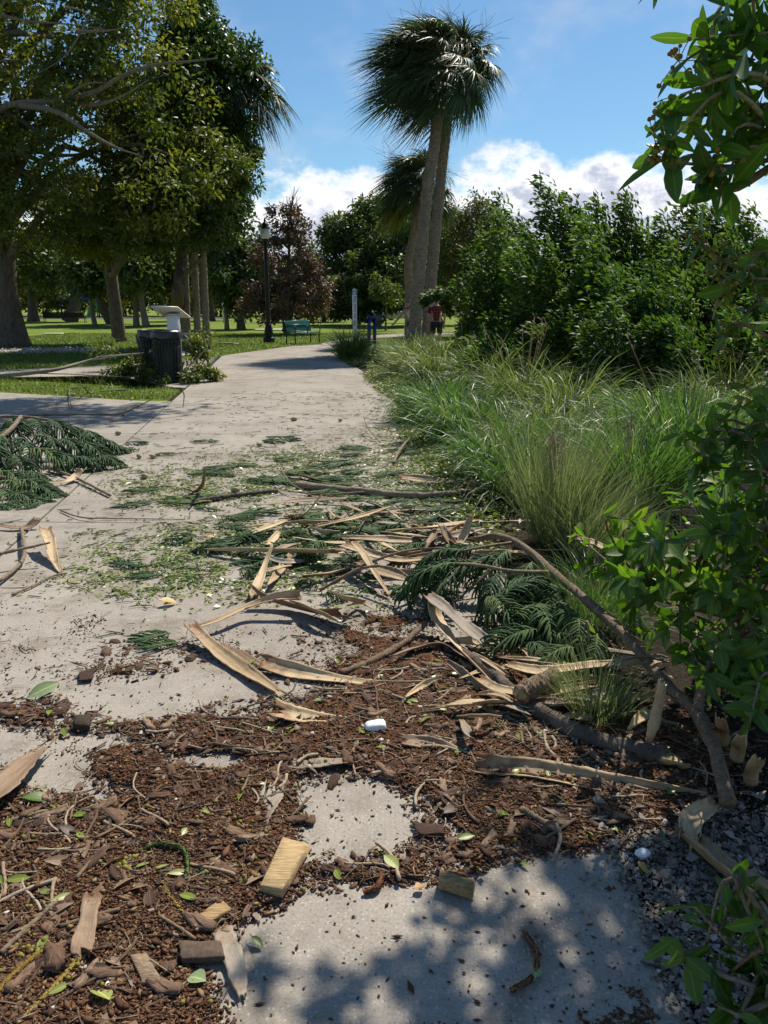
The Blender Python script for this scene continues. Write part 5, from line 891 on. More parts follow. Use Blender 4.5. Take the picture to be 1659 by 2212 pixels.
# ------------------------------------------------------------------ storm debris: needle sprays and fallen branches
def rotm(rz=0, ry=0, rx=0): return (Matrix.Rotation(rz, 3, 'Z') @ Matrix.Rotation(ry, 3, 'Y') @ Matrix.Rotation(rx, 3, 'X'))
def spray_bm(length, nc, cl, droop, sweep, flat=False):
    mb = MB(); t = np.linspace(0, 1, 9); rc = np.c_[t*length, .03*np.sin(t*2.5), (.05*np.sin(t*3) if not flat else .012+.01*np.sin(t*3))-droop*.25*length*t**2]; tubes(mb, rc, np.linspace(.005, .003, 9), 5, .9)
    m = 9; tt = np.repeat(np.linspace(.05, 1, nc), 2)+rng.normal(size=nc*2)*.01; sg = np.tile([1, -1], nc); B = len(tt); c0 = np.stack([np.interp(tt, t, rc[:, q]) for q in range(3)], 1)
    L = cl*(.55+.6*np.sin(np.clip(tt, 0, 1)*2.4+.35))*np.where(rng.random(B) < .15, .3, 1)*rng.uniform(.6, 1.15, B); yaw = sg*(R(62)-R(28)*tt+rng.normal(size=B)*.24); s = np.linspace(0, 1, m); P = [c0]
    for i in range(m-1):
        f = (i+.5)/(m-1); y = yaw*(1-.55*f*sweep); pit = (.35-droop*1.5*f+.1*rng.normal(size=B)) if not flat else (.08*rng.normal(size=B)-.06*(f-.4)); P.append(P[-1]+(L/(m-1))[:, None]*np.stack([np.cos(y)*np.cos(pit), np.sin(y)*np.cos(pit), np.sin(pit)], 1))
    P = np.stack(P, 1)
    if flat: P[:, :, 2] = np.clip(P[:, :, 2], .004, .05)
    rad = .0040*np.array([.9, 1.1, 1.0, 1.15, 1.0, 1.1, .95, .85, .35])[None]*rng.uniform(.8, 1.15, (B, 1)); tubes(mb, P, rad, 5, np.clip(rng.random(B)*.8+.1, 0, 1)); return mb
def mesh_of(mb, name, mat): o = mb.build(name, mat); me = o.data; bpy.data.objects.remove(o); return me
HANG = [mesh_of(spray_bm(rng.uniform(.24, .32), 30, rng.uniform(.12, .16), rng.uniform(1.0, 1.4), .7), 'needle_spray', MT['needle']) for _ in range(4)]
FLAT = [mesh_of(spray_bm(rng.uniform(.16, .30), int(rng.integers(10, 22)), rng.uniform(.10, .15), .1, 1.25, True), 'needle_spray', MT['needle']) for _ in range(6)]
def put(me, name, loc, M3=None, s=1.0, parent=None):
    o = bpy.data.objects.new(name, me); COL.objects.link(o); o.parent = parent; M4 = (M3 or Matrix.Identity(3)).to_4x4(); M4 = Matrix.Translation([float(v) for v in loc]) @ M4 @ Matrix.Scale(s, 4); o.matrix_local = M4; return o
def branch(name, label, base, lines, radii, mat, sprays=(), cat='fallen branch', twigs=(), end=None):
    r = thing(name, label, cat, base); b = np.asarray(base)
    mb = MB(); 
    for i, (pts, (r0, r1)) in enumerate(zip(lines, radii)):
        n = 40 if i == 0 else 22; P = smooth_line(pts, n); m_ = MB(); k = 12 if r0 > .015 else 8; tubes(m_, P, np.linspace(r0, r1, n), k, .5); v = m_.v[0]; ax = np.repeat(P, k, 0); v = ax+(v-ax)*(1+.14*rng.normal(size=(len(v), 1))*(1 if r0 > .012 else .5)); mb.add(v, m_.q[0], m_.t[0], rng.uniform(.25, .8), m_.a[0])
        if r0 < .03:    # scale-like stubs left on the twigs
            pass
    mb.build('limb', MT[mat], r)
    for pts, r0 in twigs: mb = MB(); tubes(mb, smooth_line(pts, 14), np.linspace(r0, r0*.5, 14), 6, rng.random()); mb.build('twig', MT[mat], r)
    if end is not None: p, d_, rad = end; mb = MB(); q = smooth_line([p, p+d_*.5, p+d_], 5); tubes(mb, q, np.array([rad*1.02, rad*.95, rad*.7, rad*.5, rad*.2]), 9, .7, .6); v = mb.v[0]; v += rng.normal(size=v.shape)*rad*.12; mb.build('torn_end', MT['wood'], r)
    for (x, y, Y, az, pit, s, hang) in sprays:
        p = A(x, y, Y); p[2] = max(p[2], .012); put((HANG if hang else FLAT)[rng.integers(4)], 'needle_spray', p-b, rotm(R(az), R(pit), R(rng.normal()*12)), s, r)
    return r
W_ = lambda *q: A(*q)
# big curved branch at the right
ml = [W_(1025, 1165, 4.42), W_(1075, 1158, 4.35), W_(1130, 1180, 4.1), W_(1200, 1240, 3.72), W_(1300, 1326, 3.22), W_(1370, 1395, 2.95), W_(1440, 1480, 2.66), W_(1505, 1540, 2.45), W_(1548, 1630, 2.22), W_(1575, 1735, 2.02)]
l2 = [W_(1505, 1540, 2.45), W_(1520, 1480, 2.5), W_(1535, 1430, 2.55)]
l3 = [W_(1185, 1236, 3.75), W_(1110, 1234, 3.72), W_(1040, 1222, 3.78), W_(985, 1217, 3.8)]
l4 = [W_(1110, 1172, 4.2), W_(1050, 1180, 4.1), W_(1000, 1190, 4.05)]
l5 = [W_(1075, 1222, 3.8), W_(1040, 1250, 3.8), W_(985, 1300, 3.7)]; l6 = [W_(1000, 1222, 3.8), W_(975, 1260, 3.72), W_(985, 1330, 3.6)]
S1 = [(985, 1217, 3.8, 180, 22, 1.0, 1), (1040, 1214, 3.85, 190, 15, 1.0, 1), (1000, 1190, 4.05, 170, 15, .9, 1), (1030, 1180, 4.15, 200, 10, .9, 1), (1100, 1190, 4.0, 215, 20, 1.0, 1), (1150, 1215, 3.85, 230, 25, 1.0, 1), (1080, 1235, 3.75, 235, 30, 1.0, 1), (1120, 1250, 3.7, 250, 35, 1.0, 1), (1190, 1260, 3.65, 250, 30, 1.0, 1), (1050, 1290, 3.6, 290, 10, 1.0, 1), (1060, 1310, 3.5, 30, -10, 1.0, 1), (1085, 1300, 3.5, 20, -20, .95, 1), (1110, 1330, 3.4, 10, 0, 1.0, 1), (1150, 1310, 3.45, 280, 20, 1.0, 1), (1210, 1300, 3.45, 265, 25, 1.0, 1), (1250, 1330, 3.3, 250, 25, 1.0, 1), (1070, 1370, 3.35, 340, 0, .9, 1), (1130, 1390, 3.25, 300, 5, .9, 1), (1200, 1370, 3.25, 320, 10, .9, 1), (1290, 1370, 3.1, 240, 25, .9, 1), (985, 1240, 3.75, 200, 40, .85, 1), (960, 1225, 3.8, 170, 35, .85, 1), (1240, 1400, 3.1, 200, 5, .8, 1), (1160, 1360, 3.3, 200, 5, .9, 1), (1010, 1215, 3.85, 150, 18, .9, 1), (1080, 1200, 3.95, 180, 18, .9, 1)]
branch('fallen_branch', 'large curved conifer branch at the right, arching down into the leafy bush', ml[0]*np.array([1, 1, 0]), [ml, l2, l3, l4, l5, l6], [(.017, .023), (.018, .014), (.010, .007), (.010, .006), (.007, .004), (.007, .004)], 'limb', S1)
# broken dark log with torn orange end
bl = [W_(985, 1400, 3.32), G(1060, 1450, .05), G(1110, 1500, .04), G(1180, 1545, .035), G(1280, 1595, .03), G(1390, 1625, .03), G(1440, 1640, .03)]
branch('fallen_branch', 'dark ringed branch lying under tan fronds, with a torn orange end', bl[0]*np.array([1, 1, 0]), [bl], [(.022, .033)], 'bark', [], end=(G(1436, 1638, .035), G(1490, 1655, .04)-G(1436, 1638, .035), .030))
br = [G(1125, 1500, .09), G(1160, 1480, .10), G(1200, 1462, .10)]
branch('broken_log', 'short thick broken piece of branch resting on tan palm strips', br[0]*np.array([1, 1, 0]), [br], [(.036, .034)], 'limb', [], 'branch piece', end=(br[0], (br[0]-br[1])*.18, .036))
# branch across the path
bl = [G(640, 1047, .03), G(720, 1056, .025), G(800, 1062, .03), G(870, 1070, .03), G(960, 1068, .035), G(1040, 1058, .05), G(1100, 1040, .10)]
branch('fallen_branch', 'long thin grey branch lying straight across the path, farthest of the crossing branches', bl[0]*np.array([1, 1, 0]), [bl, [bl[4], G(1000, 1040, .09), G(1018, 1012, .17)], [bl[2], G(700, 1068, .02), G(630, 1062, .02)]], [(.032, .022), (.007, .004), (.008, .005)], 'limb', [(830, 1075, 5.9, 200, 0, .8, 0), (900, 1080, 5.8, 240, 0, .8, 0)])
bl = [G(415, 1085, .02), G(470, 1075, .025), G(540, 1066, .02), G(600, 1060, .02)]
branch('fallen_branch', 'short straight grey stick left of the long crossing branch', bl[0]*np.array([1, 1, 0]), [bl], [(.022, .015)], 'bark', [])
# knobbly stems in the heap
for lab, pts, rr in (('scaly tapering stem lying in the seed litter below the heap', [G(735, 1455, .015), G(800, 1430, .02), G(870, 1390, .03), G(920, 1345, .05)], (.016, .013)),
                     ('thin scaly twig arching over the tan strips in the middle of the heap', [G(720, 1260, .02), G(800, 1215, .10), G(880, 1190, .14), G(960, 1185, .16), G(1040, 1200, .16)], (.009, .006)),
                     ('bent scaly twig running from the heap centre to the hanging dark spray', [G(690, 1275, .02), G(780, 1228, .12), G(850, 1228, .16), G(900, 1260, .14)], (.009, .006)),
                     ('thin bare twig leaning over the crossing branch', [G(600, 1000, .16), G(625, 1040, .10), G(680, 1075, .02)], (.006, .004)),
                     ('dark rough stick rising out of the grass by the palm strips', [G(1000, 1075, .03), G(1030, 1020, .15), G(1100, 960, .30)], (.009, .004)),
                     ('short cut grey stick standing on the path edge', [G(850, 1000, .02), G(862, 975, .07), G(885, 945, .12)], (.016, .013)),
                     ('thin twig fork at the path edge by the grass', [G(820, 955, .02), G(795, 925, .10), G(787, 905, .15)], (.006, .003)),
                     ('brown leaning twig with peeled bark at the left edge', [G(-20, 1200, .10), G(50, 1185, .11), G(108, 1172, .13)], (.012, .006)),
                     ('knotted grey twig at the left edge below the pile', [G(45, 1140, .03), G(52, 1180, .05), G(45, 1215, .03), G(0, 1255, .03)], (.013, .010)),
                     ('dark slim twig on bare concrete near the left edge', [G(25, 1285, .01), G(70, 1265, .015), G(110, 1245, .012), G(145, 1238, .01)], (.007, .004)),
                     ('wiry twig with side shoots lying left of the green litter', [G(130, 1103, .012), G(180, 1118, .02), G(265, 1120, .01), G(400, 1122, .01)], (.006, .003)),
                     ('pale stub of branch jutting from the left pile', [G(105, 1010, .03), G(170, 1035, .03), G(238, 1070, .02)], (.014, .011)),
                     ('weathered stick at lower left crossing the brown litter', [G(0, 2060, .02), G(70, 1995, .022), G(130, 1940, .02)], (.007, .006)),
                     ('pale stick in the litter at the left edge', [G(0, 1780, .012), G(60, 1762, .02), G(150, 1738, .012)], (.007, .004)),
                     ('dark charred stick at the edge of the shell gravel', [G(1125, 1748, .02), G(1170, 1775, .02), G(1212, 1805, .02)], (.012, .008)),
                     ('grey stick propped at the far right among dry strips', [G(1659, 1960, .10), G(1600, 1990, .03), G(1560, 2010, .02)], (.010, .008)),
                     ('long dark twig with a lifted tip on the shaded side path', [G(60, 897, .02), G(200, 895, .05), G(260, 893, .06), G(330, 862, .17)], (.014, .007)),
                     ('dark twig poking up from the lawn edge', [G(150, 840, .02), G(148, 858, .03), G(155, 880, .05)], (.009, .006))):
    r = thing('twig', lab, 'twig', pts[0]*np.array([1, 1, 0])); mb = MB(); P = smooth_line(pts, 30); m_ = MB(); tubes(m_, P, np.linspace(rr[0], rr[1], 30), 8, .5); v = m_.v[0]; ax = np.repeat(P, 8, 0); mb.add(ax+(v-ax)*(1+.16*rng.normal(size=(len(v), 1))), m_.q[0], m_.t[0], rng.uniform(.2, .8)); mb.build('stem', MT['limb'], r)
    if rr[0] < .012:
        for z in range(2): k = rng.integers(8, 26); mb = MB(); e = P[k]+np.array([rng.normal()*.07, rng.normal()*.07, .02*rng.random()]); tubes(mb, smooth_line([P[k], (P[k]+e)/2+rng.normal(size=3)*.01, e], 6), np.linspace(rr[1], .002, 6), 5, rng.random()); mb.build('side_shoot', MT['limb'], r)
# left pile of conifer branches
def pile(label, lines, radii, sprays): branch('fallen_branch', label, lines[0][0]*np.array([1, 1, 0]), lines, radii, 'limb', sprays)
pa = [W_(-60, 905, 7.9), W_(20, 900, 7.9), W_(90, 905, 8.0), W_(150, 920, 8.1), W_(200, 945, 8.2), W_(245, 968, 8.25)]
S2 = [(x, y, Y, az, 20, s, 1) for x, y, Y, az, s in [(20, 905, 7.9, -60, 1.5), (60, 905, 7.95, -50, 1.5), (100, 910, 8.0, -40, 1.5), (130, 920, 8.05, -30, 1.5), (165, 930, 8.1, -30, 1.4), (200, 948, 8.1, -15, 1.4), (225, 962, 8.1, 0, 1.2), (80, 940, 7.6, -40, 1.5), (120, 950, 7.6, -30, 1.5), (160, 960, 7.6, -20, 1.5), (190, 985, 7.5, -10, 1.3), (40, 945, 7.4, -60, 1.5), (0, 940, 7.4, -80, 1.5), (60, 970, 7.2, -20, 1.5), (20, 985, 7.0, -50, 1.5), (110, 985, 7.2, -10, 1.4), (150, 990, 7.2, 0, 1.3), (-20, 965, 7.1, -60, 1.6), (-40, 920, 7.6, -60, 1.6), (205, 990, 7.3, 5, 1.1), (45, 920, 7.8, 230, 1.4), (0, 915, 7.8, 250, 1.5)]]
pile('big conifer branch piled at the left edge, farther one, needles drooping over the concrete', [pa, [W_(-20, 960, 7.2), W_(20, 930, 7.5), W_(45, 900, 7.8)], [W_(30, 912, 7.8), W_(100, 940, 7.7), W_(160, 985, 7.4)]], [(.018, .007), (.024, .02), (.008, .005)], S2)
pb = [W_(-60, 1035, 6.4), W_(0, 1030, 6.5), W_(60, 1050, 6.4), W_(110, 1085, 6.1)]
S3 = [(x, y, Y, az, 14, s, 1) for x, y, Y, az, s in [(0, 1040, 6.4, -30, 1.3), (30, 1040, 6.4, -20, 1.3), (60, 1055, 6.3, -15, 1.2), (85, 1070, 6.2, -10, 1.1), (20, 1070, 6.1, -25, 1.2), (-20, 1060, 6.2, -35, 1.3), (50, 1085, 6.0, -10, 1.1), (0, 1095, 5.9, 10, 1.0), (30, 1100, 5.8, 20, .9), (-20, 1020, 6.6, -20, 1.3), (40, 1020, 6.7, -20, 1.2), (-30, 1100, 5.8, 0, 1.2)]]
pile('conifer branch at the left edge, nearer one, below the bigger pile', [pb], [(.016, .006)], S3)
# loose sprays scattered across the path, each its own thing
def loose(x, y, az, s, lab, grp=None):
    p = G(x, y, .004); hg = y > 1130 and rng.random() < .4; o = put(HANG[rng.integers(4)] if hg else FLAT[rng.integers(6)], 'conifer_spray', p+np.array([0, 0, .035*hg]), rotm(R(az), R(12)*hg, R(rng.normal()*25)*hg), s*(.8 if hg else 1)); tag(o, lab, 'conifer spray', grp)
hand = [(620, 955), (575, 950), (735, 985), (690, 1000), (640, 992), (560, 1010), (600, 1018), (480, 1118), (618, 1160), (505, 1172), (425, 1168), (720, 1162), (770, 1168), (835, 1152), (870, 1158), (915, 1165), (620, 1212), (560, 1196), (590, 1225), (330, 1086), (395, 1078), (350, 1058), (452, 1088), (478, 1102), (620, 1048), (735, 1098), (830, 1092), (858, 1105), (702, 1112), (772, 1118), (650, 1218), (700, 1208), (300, 975), (318, 986), (272, 960), (320, 1232), (350, 1240), (445, 1195), (805, 970), (835, 975), (870, 980), (905, 985), (870, 1000), (930, 1005), (850, 962), (940, 1030), (660, 1068), (790, 1010), (505, 1010), (440, 1030), (400, 1025), (780, 1035), (560, 1222), (730, 1225), (470, 1190), (540, 1165), (660, 1175), (950, 1180), (900, 1130), (960, 1100), (1010, 1090), (980, 1060), (1040, 1110), (990, 1130), (150, 838), (220, 842)]
hand += [(rng.uniform(470, 1010), rng.normal(1185, 42)) for _ in range(48)]+[(rng.uniform(430, 900), rng.normal(1030, 35)) for _ in range(12)]
for x, y in hand: loose(x+rng.normal()*4, y+rng.normal()*3, rng.uniform(-40, 40)+rng.choice([0, 180]), rng.uniform(.75, 1.15)*np.interp(y, [840, 1000, 1250], [1.3, 1.2, .85]), 'flat green conifer spray lying loose on the middle of the path', 'loose conifer sprays on the path')
for x, y, az, s, lab in ((368, 1372, 200, .85, 'bunched dark green conifer spray wedged beside the folded tan strip'), (385, 1392, 190, .8, 'second conifer spray pressed under the one beside the folded tan strip'), (690, 1302, 10, .8, 'flat conifer spray on bare concrete beside the curled brown strip'), (600, 1215, 20, .9, 'conifer spray at the left end of the heap')): loose(x, y, az, s, lab)
# hanging sprays on the heap
for x, y, Y, az, pit, s, lab in ((785, 1262, 4.1, 280, 30, .85, 'small drooping conifer spray hanging off the twig left of the larger one'), (850, 1262, 4.05, 290, 28, 1.2, 'large drooping conifer spray hanging in front of the heap centre'), (700, 1170, 4.7, 230, 10, 1.0, 'drooping conifer spray tucked behind the long tan strip')):
    o = put(HANG[rng.integers(4)], 'conifer_spray', A(x, y, Y), rotm(R(az), R(pit), 0), s); tag(o, lab, 'conifer spray')
# leafy limb fallen against the litter bins
fb = [G(-40, 818, .02), G(0, 812, .05), G(60, 806, .12), G(120, 798, .18), G(180, 782, .28), G(235, 770, .38), G(300, 764, .42)]
r = thing('fallen_limb', 'fallen pale limb with olive leaves lying against the litter bins', 'fallen branch', fb[0]*np.array([1, 1, 0])); mb = MB(); tubes(mb, smooth_line(fb, 30), np.linspace(.055, .02, 30), 9, .8)
for pts in ([fb[2], G(150, 808, .1), G(230, 812, .12), G(300, 815, .1)], [fb[4], G(226, 766, .6), G(228, 745, .8), G(232, 730, .95)], [fb[4], G(260, 768, .55), G(310, 762, .6)], [G(400, 800, .3), G(430, 770, .6), G(455, 735, .95)]): tubes(mb, smooth_line(pts, 14), np.linspace(.014, .005, 14), 6, .8)
mb.build('limb', MT['palebark'], r); lf = MB(); C = [G(x, y, 0)+np.array([0, 0, 0]) for x, y in ()]
for x, y, Y, cr_, n in [(270, 800, 16.3, .34, 420), (300, 790, 16.4, .30, 320), (245, 808, 16.6, .28, 240), (330, 812, 15.6, .18, 60), (310, 818, 16, .22, 200), (352, 815, 15.3, .12, 40), (350, 738, 15.6, .14, 30), (338, 752, 15.6, .18, 30), (420, 745, 16.6, .22, 230), (435, 765, 16.6, .24, 240), (425, 735, 16.8, .20, 180), (440, 800, 15.9, .26, 260), (415, 815, 15.8, .24, 220), (455, 808, 16, .22, 220), (465, 818, 16, .16, 120), (405, 790, 16.3, .22, 140), (440, 728, 17, .2, 140), (230, 745, 18.5, .25, 130), (222, 758, 18.5, .25, 120), (345, 795, 15.7, .16, 40), (410, 825, 15.5, .2, 150)]:
    c = A(x, y, Y); c[2] = max(c[2], .12); crown(lf, np.array([c]), cr_, n, .10, .042, (.15, 0, 0), .35)
lf.build('foliage', MT['oakleaf'], r)
tw = [(235, 775, 17, .3, 200), (330, 770, 17.5, .25, 60)]

# ------------------------------------------------------------------ palm sheaths and strips
def sheath(label, pts, w, curl=1.1, roll=0., mat='sheath', th=.0035, n=34, k=11, fray=.0, keel=0., name='palm_strip', cat='palm strip', rolls=None):
    P = smooth_line(pts, n); t = np.linspace(0, 1, n); wt = np.interp(t, np.linspace(0, 1, len(w)), w); T = nrm(np.gradient(P, axis=0)); up = np.array([0, 0, 1.]); S = np.cross(T, up); bad = np.linalg.norm(S, axis=1, keepdims=True) < .25; S = nrm(np.where(bad, np.cross(T, [0, 1., 0]), S)); U = np.cross(S, T)
    ro = np.interp(t, np.linspace(0, 1, len(rolls)), rolls) if rolls is not None else np.full(n, roll); ro = ro+.25*np.sin(t*rng.uniform(3, 8)+rng.random()*6)*np.clip(t*3, 0, 1); S, U = S*np.cos(ro)[:, None]+U*np.sin(ro)[:, None], U*np.cos(ro)[:, None]-S*np.sin(ro)[:, None]
    u = np.linspace(-1, 1, k); cu = np.maximum(np.interp(t, [0, .5, 1], [curl, curl*.9, curl*1.3]) if np.isscalar(curl) else np.interp(t, np.linspace(0, 1, len(curl)), curl), .05)
    ph = u[None]*cu[:, None]/2; rr = (wt/cu)[:, None]; jag = 1+.05*rng.normal(size=(n, k))*(np.abs(u)[None] > .7)+.05*np.sin(t*rng.uniform(5, 11)+rng.random()*6)[:, None]+.02*np.sin(t*40+rng.random()*6)[:, None]; X = rr*np.sin(ph)*jag; Z = rr*(1-np.cos(ph))-keel*wt[:, None]*(1-np.abs(u))[None]+.018*wt[:, None]*np.sin(u*9+3*np.sin(t*5)[:, None])
    V = P[:, None]+X[..., None]*S[:, None]+Z[..., None]*U[:, None]
    if fray: V[0] += -T[0]*(fray*rng.random(k))[:, None]
    V[-1] += T[-1]*(.5*wt[-1]*rng.normal(size=k))[:, None]; V[0] -= T[0]*(.22*wt[0]*rng.normal(size=k))[:, None]
    Nn = np.cross(np.gradient(V, axis=0), np.gradient(V, axis=1)); Nn = nrm(Nn); V2 = V-Nn*th*np.where(np.sum(Nn*U[:, None], -1, keepdims=True) > 0, 1, -1)
    low = min(0., min(V[..., 2].min(), V2[..., 2].min())-.003); V[..., 2] -= low*np.clip(1, 0, 1); V2[..., 2] -= low
    i = np.arange(n-1)[:, None]; j = np.arange(k-1)[None]; q = np.stack([i*k+j, i*k+j+1, (i+1)*k+j+1, (i+1)*k+j], -1).reshape(-1, 4); NK = n*k
    ring = [a*k for a in range(n)]+[(n-1)*k+b for b in range(1, k)]+[a*k+k-1 for a in range(n-2, -1, -1)]+[b for b in range(k-2, 0, -1)]; m = len(ring)
    e = [[ring[a], ring[(a+1) % m], ring[(a+1) % m]+NK, ring[a]+NK] for a in range(m)]; mb = MB(); mb.add(np.vstack([V.reshape(-1, 3), V2.reshape(-1, 3)]), np.vstack([q, q[:, ::-1]+NK, e]), None, np.tile(np.tile(u*.5+.5, n), 2)+rng.random()*3, np.tile(np.repeat(t, k), 2))
    o = mb.build(name, MT[mat], origin=np.array([P[0][0], P[0][1], 0])); return tag(o, label, cat)
g = G
sheath('folded tan strip with its brown flap spread, running down right from the bunched spray', [g(412, 1352, .07), g(460, 1400, .03), g(530, 1450, .015), g(600, 1498, .02)], [.07, .075, .07, .05], 1.6)
sheath('brown flat flap beside the folded tan strip', [g(440, 1385, .03), g(490, 1400, .02), g(548, 1435, .012)], [.03, .06, .065], .5, .2, 'sheath_dark')
sheath('pale slender strip arcing from a curled scoop end down to the bunched spray', [g(652, 1290, .10), g(600, 1290, .10), g(540, 1308, .07), g(480, 1335, .06), g(430, 1352, .06)], [.085, .055, .045, .03, .015], [2.2, 1.6, 1.4, 1.2, 1], .3, keel=.15)
sheath('broad grey-brown sheath curling up to a wide torn reddish end', [g(745, 1330, .06), g(690, 1325, .035), g(630, 1310, .03), g(570, 1290, .06), g(545, 1270, .10)], [.105, .085, .065, .05, .045], 1.5, -.75, 'sheath_dark')
sheath('long tan strip pointing left across the heap, the straightest of all', [g(735, 1192, .10), g(640, 1190, .08), g(530, 1188, .06), g(415, 1187, .02)], [.085, .07, .045, .010], 1.1, -.5, keel=.1)
sheath('tan strip continuing right from the straight one towards the curled ends', [g(740, 1175, .10), g(800, 1195, .10), g(870, 1210, .08), g(930, 1208, .10)], [.07, .055, .045, .04], 1.2, -.4)
sheath('narrow pale strip slanting down from a curled brown head in the heap centre', [g(758, 1170, .15), g(785, 1200, .13), g(810, 1240, .08), g(840, 1285, .02)], [.075, .055, .035, .02], 1.8, .3)
sheath('short brown strip standing left of the heap, its tip leaning right', [g(545, 1290, .03), g(562, 1250, .06), g(575, 1215, .10), g(587, 1178, .17)], [.06, .05, .035, .012], 1.8)
sheath('pale curled scoop with an upright stem on bare concrete above the heap', [g(622, 1112, .05), g(640, 1120, .015), g(662, 1108, .07), g(695, 1068, .20)], [.09, .085, .03, .012], [1.5, 2.2, 1.6, 1], 0)
sheath('small curled scoop with a tall upright stem near the left pile', [g(408, 1058, .04), g(425, 1063, .02), g(438, 1045, .10), g(442, 1012, .28)], [.085, .08, .03, .012], [1.5, 2.2, 1.6, 1], 0, 'sheath_dark')
sheath('pale scoop lying on the edge of the left pile', [g(178, 1015, .09), g(165, 1030, .04), g(140, 1040, .03), g(95, 1043, .03)], [.10, .085, .04, .018], [1.8, 2.0, 1.6, 1.2], .2)
sheath('bright cream scoop standing on concrete at the left, tail pointing down right', [g(98, 1140, .13), g(105, 1165, .10), g(113, 1198, .05), g(128, 1235, .01)], [.075, .085, .06, .012], [1.6, 1.8, 1.8, 1.5], 0)
sheath('brown striped strip at the left edge under the nearer pile', [g(82, 1122, .06), g(60, 1138, .02), g(30, 1140, .02), g(0, 1135, .03)], [.08, .07, .05, .03], 1.0, .3, 'sheath_dark')
sheath('long pale strip in the upper right of the heap, beside the crossing branch', [g(865, 1030, .05), g(920, 1036, .04), g(980, 1042, .04), g(1060, 1048, .05)], [.10, .09, .06, .03], 1.0, -.4)
sheath('upturned brown strip behind the crossing branch at the grass edge', [g(1000, 1022, .16), g(1015, 1034, .08), g(1040, 1044, .05), g(1110, 1042, .06)], [.07, .055, .04, .02], 1.4)
sheath('tan strip pressed flat above the long crossing branch', [g(700, 1040, .02), g(650, 1028, .03), g(600, 1015, .05)], [.10, .07, .03], .7, -.3)
sheath('long tan strip lying lengthwise in the brown litter, wide left end and thread-like right end', [g(568, 1432, .035), g(640, 1452, .02), g(740, 1470, .015), g(850, 1480, .012), g(990, 1470, .012)], [.085, .085, .055, .035, .006], 1.7, -.35, fray=.01)
sheath('pale strip with a frayed golden left end, just above the white foam lump', [g(608, 1540, .045), g(660, 1550, .02), g(740, 1555, .012), g(840, 1558, .012), g(960, 1582, .01)], [.095, .07, .04, .028, .012], [1.4, 1.5, 1.3, 1.1, 1], -.3, fray=.05)
sheath('short curled tan piece below the long thread-ended strip', [g(740, 1500, .02), g(780, 1497, .015), g(835, 1496, .012)], [.03, .035, .03], 3.0, .2)
sheath('dark brown trough-shaped strip running into the shade, right of the foam', [g(868, 1600, .03), g(930, 1608, .02), g(990, 1632, .012), g(1045, 1655, .01)], [.055, .06, .055, .045], 1.3, -.25, 'sheath_dark')
sheath('big long straw-coloured strip with dappled shade, tip under the right-hand bush', [g(1040, 1655, .03), g(1150, 1665, .025), g(1290, 1690, .02), g(1430, 1712, .015), g(1535, 1722, .012)], [.085, .09, .085, .06, .02], 1.6, -.4, keel=.12)
sheath('boat-shaped grey flake tapering left in the brown litter', [g(745, 1645, .022), g(690, 1650, .015), g(630, 1654, .012), g(570, 1648, .012)], [.05, .06, .045, .008], .8, -.25, 'sheath_grey')
sheath('flat grey-tan plate with a torn fibrous orange foot', [g(552, 1800, .012), g(565, 1770, .015), g(582, 1735, .02), g(592, 1700, .022)], [.03, .055, .075, .07], .35, .1, 'sheath_grey', fray=.03)
sheath('large polished brown sheath at the left edge, fading to grey at the tip', [g(-60, 1760, .04), g(0, 1705, .05), g(55, 1650, .045), g(100, 1612, .03)], [.095, .105, .095, .065], 1.0, .25, 'sheath_dark')
sheath('flat greyish strip half buried in the shaded seed litter', [g(1335, 1768, .015), g(1280, 1760, .015), g(1215, 1752, .014), g(1140, 1742, .012)], [.055, .06, .05, .02], .6, 0, 'sheath_grey')
sheath('stout channelled tan strip at the lower right corner, running down out of the frame', [A(1482, 1800, 1.98), A(1540, 1850, 1.85), A(1600, 1900, 1.75), A(1700, 1985, 1.6)], [.075, .085, .09, .095], 2.0, .2, 'sheath', keel=.2)
sheath('short bent top piece folded against the channelled strip', [A(1545, 1742, 2.1), A(1515, 1760, 2.05), A(1490, 1785, 2.0), A(1484, 1815, 1.96)], [.05, .06, .07, .075], 1.9, .4, 'sheath')
sheath('long curved tan band sweeping down the right side of the seed litter', [g(935, 1300, .14), g(945, 1340, .08), g(990, 1400, .04), g(1050, 1460, .03), g(1150, 1555, .015)], [.07, .075, .07, .06, .05], 1.0, .5, fray=.01)
sheath('brown strip with a squared torn end crossing the curved band', [g(925, 1285, .16), g(955, 1310, .14), g(1000, 1350, .09), g(1058, 1392, .06)], [.06, .075, .08, .06], 1.1, -.1, 'sheath_grey')
sheath('upright curled palm scoop in the heap, right one of the standing pair', [g(985, 1190, .02), g(1000, 1165, .07), g(1010, 1140, .13), g(1020, 1118, .19)], [.05, .065, .06, .045], 2.2)
sheath('upright curled palm scoop in the heap, left one of the standing pair', [g(985, 1192, .02), g(975, 1172, .06), g(962, 1155, .10), g(955, 1142, .13)], [.04, .065, .07, .06], 1.8, 0, 'sheath_dark')
sheath('slender pale strip with a dark hooked end right of the scattered sprays', [g(888, 1135, .06), g(910, 1142, .02), g(950, 1140, .02), g(1000, 1130, .05)], [.06, .055, .035, .015], [1.5, 1.8, 1.5, 1])
sheath('broad tan strip low in the heap, pointing right to the hanging sprays', [g(768, 1212, .05), g(820, 1232, .07), g(880, 1245, .06), g(935, 1255, .05)], [.03, .075, .085, .06], 1.1, -.5)
sheath('golden-edged strip in the right-hand bundle, running under the broken log', [g(1035, 1465, .05), g(1080, 1490, .06), g(1170, 1500, .06), g(1280, 1480, .07)], [.04, .05, .06, .04], 1.5, -.3)
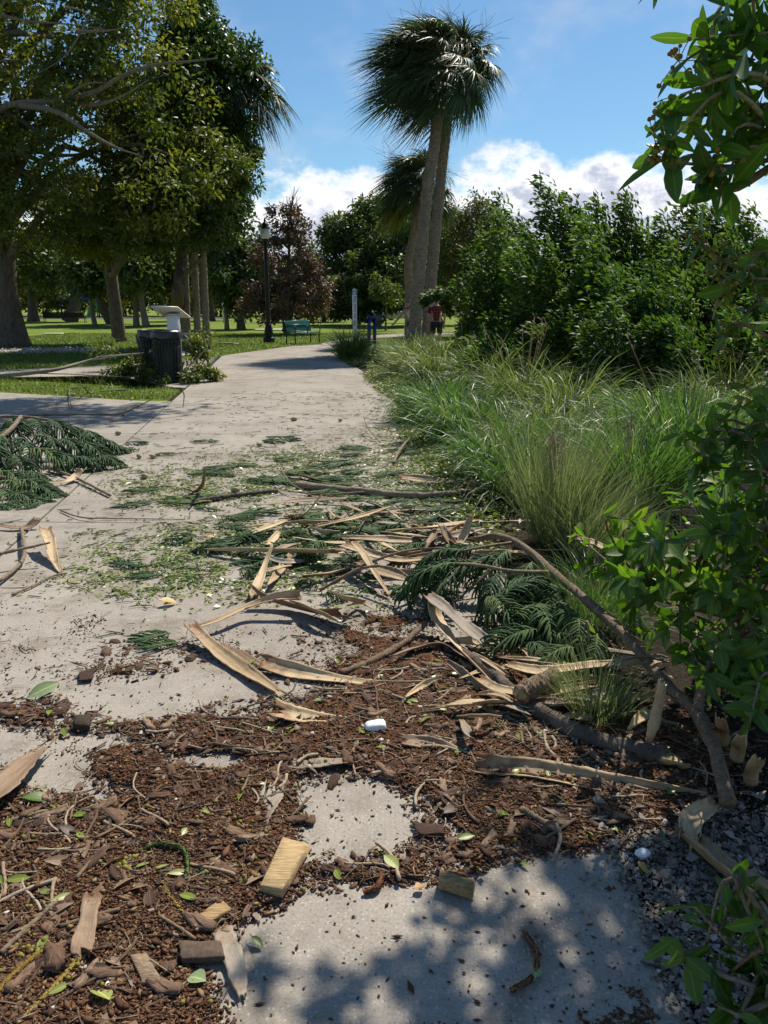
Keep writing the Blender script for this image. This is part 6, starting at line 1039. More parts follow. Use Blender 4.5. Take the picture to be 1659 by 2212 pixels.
sheath('tan strip in the right-hand bundle, uppermost, reaching the fallen branch', [g(1095, 1435, .06), g(1170, 1450, .08), g(1270, 1440, .10), g(1430, 1428, .14)], [.04, .06, .06, .03], 1.4, -.3)
sheath('dry strip folded back beneath the bundle below the broken log', [g(1110, 1515, .05), g(1150, 1525, .04), g(1230, 1515, .05), g(1320, 1490, .08)], [.02, .05, .055, .03], 1.3, -.2, 'sheath_grey')
sheath('grey-brown strip drooping over the end of the fallen branch', [A(1440, 1430, 2.85), A(1400, 1420, 2.85), A(1350, 1425, 2.85), A(1310, 1440, 2.85)], [.03, .06, .055, .02], 1.3, -.2, 'sheath_grey')
sheath('narrow dry strip standing upright beside the torn branch end', [g(1400, 1612, .02), g(1412, 1570, .10), g(1425, 1520, .19), g(1432, 1480, .27)], [.02, .04, .04, .03], 1.8)
sheath('long weathered strip lying on top of the leafy bush', [A(1225, 1158, 3.6), A(1280, 1172, 3.5), A(1340, 1205, 3.35), A(1420, 1250, 3.1)], [.01, .045, .055, .03], 1.2, -.2, 'sheath_dark')
for x, yb, dx, hh, lab in ((1560, 1560, -6, .28, 'dry upright strip among the stems at the right, left one of three'), (1590, 1590, 14, .25, 'dry upright strip among the stems at the right, middle one of three'), (1620, 1640, 20, .3, 'dry upright strip among the stems at the right, right one of three')):
    sheath(lab, [g(x, yb+60, .01), g(x+dx*.3, yb+30, hh*.4), g(x+dx, yb, hh)], [.04, .05, .03], 1.6)
# second tier of short dry strips woven through the heap
for i in range(80):
    if i < 48: x, y = rng.uniform(590, 1060), rng.normal(1185, 60)
    else: x, y = rng.uniform(920, 1420), rng.uniform(1380, 1560)
    l = rng.uniform(60, 240); a = rng.normal()*.7+rng.choice([0, math.pi]); sheath('short dry palm strip woven into the storm heap', [g(x, y, .02+.05*rng.random()), g(x+l*.5*math.cos(a), y+l*.14*math.sin(a)+rng.normal()*5, .02+.06*rng.random()), g(x+l*math.cos(a), y+l*.3*math.sin(a), .02+.05*rng.random())], list(np.array([.03, .055, .04, .006])*rng.uniform(.5, 1.15)), rng.uniform(.9, 2.4), rng.normal()*.5, rng.choice(['sheath', 'sheath', 'sheath_dark', 'sheath_grey']), n=16, k=7)['group'] = 'short dry strips in the heap'
# ------------------------------------------------------------------ fine litter
def field(x, y, els): 
    s = 0
    for cx, cy, rx, ry, w in els: s = s+w*np.exp(-(((x-cx)/rx)**2+((y-cy)/ry)**2)**1.4)
    return s
MUL = [(150, 2020, 430, 240, 1), (300, 1800, 400, 130, 1), (500, 1665, 360, 70, .8), (300, 1590, 280, 50, .75), (560, 1560, 260, 60, .8), (900, 1490, 230, 110, 1), (950, 1640, 330, 80, 1), (1170, 1700, 280, 110, 1), (820, 1880, 330, 50, .7), (1120, 1810, 280, 60, .8), (260, 1450, 130, 36, .5), (60, 1540, 110, 40, .8), (350, 1400, 120, 20, .45), (500, 1440, 130, 35, .4), (850, 1380, 110, 60, .8), (450, 1950, 190, 90, .9), (280, 2190, 250, 80, .8), (1420, 1660, 230, 110, .9), (1000, 1560, 300, 60, .6), (560, 1760, 110, 120, .7), (1200, 1580, 250, 60, .8), (1130, 1470, 200, 60, .7), (40, 1980, 200, 250, .8), (340, 1680, 160, 30, .5),
       (420, 1652, 90, 20, -.9), (250, 1700, 110, 26, -.7), (640, 1700, 60, 40, -.5), (180, 1610, 120, 16, -.6), (760, 1720, 120, 55, -1.1), (780, 1790, 110, 40, -.9), (700, 1840, 80, 50, -.6), (110, 1665, 100, 42, -1.1), (320, 1515, 130, 40, -.9), (235, 1600, 80, 18, -.5), (480, 1648, 60, 24, -.8), (470, 1470, 90, 40, -.7), (760, 2060, 260, 120, -1.4), (980, 2060, 300, 120, -1.4), (30, 1610, 60, 25, -.6), (460, 2080, 50, 30, -.3), (640, 1490, 60, 20, -.2), (1240, 1950, 160, 100, -1.2), (620, 2160, 160, 90, -1.0)]
def mulch_amt(X, Y):
    x, y = proj(np.stack([X, Y, 0*X], -1)); f = field(x, y, MUL); return f+1.5*(fbm(X*5.5, Y*5.5, 2, 4)-.5)+.9*(fbm(X*30, Y*30, 8, 3)-.5), x, y
xs = np.arange(-1.75, 1.9, .0065); ys = np.arange(1.05, 4.3, .0065); X, Yg = np.meshgrid(xs, ys); m, px, py = mulch_amt(X, Yg); k = len(xs)
Z = .002+np.clip(m-.70, 0, .5)*.020+.010*fbm(X*60, Yg*60, 21, 3)*np.clip((m-.70)*4, 0, 1); i = np.arange(len(ys)-1)[:, None]; j = np.arange(k-1)[None]
q = np.stack([i*k+j, i*k+j+1, (i+1)*k+j+1, (i+1)*k+j], -1).reshape(-1, 4); keep = (m.ravel()[q] > .74).all(1); q = q[keep]; used, inv = np.unique(q, return_inverse=True); V = np.stack([X, Yg, Z], -1).reshape(-1, 3)[used]
mb = MB(); mb.add(V, inv.reshape(-1, 4), None, .5); tag(mb.build('seed_litter', MT['mulch']), 'reddish brown mat of washed-up seed litter on the concrete', 'seed litter', kind='stuff')
# loose grains on and around the mat
N = 1300000; gx_ = rng.uniform(-2.0, 2.2, N); gy_ = 1.05+rng.random(N)**1.15*3.4; mm, px, py = mulch_amt(gx_, gy_); near = np.clip((2.9-gy_)/1.6, .12, 1)
pr = np.clip((mm-.15)*1.0, 0, .55)*near+.004*(py > 1350)+.001+.12*np.clip(mm, 0, .3)*near; ok = (rng.random(N) < pr) & (px > -120) & (px < 1780); gx_, gy_, mm = gx_[ok], gy_[ok], mm[ok]; n = len(gx_); print('grains', n)
s = rng.lognormal(math.log(.0027), .38, n); el = rng.uniform(.6, 3.0, n); a = rng.random(n)*6.28; O = np.array([[1, 0, 0], [0, 1, 0], [-1, 0, 0], [0, -1, 0], [0, 0, 1], [0, 0, -1]], float)
V = O[None]*np.stack([s*el, s, s*.6], 1)[:, None]*rng.uniform(.75, 1.25, (n, 6, 1)); V = np.stack([V[..., 0]*np.cos(a)[:, None]-V[..., 1]*np.sin(a)[:, None], V[..., 0]*np.sin(a)[:, None]+V[..., 1]*np.cos(a)[:, None], V[..., 2]], -1)
z0 = np.where(mm > .74, .006+np.clip(mm-.70, 0, .5)*.022, 0)+s*.7; V += np.stack([gx_, gy_, z0], 1)[:, None]; T = np.array([[4, 0, 1], [4, 1, 2], [4, 2, 3], [4, 3, 0], [5, 1, 0], [5, 2, 1], [5, 3, 2], [5, 0, 3]]); mb = MB(); rr = np.clip(rng.beta(1.6, 1.9, n), 0, 1)
mb.add(V.reshape(-1, 3), None, (np.arange(n)[:, None, None]*6+T[None]).reshape(-1, 3), np.repeat(rr, 6)); tag(mb.build('seed_grains', MT['bits'], smooth=False), 'loose brown seeds and grains scattered over the concrete', 'seeds', kind='stuff')
# shell gravel in the lower right corner and bed
SH = [(1500, 2050, 190, 260, 1), (1420, 1860, 170, 70, .9), (1600, 1900, 150, 150, .7), (1300, 1800, 130, 40, .35), (1360, 1780, 200, 60, .5)]
N = 150000; gx_ = rng.uniform(.1, 2.2, N); gy_ = rng.uniform(.9, 2.7, N); px, py = proj(np.stack([gx_, gy_, 0*gx_], -1)); f = field(px, py, SH)*(gx_ > interp_edge(R_EDGE, gy_)-.03)+field(px, py, SH)*.06; ok = rng.random(N) < f*.62; gx_, gy_ = gx_[ok], gy_[ok]; n = len(gx_); s = rng.lognormal(math.log(.0075), .5, n)
mb = MB(); leaves(mb, np.c_[gx_, gy_, rng.uniform(-.004, .012, n)], np.c_[rng.normal(size=(n, 2)), .35*rng.normal(size=n)], np.c_[.45*rng.normal(size=(n, 2)), np.ones(n)], s*1.5, s*1.2, np.clip(rng.beta(1.4, 2.4, n), 0, 1), False, .2); tag(mb.build('shell_gravel', MT['shell'], smooth=False), 'broken shell gravel along the lower right edge of the concrete', 'gravel', kind='stuff')
# green shredded leaf litter in the middle of the path
GR = [(500, 1200, 250, 55, 1), (450, 1262, 220, 45, .9), (640, 1040, 380, 40, .9), (380, 1168, 160, 32, .6), (330, 1235, 170, 45, .7), (760, 1140, 280, 60, .9), (900, 1000, 170, 60, .9), (320, 1060, 130, 30, .5), (620, 1255, 200, 45, .6), (420, 1070, 160, 30, .6), (700, 990, 220, 22, .8), (850, 900, 50, 100, .5), (780, 820, 40, 40, .35), (950, 1080, 150, 60, .8), (820, 1320, 100, 40, .4), (230, 1240, 140, 60, .25)]
def sow(N, els, x0, x1, y0, y1, base=0., nscale=7, k=1.0):
    X = rng.uniform(x0, x1, N); Y = rng.uniform(y0, y1, N); px, py = proj(np.stack([X, Y, 0*X], -1)); f = field(px, py, els)*np.clip(.1+1.6*(fbm(X*nscale, Y*nscale, 41)-.25), 0, 1.4)*k+base; ok = (rng.random(N) < f) & (px > -60) & (px < 1719); return X[ok], Y[ok], px[ok], py[ok]
X, Y, px, py = sow(90000, GR, -2.6, 1.6, 3.3, 10., .003, k=.9); n = len(X); L = rng.uniform(.014, .046, n)
mb = MB(); leaves(mb, np.c_[X, Y, rng.uniform(.002, .012, n)], np.c_[rng.normal(size=(n, 2)), .15*rng.normal(size=n)], np.c_[.25*rng.normal(size=(n, 2)), np.ones(n)], L, L*rng.uniform(.25, .55, n), rng.random(n)); tag(mb.build('leaf_shreds', MT['greenleaf'], smooth=False), 'shredded green leaves strewn over the middle of the path', 'leaf litter', kind='stuff')
X, Y, px, py = sow(36000, GR+[(700, 1000, 700, 400, .12)], -3, 2.2, 3.2, 14., .004, k=.6); n = len(X); L = rng.uniform(.03, .12, n); a = rng.random(n)*6.28; c = rng.normal(size=n)*.35; t = np.linspace(-.5, .5, 5)
P = np.stack([X[:, None]+np.cos(a)[:, None]*t*L[:, None]-np.sin(a)[:, None]*(c*L)[:, None]*(t**2), Y[:, None]+np.sin(a)[:, None]*t*L[:, None]+np.cos(a)[:, None]*(c*L)[:, None]*(t**2), .006+0*t[None]+.004*rng.random((n, 1))], -1); hd = n*3//4
mb = MB(); tubes(mb, P[:hd], .0028*np.array([[.8, 1.1, 1, 1.1, .4]])*np.ones((hd, 1)), 4, rng.random(hd)); tag(mb.build('loose_needles', MT['needle'], smooth=False), 'loose green conifer cords scattered over the path', 'needles', kind='stuff')
mb = MB(); tubes(mb, P[hd:], .0022*np.array([[.8, 1.1, 1, 1.1, .4]])*np.ones((n-hd, 1)), 4, rng.random(n-hd)); tag(mb.build('twig_bits', MT['twig'], smooth=False), 'tiny broken twigs scattered over the path', 'twig bits', kind='stuff')
X, Y, px, py = sow(60000, MUL, -2, 2.2, 1.05, 3.6, .015, 11, k=.3); n = len(X); L = rng.uniform(.012, .085, n); a = rng.random(n)*6.28; c = rng.normal(size=n)*.3; zz = .006+.012*np.clip(mulch_amt(X, Y)[0]-.4, 0, .6)
P = np.stack([X[:, None]+np.cos(a)[:, None]*t*L[:, None]-np.sin(a)[:, None]*(c*L)[:, None]*(t**2), Y[:, None]+np.sin(a)[:, None]*t*L[:, None]+np.cos(a)[:, None]*(c*L)[:, None]*(t**2), zz[:, None]+.01*rng.random((n, 1))+(t[None]*.12*rng.normal(size=(n, 1))*L[:, None])], -1); mb = MB(); tubes(mb, P, (rng.lognormal(math.log(.0010), .45, n))[:, None]*np.ones((1, 5)), 4, rng.random(n)); tag(mb.build('straw_bits', MT['twig'], smooth=False), 'broken straw and stems mixed into the seed litter', 'straw', kind='stuff')
X, Y, px, py = sow(52000, MUL, -2, 2.2, 1.05, 3.4, .0, 11, k=.4); n = len(X); L = rng.uniform(.008, .028, n); mb = MB(); zz = .008+.014*np.clip(mulch_amt(X, Y)[0]-.4, 0, .6); leaves(mb, np.c_[X, Y, zz], np.c_[rng.normal(size=(n, 2)), .3*rng.normal(size=n)], np.c_[.4*rng.normal(size=(n, 2)), np.ones(n)], L, L*rng.uniform(.35, .9, n), rng.random(n)); tag(mb.build('leaf_crumbs', MT['brownleaf'], smooth=False), 'crumbled brown leaf bits in the seed litter', 'leaf litter', kind='stuff')

X, Y, px, py = sow(60000, MUL, -2, 2.2, 1.05, 3.4, .0, 9, k=.34); n = len(X); k = 7; th = np.arange(k)*2*math.pi/k; l = rng.lognormal(math.log(.0105), .55, n); w = l*rng.uniform(.3, .8, n); az_ = rng.random(n)*6.28; rad_ = rng.uniform(.65, 1.25, (n, k)); ex = (l[:, None]*np.cos(th)*rad_); ey = (w[:, None]*np.sin(th)*rad_); mm = mulch_amt(X, Y)[0]
P = np.stack([X[:, None]+ex*np.cos(az_)[:, None]-ey*np.sin(az_)[:, None], Y[:, None]+ex*np.sin(az_)[:, None]+ey*np.cos(az_)[:, None], (.004+.016*np.clip(mm-.5, 0, .6)+.004*rng.random(n))[:, None]+ex*(.25*rng.normal(size=n))[:, None]+ey*(.25*rng.normal(size=n))[:, None]], -1); hq = np.clip(l*.12, .0012, .004)
B_ = P.copy(); B_[:, :, 2] -= hq[:, None]; V = np.concatenate([P, B_], 1); i = np.arange(k); q = np.stack([i+k, (i+1) % k+k, (i+1) % k, i], -1); T = np.array([[0, a_, a_+1] for a_ in range(1, k-1)])
mb = MB(); mb.add(V.reshape(-1, 3), (np.arange(n)[:, None, None]*2*k+q[None]).reshape(-1, 4), (np.arange(n)[:, None, None]*2*k+T[None]).reshape(-1, 3), np.repeat(np.clip(rng.beta(1.3, 1.6, n), 0, 1), 2*k)); tag(mb.build('bark_crumbs', MT['chip'], smooth=False), 'flat bark crumbs and husks mixed through the brown litter', 'bark crumbs', kind='stuff')

# ------------------------------------------------------------------ countable bits: copies of a few built kinds
def chip_mesh(l, w, h, jag, mat='chip', name='bark_chip'):
    m = 14; th = np.sort(rng.random(m)*.25+np.arange(m))*2*math.pi/m; rx = l/2*(1+jag*rng.normal(size=m)); ry = w/2*(1+jag*rng.normal(size=m)); sq = np.abs(np.cos(th))**4+np.abs(np.sin(th))**4; p = np.c_[rx*np.cos(th), ry*np.sin(th)]/(sq**.25)[:, None]
    bend = rng.normal()*.5/l; zt = lambda q: h+bend*q[:, 0]**2*.5+.06*h*rng.normal(size=len(q)); mb = MB(); V = np.vstack([np.c_[p, 0*th+.0005], np.c_[p*.97, zt(p)], np.c_[p*.55, zt(p)+.0015*rng.normal(size=m)]]); q = [[i, (i+1) % m, (i+1) % m+m, i+m] for i in range(m)]+[[i+m, (i+1) % m+m, (i+1) % m+2*m, i+2*m] for i in range(m)]
    mb.add(V, q, [[2*m, 2*m+i, 2*m+i+1] for i in range(1, m-1)], rng.random()); return mesh_of(mb, name, MT[mat])
def twig_mesh(l, r, name='twig'):
    mb = MB(); n = 14; t = np.linspace(-.5, .5, n); P = np.c_[t*l, .12*l*np.sin(t*4+rng.random()*6)*rng.random()+.02*l*np.cumsum(rng.normal(size=n))*.2, r+.02*l*rng.random()*(t+.5)]; tubes(mb, P, r*rng.uniform(.75, 1.15, n), 6, rng.random()); k = rng.integers(3, 10); tubes(mb, np.array([P[k], P[k]+np.array([.05*l, .14*l*rng.choice([-1, 1]), .004])]), r*.55, 5, rng.random()); return mesh_of(mb, name, MT['twig'])
def leaf_mesh(l, w, mat, name, droop=.1):
    mb = MB(); leaves(mb, np.array([[-l/2, 0, .004]]), np.array([[1., 0, .02]]), np.array([[.05, .2*rng.normal(), 1.]]), l, w, [rng.random()], True, droop, .15); tubes(mb, np.array([[-l/2-.18*l, .02*l, .003], [-l/2, 0, .004]]), .0012, 4, .5); return mesh_of(mb, name, MT[mat])
def round_mesh(l, mat='brownleaf'):
    mb = MB(); th = np.arange(14)*2*math.pi/14; V = np.vstack([[[0, 0, .003]], np.c_[np.cos(th)*l*.27, np.sin(th)*l*.25, .004+.001*rng.normal(size=14)], np.c_[np.cos(th)*l/2*(1+.05*rng.normal(size=14)), np.sin(th)*l*.46*(1+.05*rng.normal(size=14)), .004+.004*np.sin(th*2+rng.random()*6)]]); q = [[1+i, 1+(i+1) % 14, 15+(i+1) % 14, 15+i] for i in range(14)]; mb.add(V, q, [[0, 1+i, 1+(i+1) % 14] for i in range(14)], rng.random(), np.r_[0, np.full(14, .5), np.full(14, 1.)]); return mesh_of(mb, 'round_leaf', MT[mat])
def scatter(name, cat, meshes, n, els, box_, lab, grp, smin=.8, smax=1.25, zoff=.002, tilt=.12, sun_z=True):
    X, Y, px, py = sow(40000, els, *box_, 0., 11, k=.5); sel = rng.permutation(len(X))[:n]; z = np.where(mulch_amt(X, Y)[0] > .46, .006+.016*np.clip(mulch_amt(X, Y)[0]-.42, 0, .5), 0) if sun_z else 0*X
    for i in sel:
        o = put(meshes[rng.integers(len(meshes))], name, (X[i], Y[i], z[i]+zoff), rotm(rng.random()*6.28, tilt*rng.normal(), tilt*rng.normal()), rng.uniform(smin, smax)); tag(o, lab, cat, grp)
NB = (-1.6, 1.5, 1.2, 3.2)
scatter('bark_chip', 'bark chip', [chip_mesh(rng.uniform(.025, .08), rng.uniform(.012, .032), rng.uniform(.003, .009), .14) for _ in range(16)], 260, MUL, NB, 'small brown bark chip lying in the seed litter', 'bark chips in the litter')
scatter('twig', 'twig', [twig_mesh(rng.uniform(.06, .20), rng.uniform(.0018, .005)) for _ in range(16)], 290, MUL, NB, 'short dry twig lying in the brown litter', 'twigs in the litter', tilt=.05)
scatter('round_leaf', 'leaf', [round_mesh(rng.uniform(.022, .034)) for _ in range(6)], 90, MUL, NB, 'small round brown leaf in the seed litter', 'round brown leaves in the litter', tilt=.2)
scatter('brown_leaf', 'leaf', [leaf_mesh(rng.uniform(.035, .055), rng.uniform(.014, .022), 'brownleaf', 'brown_leaf', .2) for _ in range(6)], 90, MUL, NB, 'narrow dead brown leaf in the seed litter', 'brown leaves in the litter', tilt=.2)
scatter('green_leaf', 'leaf', [leaf_mesh(rng.uniform(.03, .055), rng.uniform(.014, .022), 'greenleaf', 'green_leaf') for _ in range(6)], 60, MUL, NB, 'small fresh green leaf on top of the brown litter', 'green leaves on the litter', zoff=.006, tilt=.15)
scatter('green_leaf', 'leaf', [leaf_mesh(rng.uniform(.04, .07), rng.uniform(.02, .03), 'greenleaf', 'green_leaf') for _ in range(6)], 130, GR, (-2.2, 1.4, 3.4, 7.), 'fallen green leaf among the shredded greenery on the path', 'green leaves on the path', zoff=.004, tilt=.15, sun_z=False)
BIGL = [(150, 2000, 260, 180, 1), (380, 2080, 200, 110, .9), (330, 1850, 260, 90, .7), (1050, 1800, 220, 60, .5)]
scatter('bark_flake', 'bark chip', [chip_mesh(rng.uniform(.055, .10), rng.uniform(.022, .045), rng.uniform(.003, .007), .17) for _ in range(9)], 13, BIGL, NB, 'large flat ragged bark flake lying on the brown litter', 'large bark flakes on the litter', zoff=.006, tilt=.1)
scatter('brown_leaf', 'leaf', [leaf_mesh(rng.uniform(.06, .085), rng.uniform(.024, .036), 'brownleaf', 'brown_leaf', .3) for _ in range(5)], 24, BIGL, NB, 'large curled brown leaf lying on the litter', 'large brown leaves on the litter', zoff=.008, tilt=.25)
bm_ = MB(); th = np.linspace(0, math.pi, 7); lathe(bm_, (0, 0, .0055), np.c_[np.sin(th)*.0055, -np.cos(th)*.0055], 9, .1); BERRY = mesh_of(bm_, 'berry', MT['berry'])
scatter('berry', 'seed berry', [BERRY], 200, MUL, NB, 'tiny knobbly yellow-green berry in the brown litter', 'berries in the litter', .7, 1.2, .003)
scatter('shell_bit', 'shell fragment', [chip_mesh(rng.uniform(.012, .022), rng.uniform(.009, .015), .003, .15, 'whitestone', 'shell_bit') for _ in range(5)], 60, MUL+SH, NB, 'tiny white shell fragment lying in the litter', 'white shell bits in the litter', tilt=.3)
scatter('orange_leaf', 'leaf', [leaf_mesh(.06, .03, 'orangeleaf', 'orange_leaf', .35) for _ in range(3)], 12, GR, (-2.2, 1.4, 3.4, 9.), 'curled orange leaf on the path', 'orange leaves on the path', zoff=.006, tilt=.3, sun_z=False)
fm = MB(); th = np.linspace(0, math.pi, 9); lathe(fm, (0, 0, 0), np.c_[np.sin(th)*.028, -np.cos(th)*.04], 12, .6); FRUIT = mesh_of(fm, 'fallen_fruit', MT['fruit'])
for x, y in ((158, 853), (195, 849), (214, 856), (284, 862), (255, 935), (300, 985), (312, 1028), (508, 1058), (690, 1022), (20, 798), (8, 800), (40, 799), (90, 838), (120, 846), (60, 905), (265, 895), (735, 907), (560, 960), (635, 905), (640, 1010), (330, 985)): tag(put(FRUIT, 'fallen_fruit', G(x, y, .026), rotm(rng.random()*6, 1.5, 0), rng.uniform(.75, 1.15)), 'tan oval seed fruit fallen on the path or lawn edge', 'fruit', 'fallen fruits')
# ------------------------------------------------------------------ single pieces one can point to
def block(label, pts, h, mat, name='wood_block', cat='wood piece', jag=.01, z=.012):
    P = np.array([G(*q)[:2] for q in pts]); c = P.mean(0); n = len(P); Q = []
    for i in range(n):
        a, b_ = P[i], P[(i+1) % n]; 
        for t_ in np.linspace(0, 1, 5)[:-1]: Q.append(a+(b_-a)*t_+rng.normal(size=2)*jag*np.linalg.norm(P[0]-P[1])*.35)
    Q = np.array(Q); m = len(Q); bev = .06*np.linalg.norm(P.std(0)); In = c+(Q-c)*(1-bev/np.linalg.norm(Q-c, axis=1, keepdims=True)); mb = MB(); V = np.vstack([np.c_[Q, np.full(m, z)], np.c_[Q, np.full(m, z+h*.85)], np.c_[In, np.full(m, z+h)+.0012*rng.normal(size=m)], [[c[0], c[1], z+h]]]); q = [[i, (i+1) % m, (i+1) % m+m, i+m] for i in range(m)]+[[i+m, (i+1) % m+m, (i+1) % m+2*m, i+2*m] for i in range(m)]
    mb.add(V, q, [[3*m, 2*m+i, 2*m+(i+1) % m] for i in range(m)], rng.random()); return tag(mb.build(name, MT[mat], smooth=False, origin=np.array([c[0], c[1], 0])), label, cat)
block('large sawn block of yellow wood in the litter, the bigger of two', [(612, 1832), (668, 1848), (612, 1948), (562, 1940)], .028, 'wood')
block('small sawn block of yellow wood beside a yellow leaf, the smaller of two', [(950, 1905), (1026, 1928), (1020, 1952), (945, 1928)], .028, 'wood')
block('tan split cane piece in the lower left litter', [(405, 2010), (478, 1958), (500, 1978), (425, 2028)], .012, 'wood', jag=.02)
block('polished brown bark slab beside the grey splinter', [(388, 2052), (478, 2052), (486, 2088), (392, 2092)], .016, 'darkwood', jag=.04, name='bark_flake')
block('ragged flat bark slab at the lower left, near the bottom edge', [(282, 2080), (320, 2078), (352, 2140), (310, 2142)], .012, 'chip', jag=.12, name='bark_flake')
block('square-ended dark bark chunk in the upper left litter', [(295, 1835-270), (350, 1832-270), (352, 1590), (298, 1592)], .022, 'darkwood', jag=.05, name='bark_flake') if False else None
block('dark bark chunk beside a white shell scrap on bare concrete', [(165, 1562), (198, 1560), (195, 1585), (160, 1583)], .022, 'darkwood', jag=.06, name='bark_flake')
block('split tan bark flake on bare concrete, near the left edge of the litter', [(172, 1460), (205, 1450), (200, 1475), (170, 1478)], .006, 'chip', jag=.05, name='bark_flake')
block('brown bark plate left of the dark roll', [(112, 1950), (158, 1942), (160, 1968), (108, 1972)], .010, 'chip', jag=.08, name='bark_flake')
block('weathered flat bark piece at the left edge below the green leaf', [(30, 1780), (110, 1788), (135, 1800), (30, 1800)], .010, 'chip', jag=.08, name='bark_flake')
block('curled bark plate right of the sunlit concrete patch', [(890, 1788), (955, 1795), (960, 1812), (905, 1815)], .010, 'chip', jag=.08, name='bark_flake')
def spl(label, pts, w, mat, **k): return sheath(label, [G(*q) for q in pts], w, .5, 0, mat, n=20, k=7, name='wood_splinter', cat='wood piece', th=.006, **k)
spl('long pointed grey splinter leaning against the brown bark slab', [(480, 2010, .02), (500, 2060, .02), (515, 2110, .015), (524, 2155, .012)], [.045, .05, .04, .012], 'sheath_grey')
spl('curved strip of bark with a fibrous frayed top, the dark roll at lower left', [(200, 1935, .03), (190, 1980, .035), (180, 2030, .03), (172, 2070, .02)], [.05, .045, .05, .045], 'sheath_dark')
spl('flat weathered splinter right of the litter, under the dark twigs', [(1120, 1835, .012), (1060, 1822, .012), (1020, 1815, .012)], [.02, .03, .025], 'sheath_grey')
def leaf_at(label, x, y, l, w, az, mat, name='fallen_leaf', z=.012, tilt=(.1, .1)): o = put(leaf_mesh(l, w, mat, name, .12), name, G(x, y, z), rotm(R(az), *tilt), 1.0); return tag(o, label, 'leaf')
leaf_at('bright green oval leaf below the polished brown sheath at the left', 78, 1725, .085, .048, 10, 'greenleaf', z=.02)
leaf_at('bright green leaf with small holes near the wood blocks', 845, 1864, .062, .036, -50, 'greenleaf', z=.02)
leaf_at('green leaf with a bitten edge at the bottom left', 220, 2150, .062, .048, 140, 'greenleaf', z=.02)
leaf_at('pale grey-green bitten leaf at the bottom, beside the splinter', 425, 2115, .055, .042, 150, 'paleleaf', z=.02)
leaf_at('pale triangular leaf scrap on the shaded concrete at the bottom right', 1158, 2105, .036, .03, 70, 'paleleaf')
leaf_at('large grey-green leaf standing on edge at the left, stem down', 92, 1490, .13, .055, 40, 'paleleaf', z=.03, tilt=(-.25, .9))
leaf_at('large green leaf at the foot of the curved tan band', 1053, 1535, .07, .045, -20, 'greenleaf', z=.02)
leaf_at('yellow leaf on the shell gravel', 1390, 1878, .034, .020, -60, 'orangeleaf')
leaf_at('rusty brown leaf on the shell gravel beside the yellow one', 1428, 1860, .045, .034, 80, 'brownleaf')
leaf_at('green leaf at the edge of the shell gravel', 1335, 1795, .04, .018, 0, 'greenleaf')
leaf_at('small green leaf by the grey splinter on the concrete edge', 555, 2035, .04, .02, -40, 'greenleaf')
leaf_at('curled rust-coloured leaf above the folded tan strip', 362, 1300, .09, .055, 20, 'orangeleaf', z=.02, tilt=(.3, .2))
leaf_at('yellow crumpled flower-like leaf between the green leaf and small block', 905, 1918, .03, .026, 30, 'orangeleaf')
leaf_at('green sprig leaf in the upper litter below the long thread-ended strip', 690, 1515, .05, .03, 20, 'greenleaf', z=.02); leaf_at('lone green leaf on open concrete by the left edge', 240, 1565, .05, .02, 10, 'greenleaf')
leaf_at('peach-coloured leaf in the green litter', 455, 1160, .06, .035, 10, 'orangeleaf', z=.012); leaf_at('lone pale green leaf on the open concrete at the left', 260, 1975-1000, .05, .02, 10, 'greenleaf')
# white foam lump, shell, cords
fo = MB(); c = G(811, 1572, .018); th = np.linspace(0, math.pi, 12); lathe(fo, (0, 0, 0), np.c_[np.sin(th)**.6, -np.cos(th)], 24); v = fo.v[0]; v = np.sign(v)*np.abs(v)**.7; v *= np.array([.040, .026, .024]); v *= 1+.13*(fbm(v[:, :1].ravel()*90+v[:, 2]*60, v[:, 1]*90, 3)[:, None]-.5)*2; a_ = R(15); fo.v[0] = np.stack([v[:, 0]*math.cos(a_)-v[:, 1]*math.sin(a_), v[:, 0]*math.sin(a_)+v[:, 1]*math.cos(a_), v[:, 2]], 1)+c
tag(fo.build('foam_lump', MT['foam'], smooth=True, origin=c), 'bright white lump of foam in the brown litter', 'foam lump')
for x, y, s, lab in ((1388, 1845, .024, 'white chalky stone on the shell gravel'), (1265, 1800, .014, 'small pearly shell at the top of the shell gravel'), (970, 1752, .0, ''), (375, 1560+0, .0, ''), (412, 1596, .013, 'small black charcoal lump in the litter')):
    if not lab: continue
    fo = MB(); c = G(x, y, s*.6); lathe(fo, (0, 0, 0), np.c_[np.sin(th)**.8, -np.cos(th)], 14); v = fo.v[0]*np.array([s, s*.7, s*.6]); v = v*(1+.25*(fbm(v[:, 0]*120, v[:, 1]*120+v[:, 2]*70, 5)[:, None]-.5)*2); fo.v[0] = v+c; tag(fo.build('pebble', MT['black' if 'charcoal' in lab else 'foam'], smooth=False, origin=c), lab, 'stone')
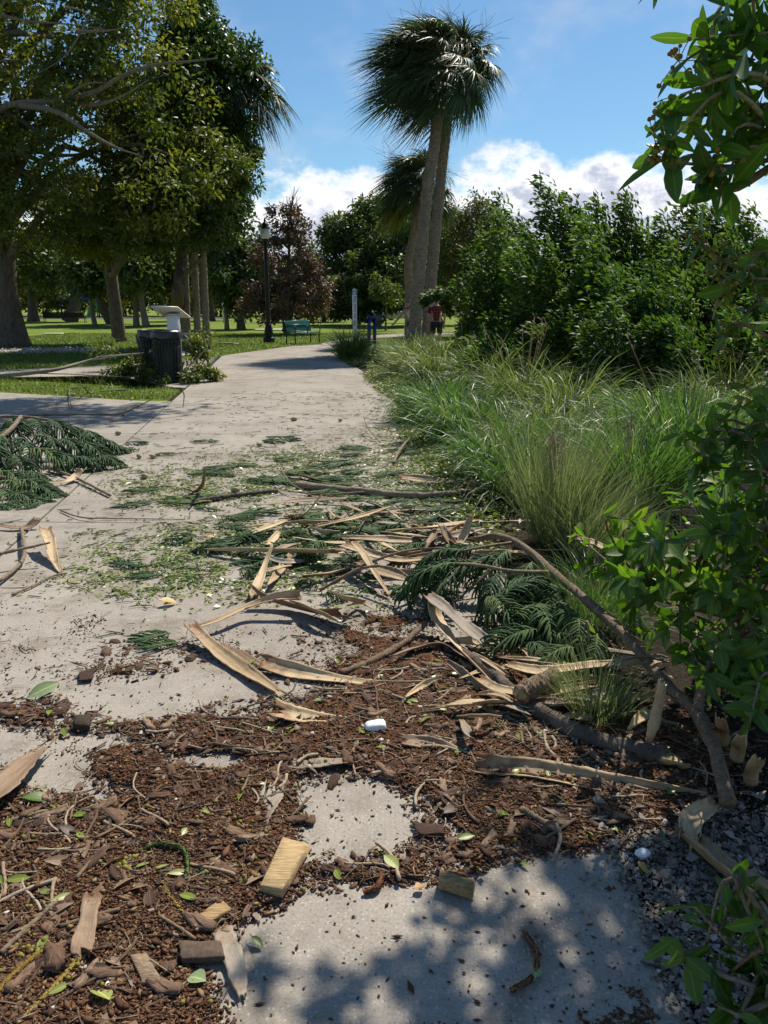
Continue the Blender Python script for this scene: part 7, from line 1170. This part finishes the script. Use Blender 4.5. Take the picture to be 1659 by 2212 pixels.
def cord(label, pts, r_, mat='drycord', rv=.2, name='conifer_twig'):
    P = smooth_line([G(*q) for q in pts], 60); mb = MB(); tubes(mb, P, r_*(1+.22*np.sin(np.arange(60)*2.2))*np.linspace(1, .75, 60), 7, rv); v = mb.v[0]; sc_ = MB(); 
    for i in range(2, 58):   # overlapping scale tips
        T_ = nrm(P[min(i+1, 59)]-P[i-1]); 
        for q in range(3): u = rand_unit(1)[0]; u = nrm(u-T_*np.dot(u, T_)); leaves(mb, (P[i]+u*r_*.7)[None], (T_*1.0+u*.45)[None], u[None], r_*2.2, r_*1.5, [rv])
    return tag(mb.build(name, MT[mat], origin=np.array([P[0][0], P[0][1], 0])), label, 'conifer cord')
cord('thick dark green scaly cord curving into the large wood block', [(425, 1880, .016), (460, 1902, .014), (510, 1908, .014), (560, 1898, .016), (596, 1872, .02)], .0055, 'needle', .4)
cord('yellow scaly cord at the bottom left, the longer one', [(50, 2200, .016), (110, 2140, .018), (160, 2085, .018), (175, 2070, .016)], .0055, rv=.9)
cord('orange scaly cord at the left edge near the bottom', [(-10, 2150, .016), (40, 2095, .018), (105, 2045, .018)], .006, rv=.45)
cord('rusty scaly cord at the very bottom left', [(140, 2165, .016), (175, 2180, .016), (200, 2212, .016), (205, 2240, .014)], .005, rv=.15)
cord('yellow scaly cord above the tan split cane', [(352, 1905, .016), (362, 1930, .018), (385, 1960, .018), (405, 1985, .016)], .0045, rv=.8)
cord('red-brown scaly cord left of the leaf with holes', [(785, 1928, .01), (815, 1915, .014), (830, 1875, .012)], .006, rv=.05)
cord('brown scaly cord bent in a hook on the shaded concrete at the bottom', [(1130, 2010, .01), (1160, 2060, .01), (1150, 2110, .01), (1105, 2140, .01)], .005, rv=.3)
cord('green curved stem arching in the lower left litter', [(300, 1838, .016), (350, 1822, .03), (395, 1835, .03), (405, 1870, .03), (395, 1905, .02), (360, 1930, .016)], .0048, 'needle', .97)
for cx_, cy_, nn_, lab in ((270, 1868, 14, 'cluster of yellow-green berries on a stalk in the lower left litter'), (50, 2060, 10, 'cluster of yellow-green berries at the left edge near the bottom')):
    c = G(cx_, cy_, .012); r = thing('berry_cluster', lab, 'berry cluster', c*np.array([1, 1, 0])); mb = MB(); tubes(mb, smooth_line([c+np.array([-.07, -.03, 0]), c, c+np.array([.03, .03, .01])], 8), .0016, 5, .8); mb.build('stalk', MT['twig'], r)
    for i in range(nn_): put(BERRY, 'berry', (rng.normal()*.018, rng.normal()*.014, .008+abs(rng.normal())*.004), None, rng.uniform(1.1, 1.6), r)
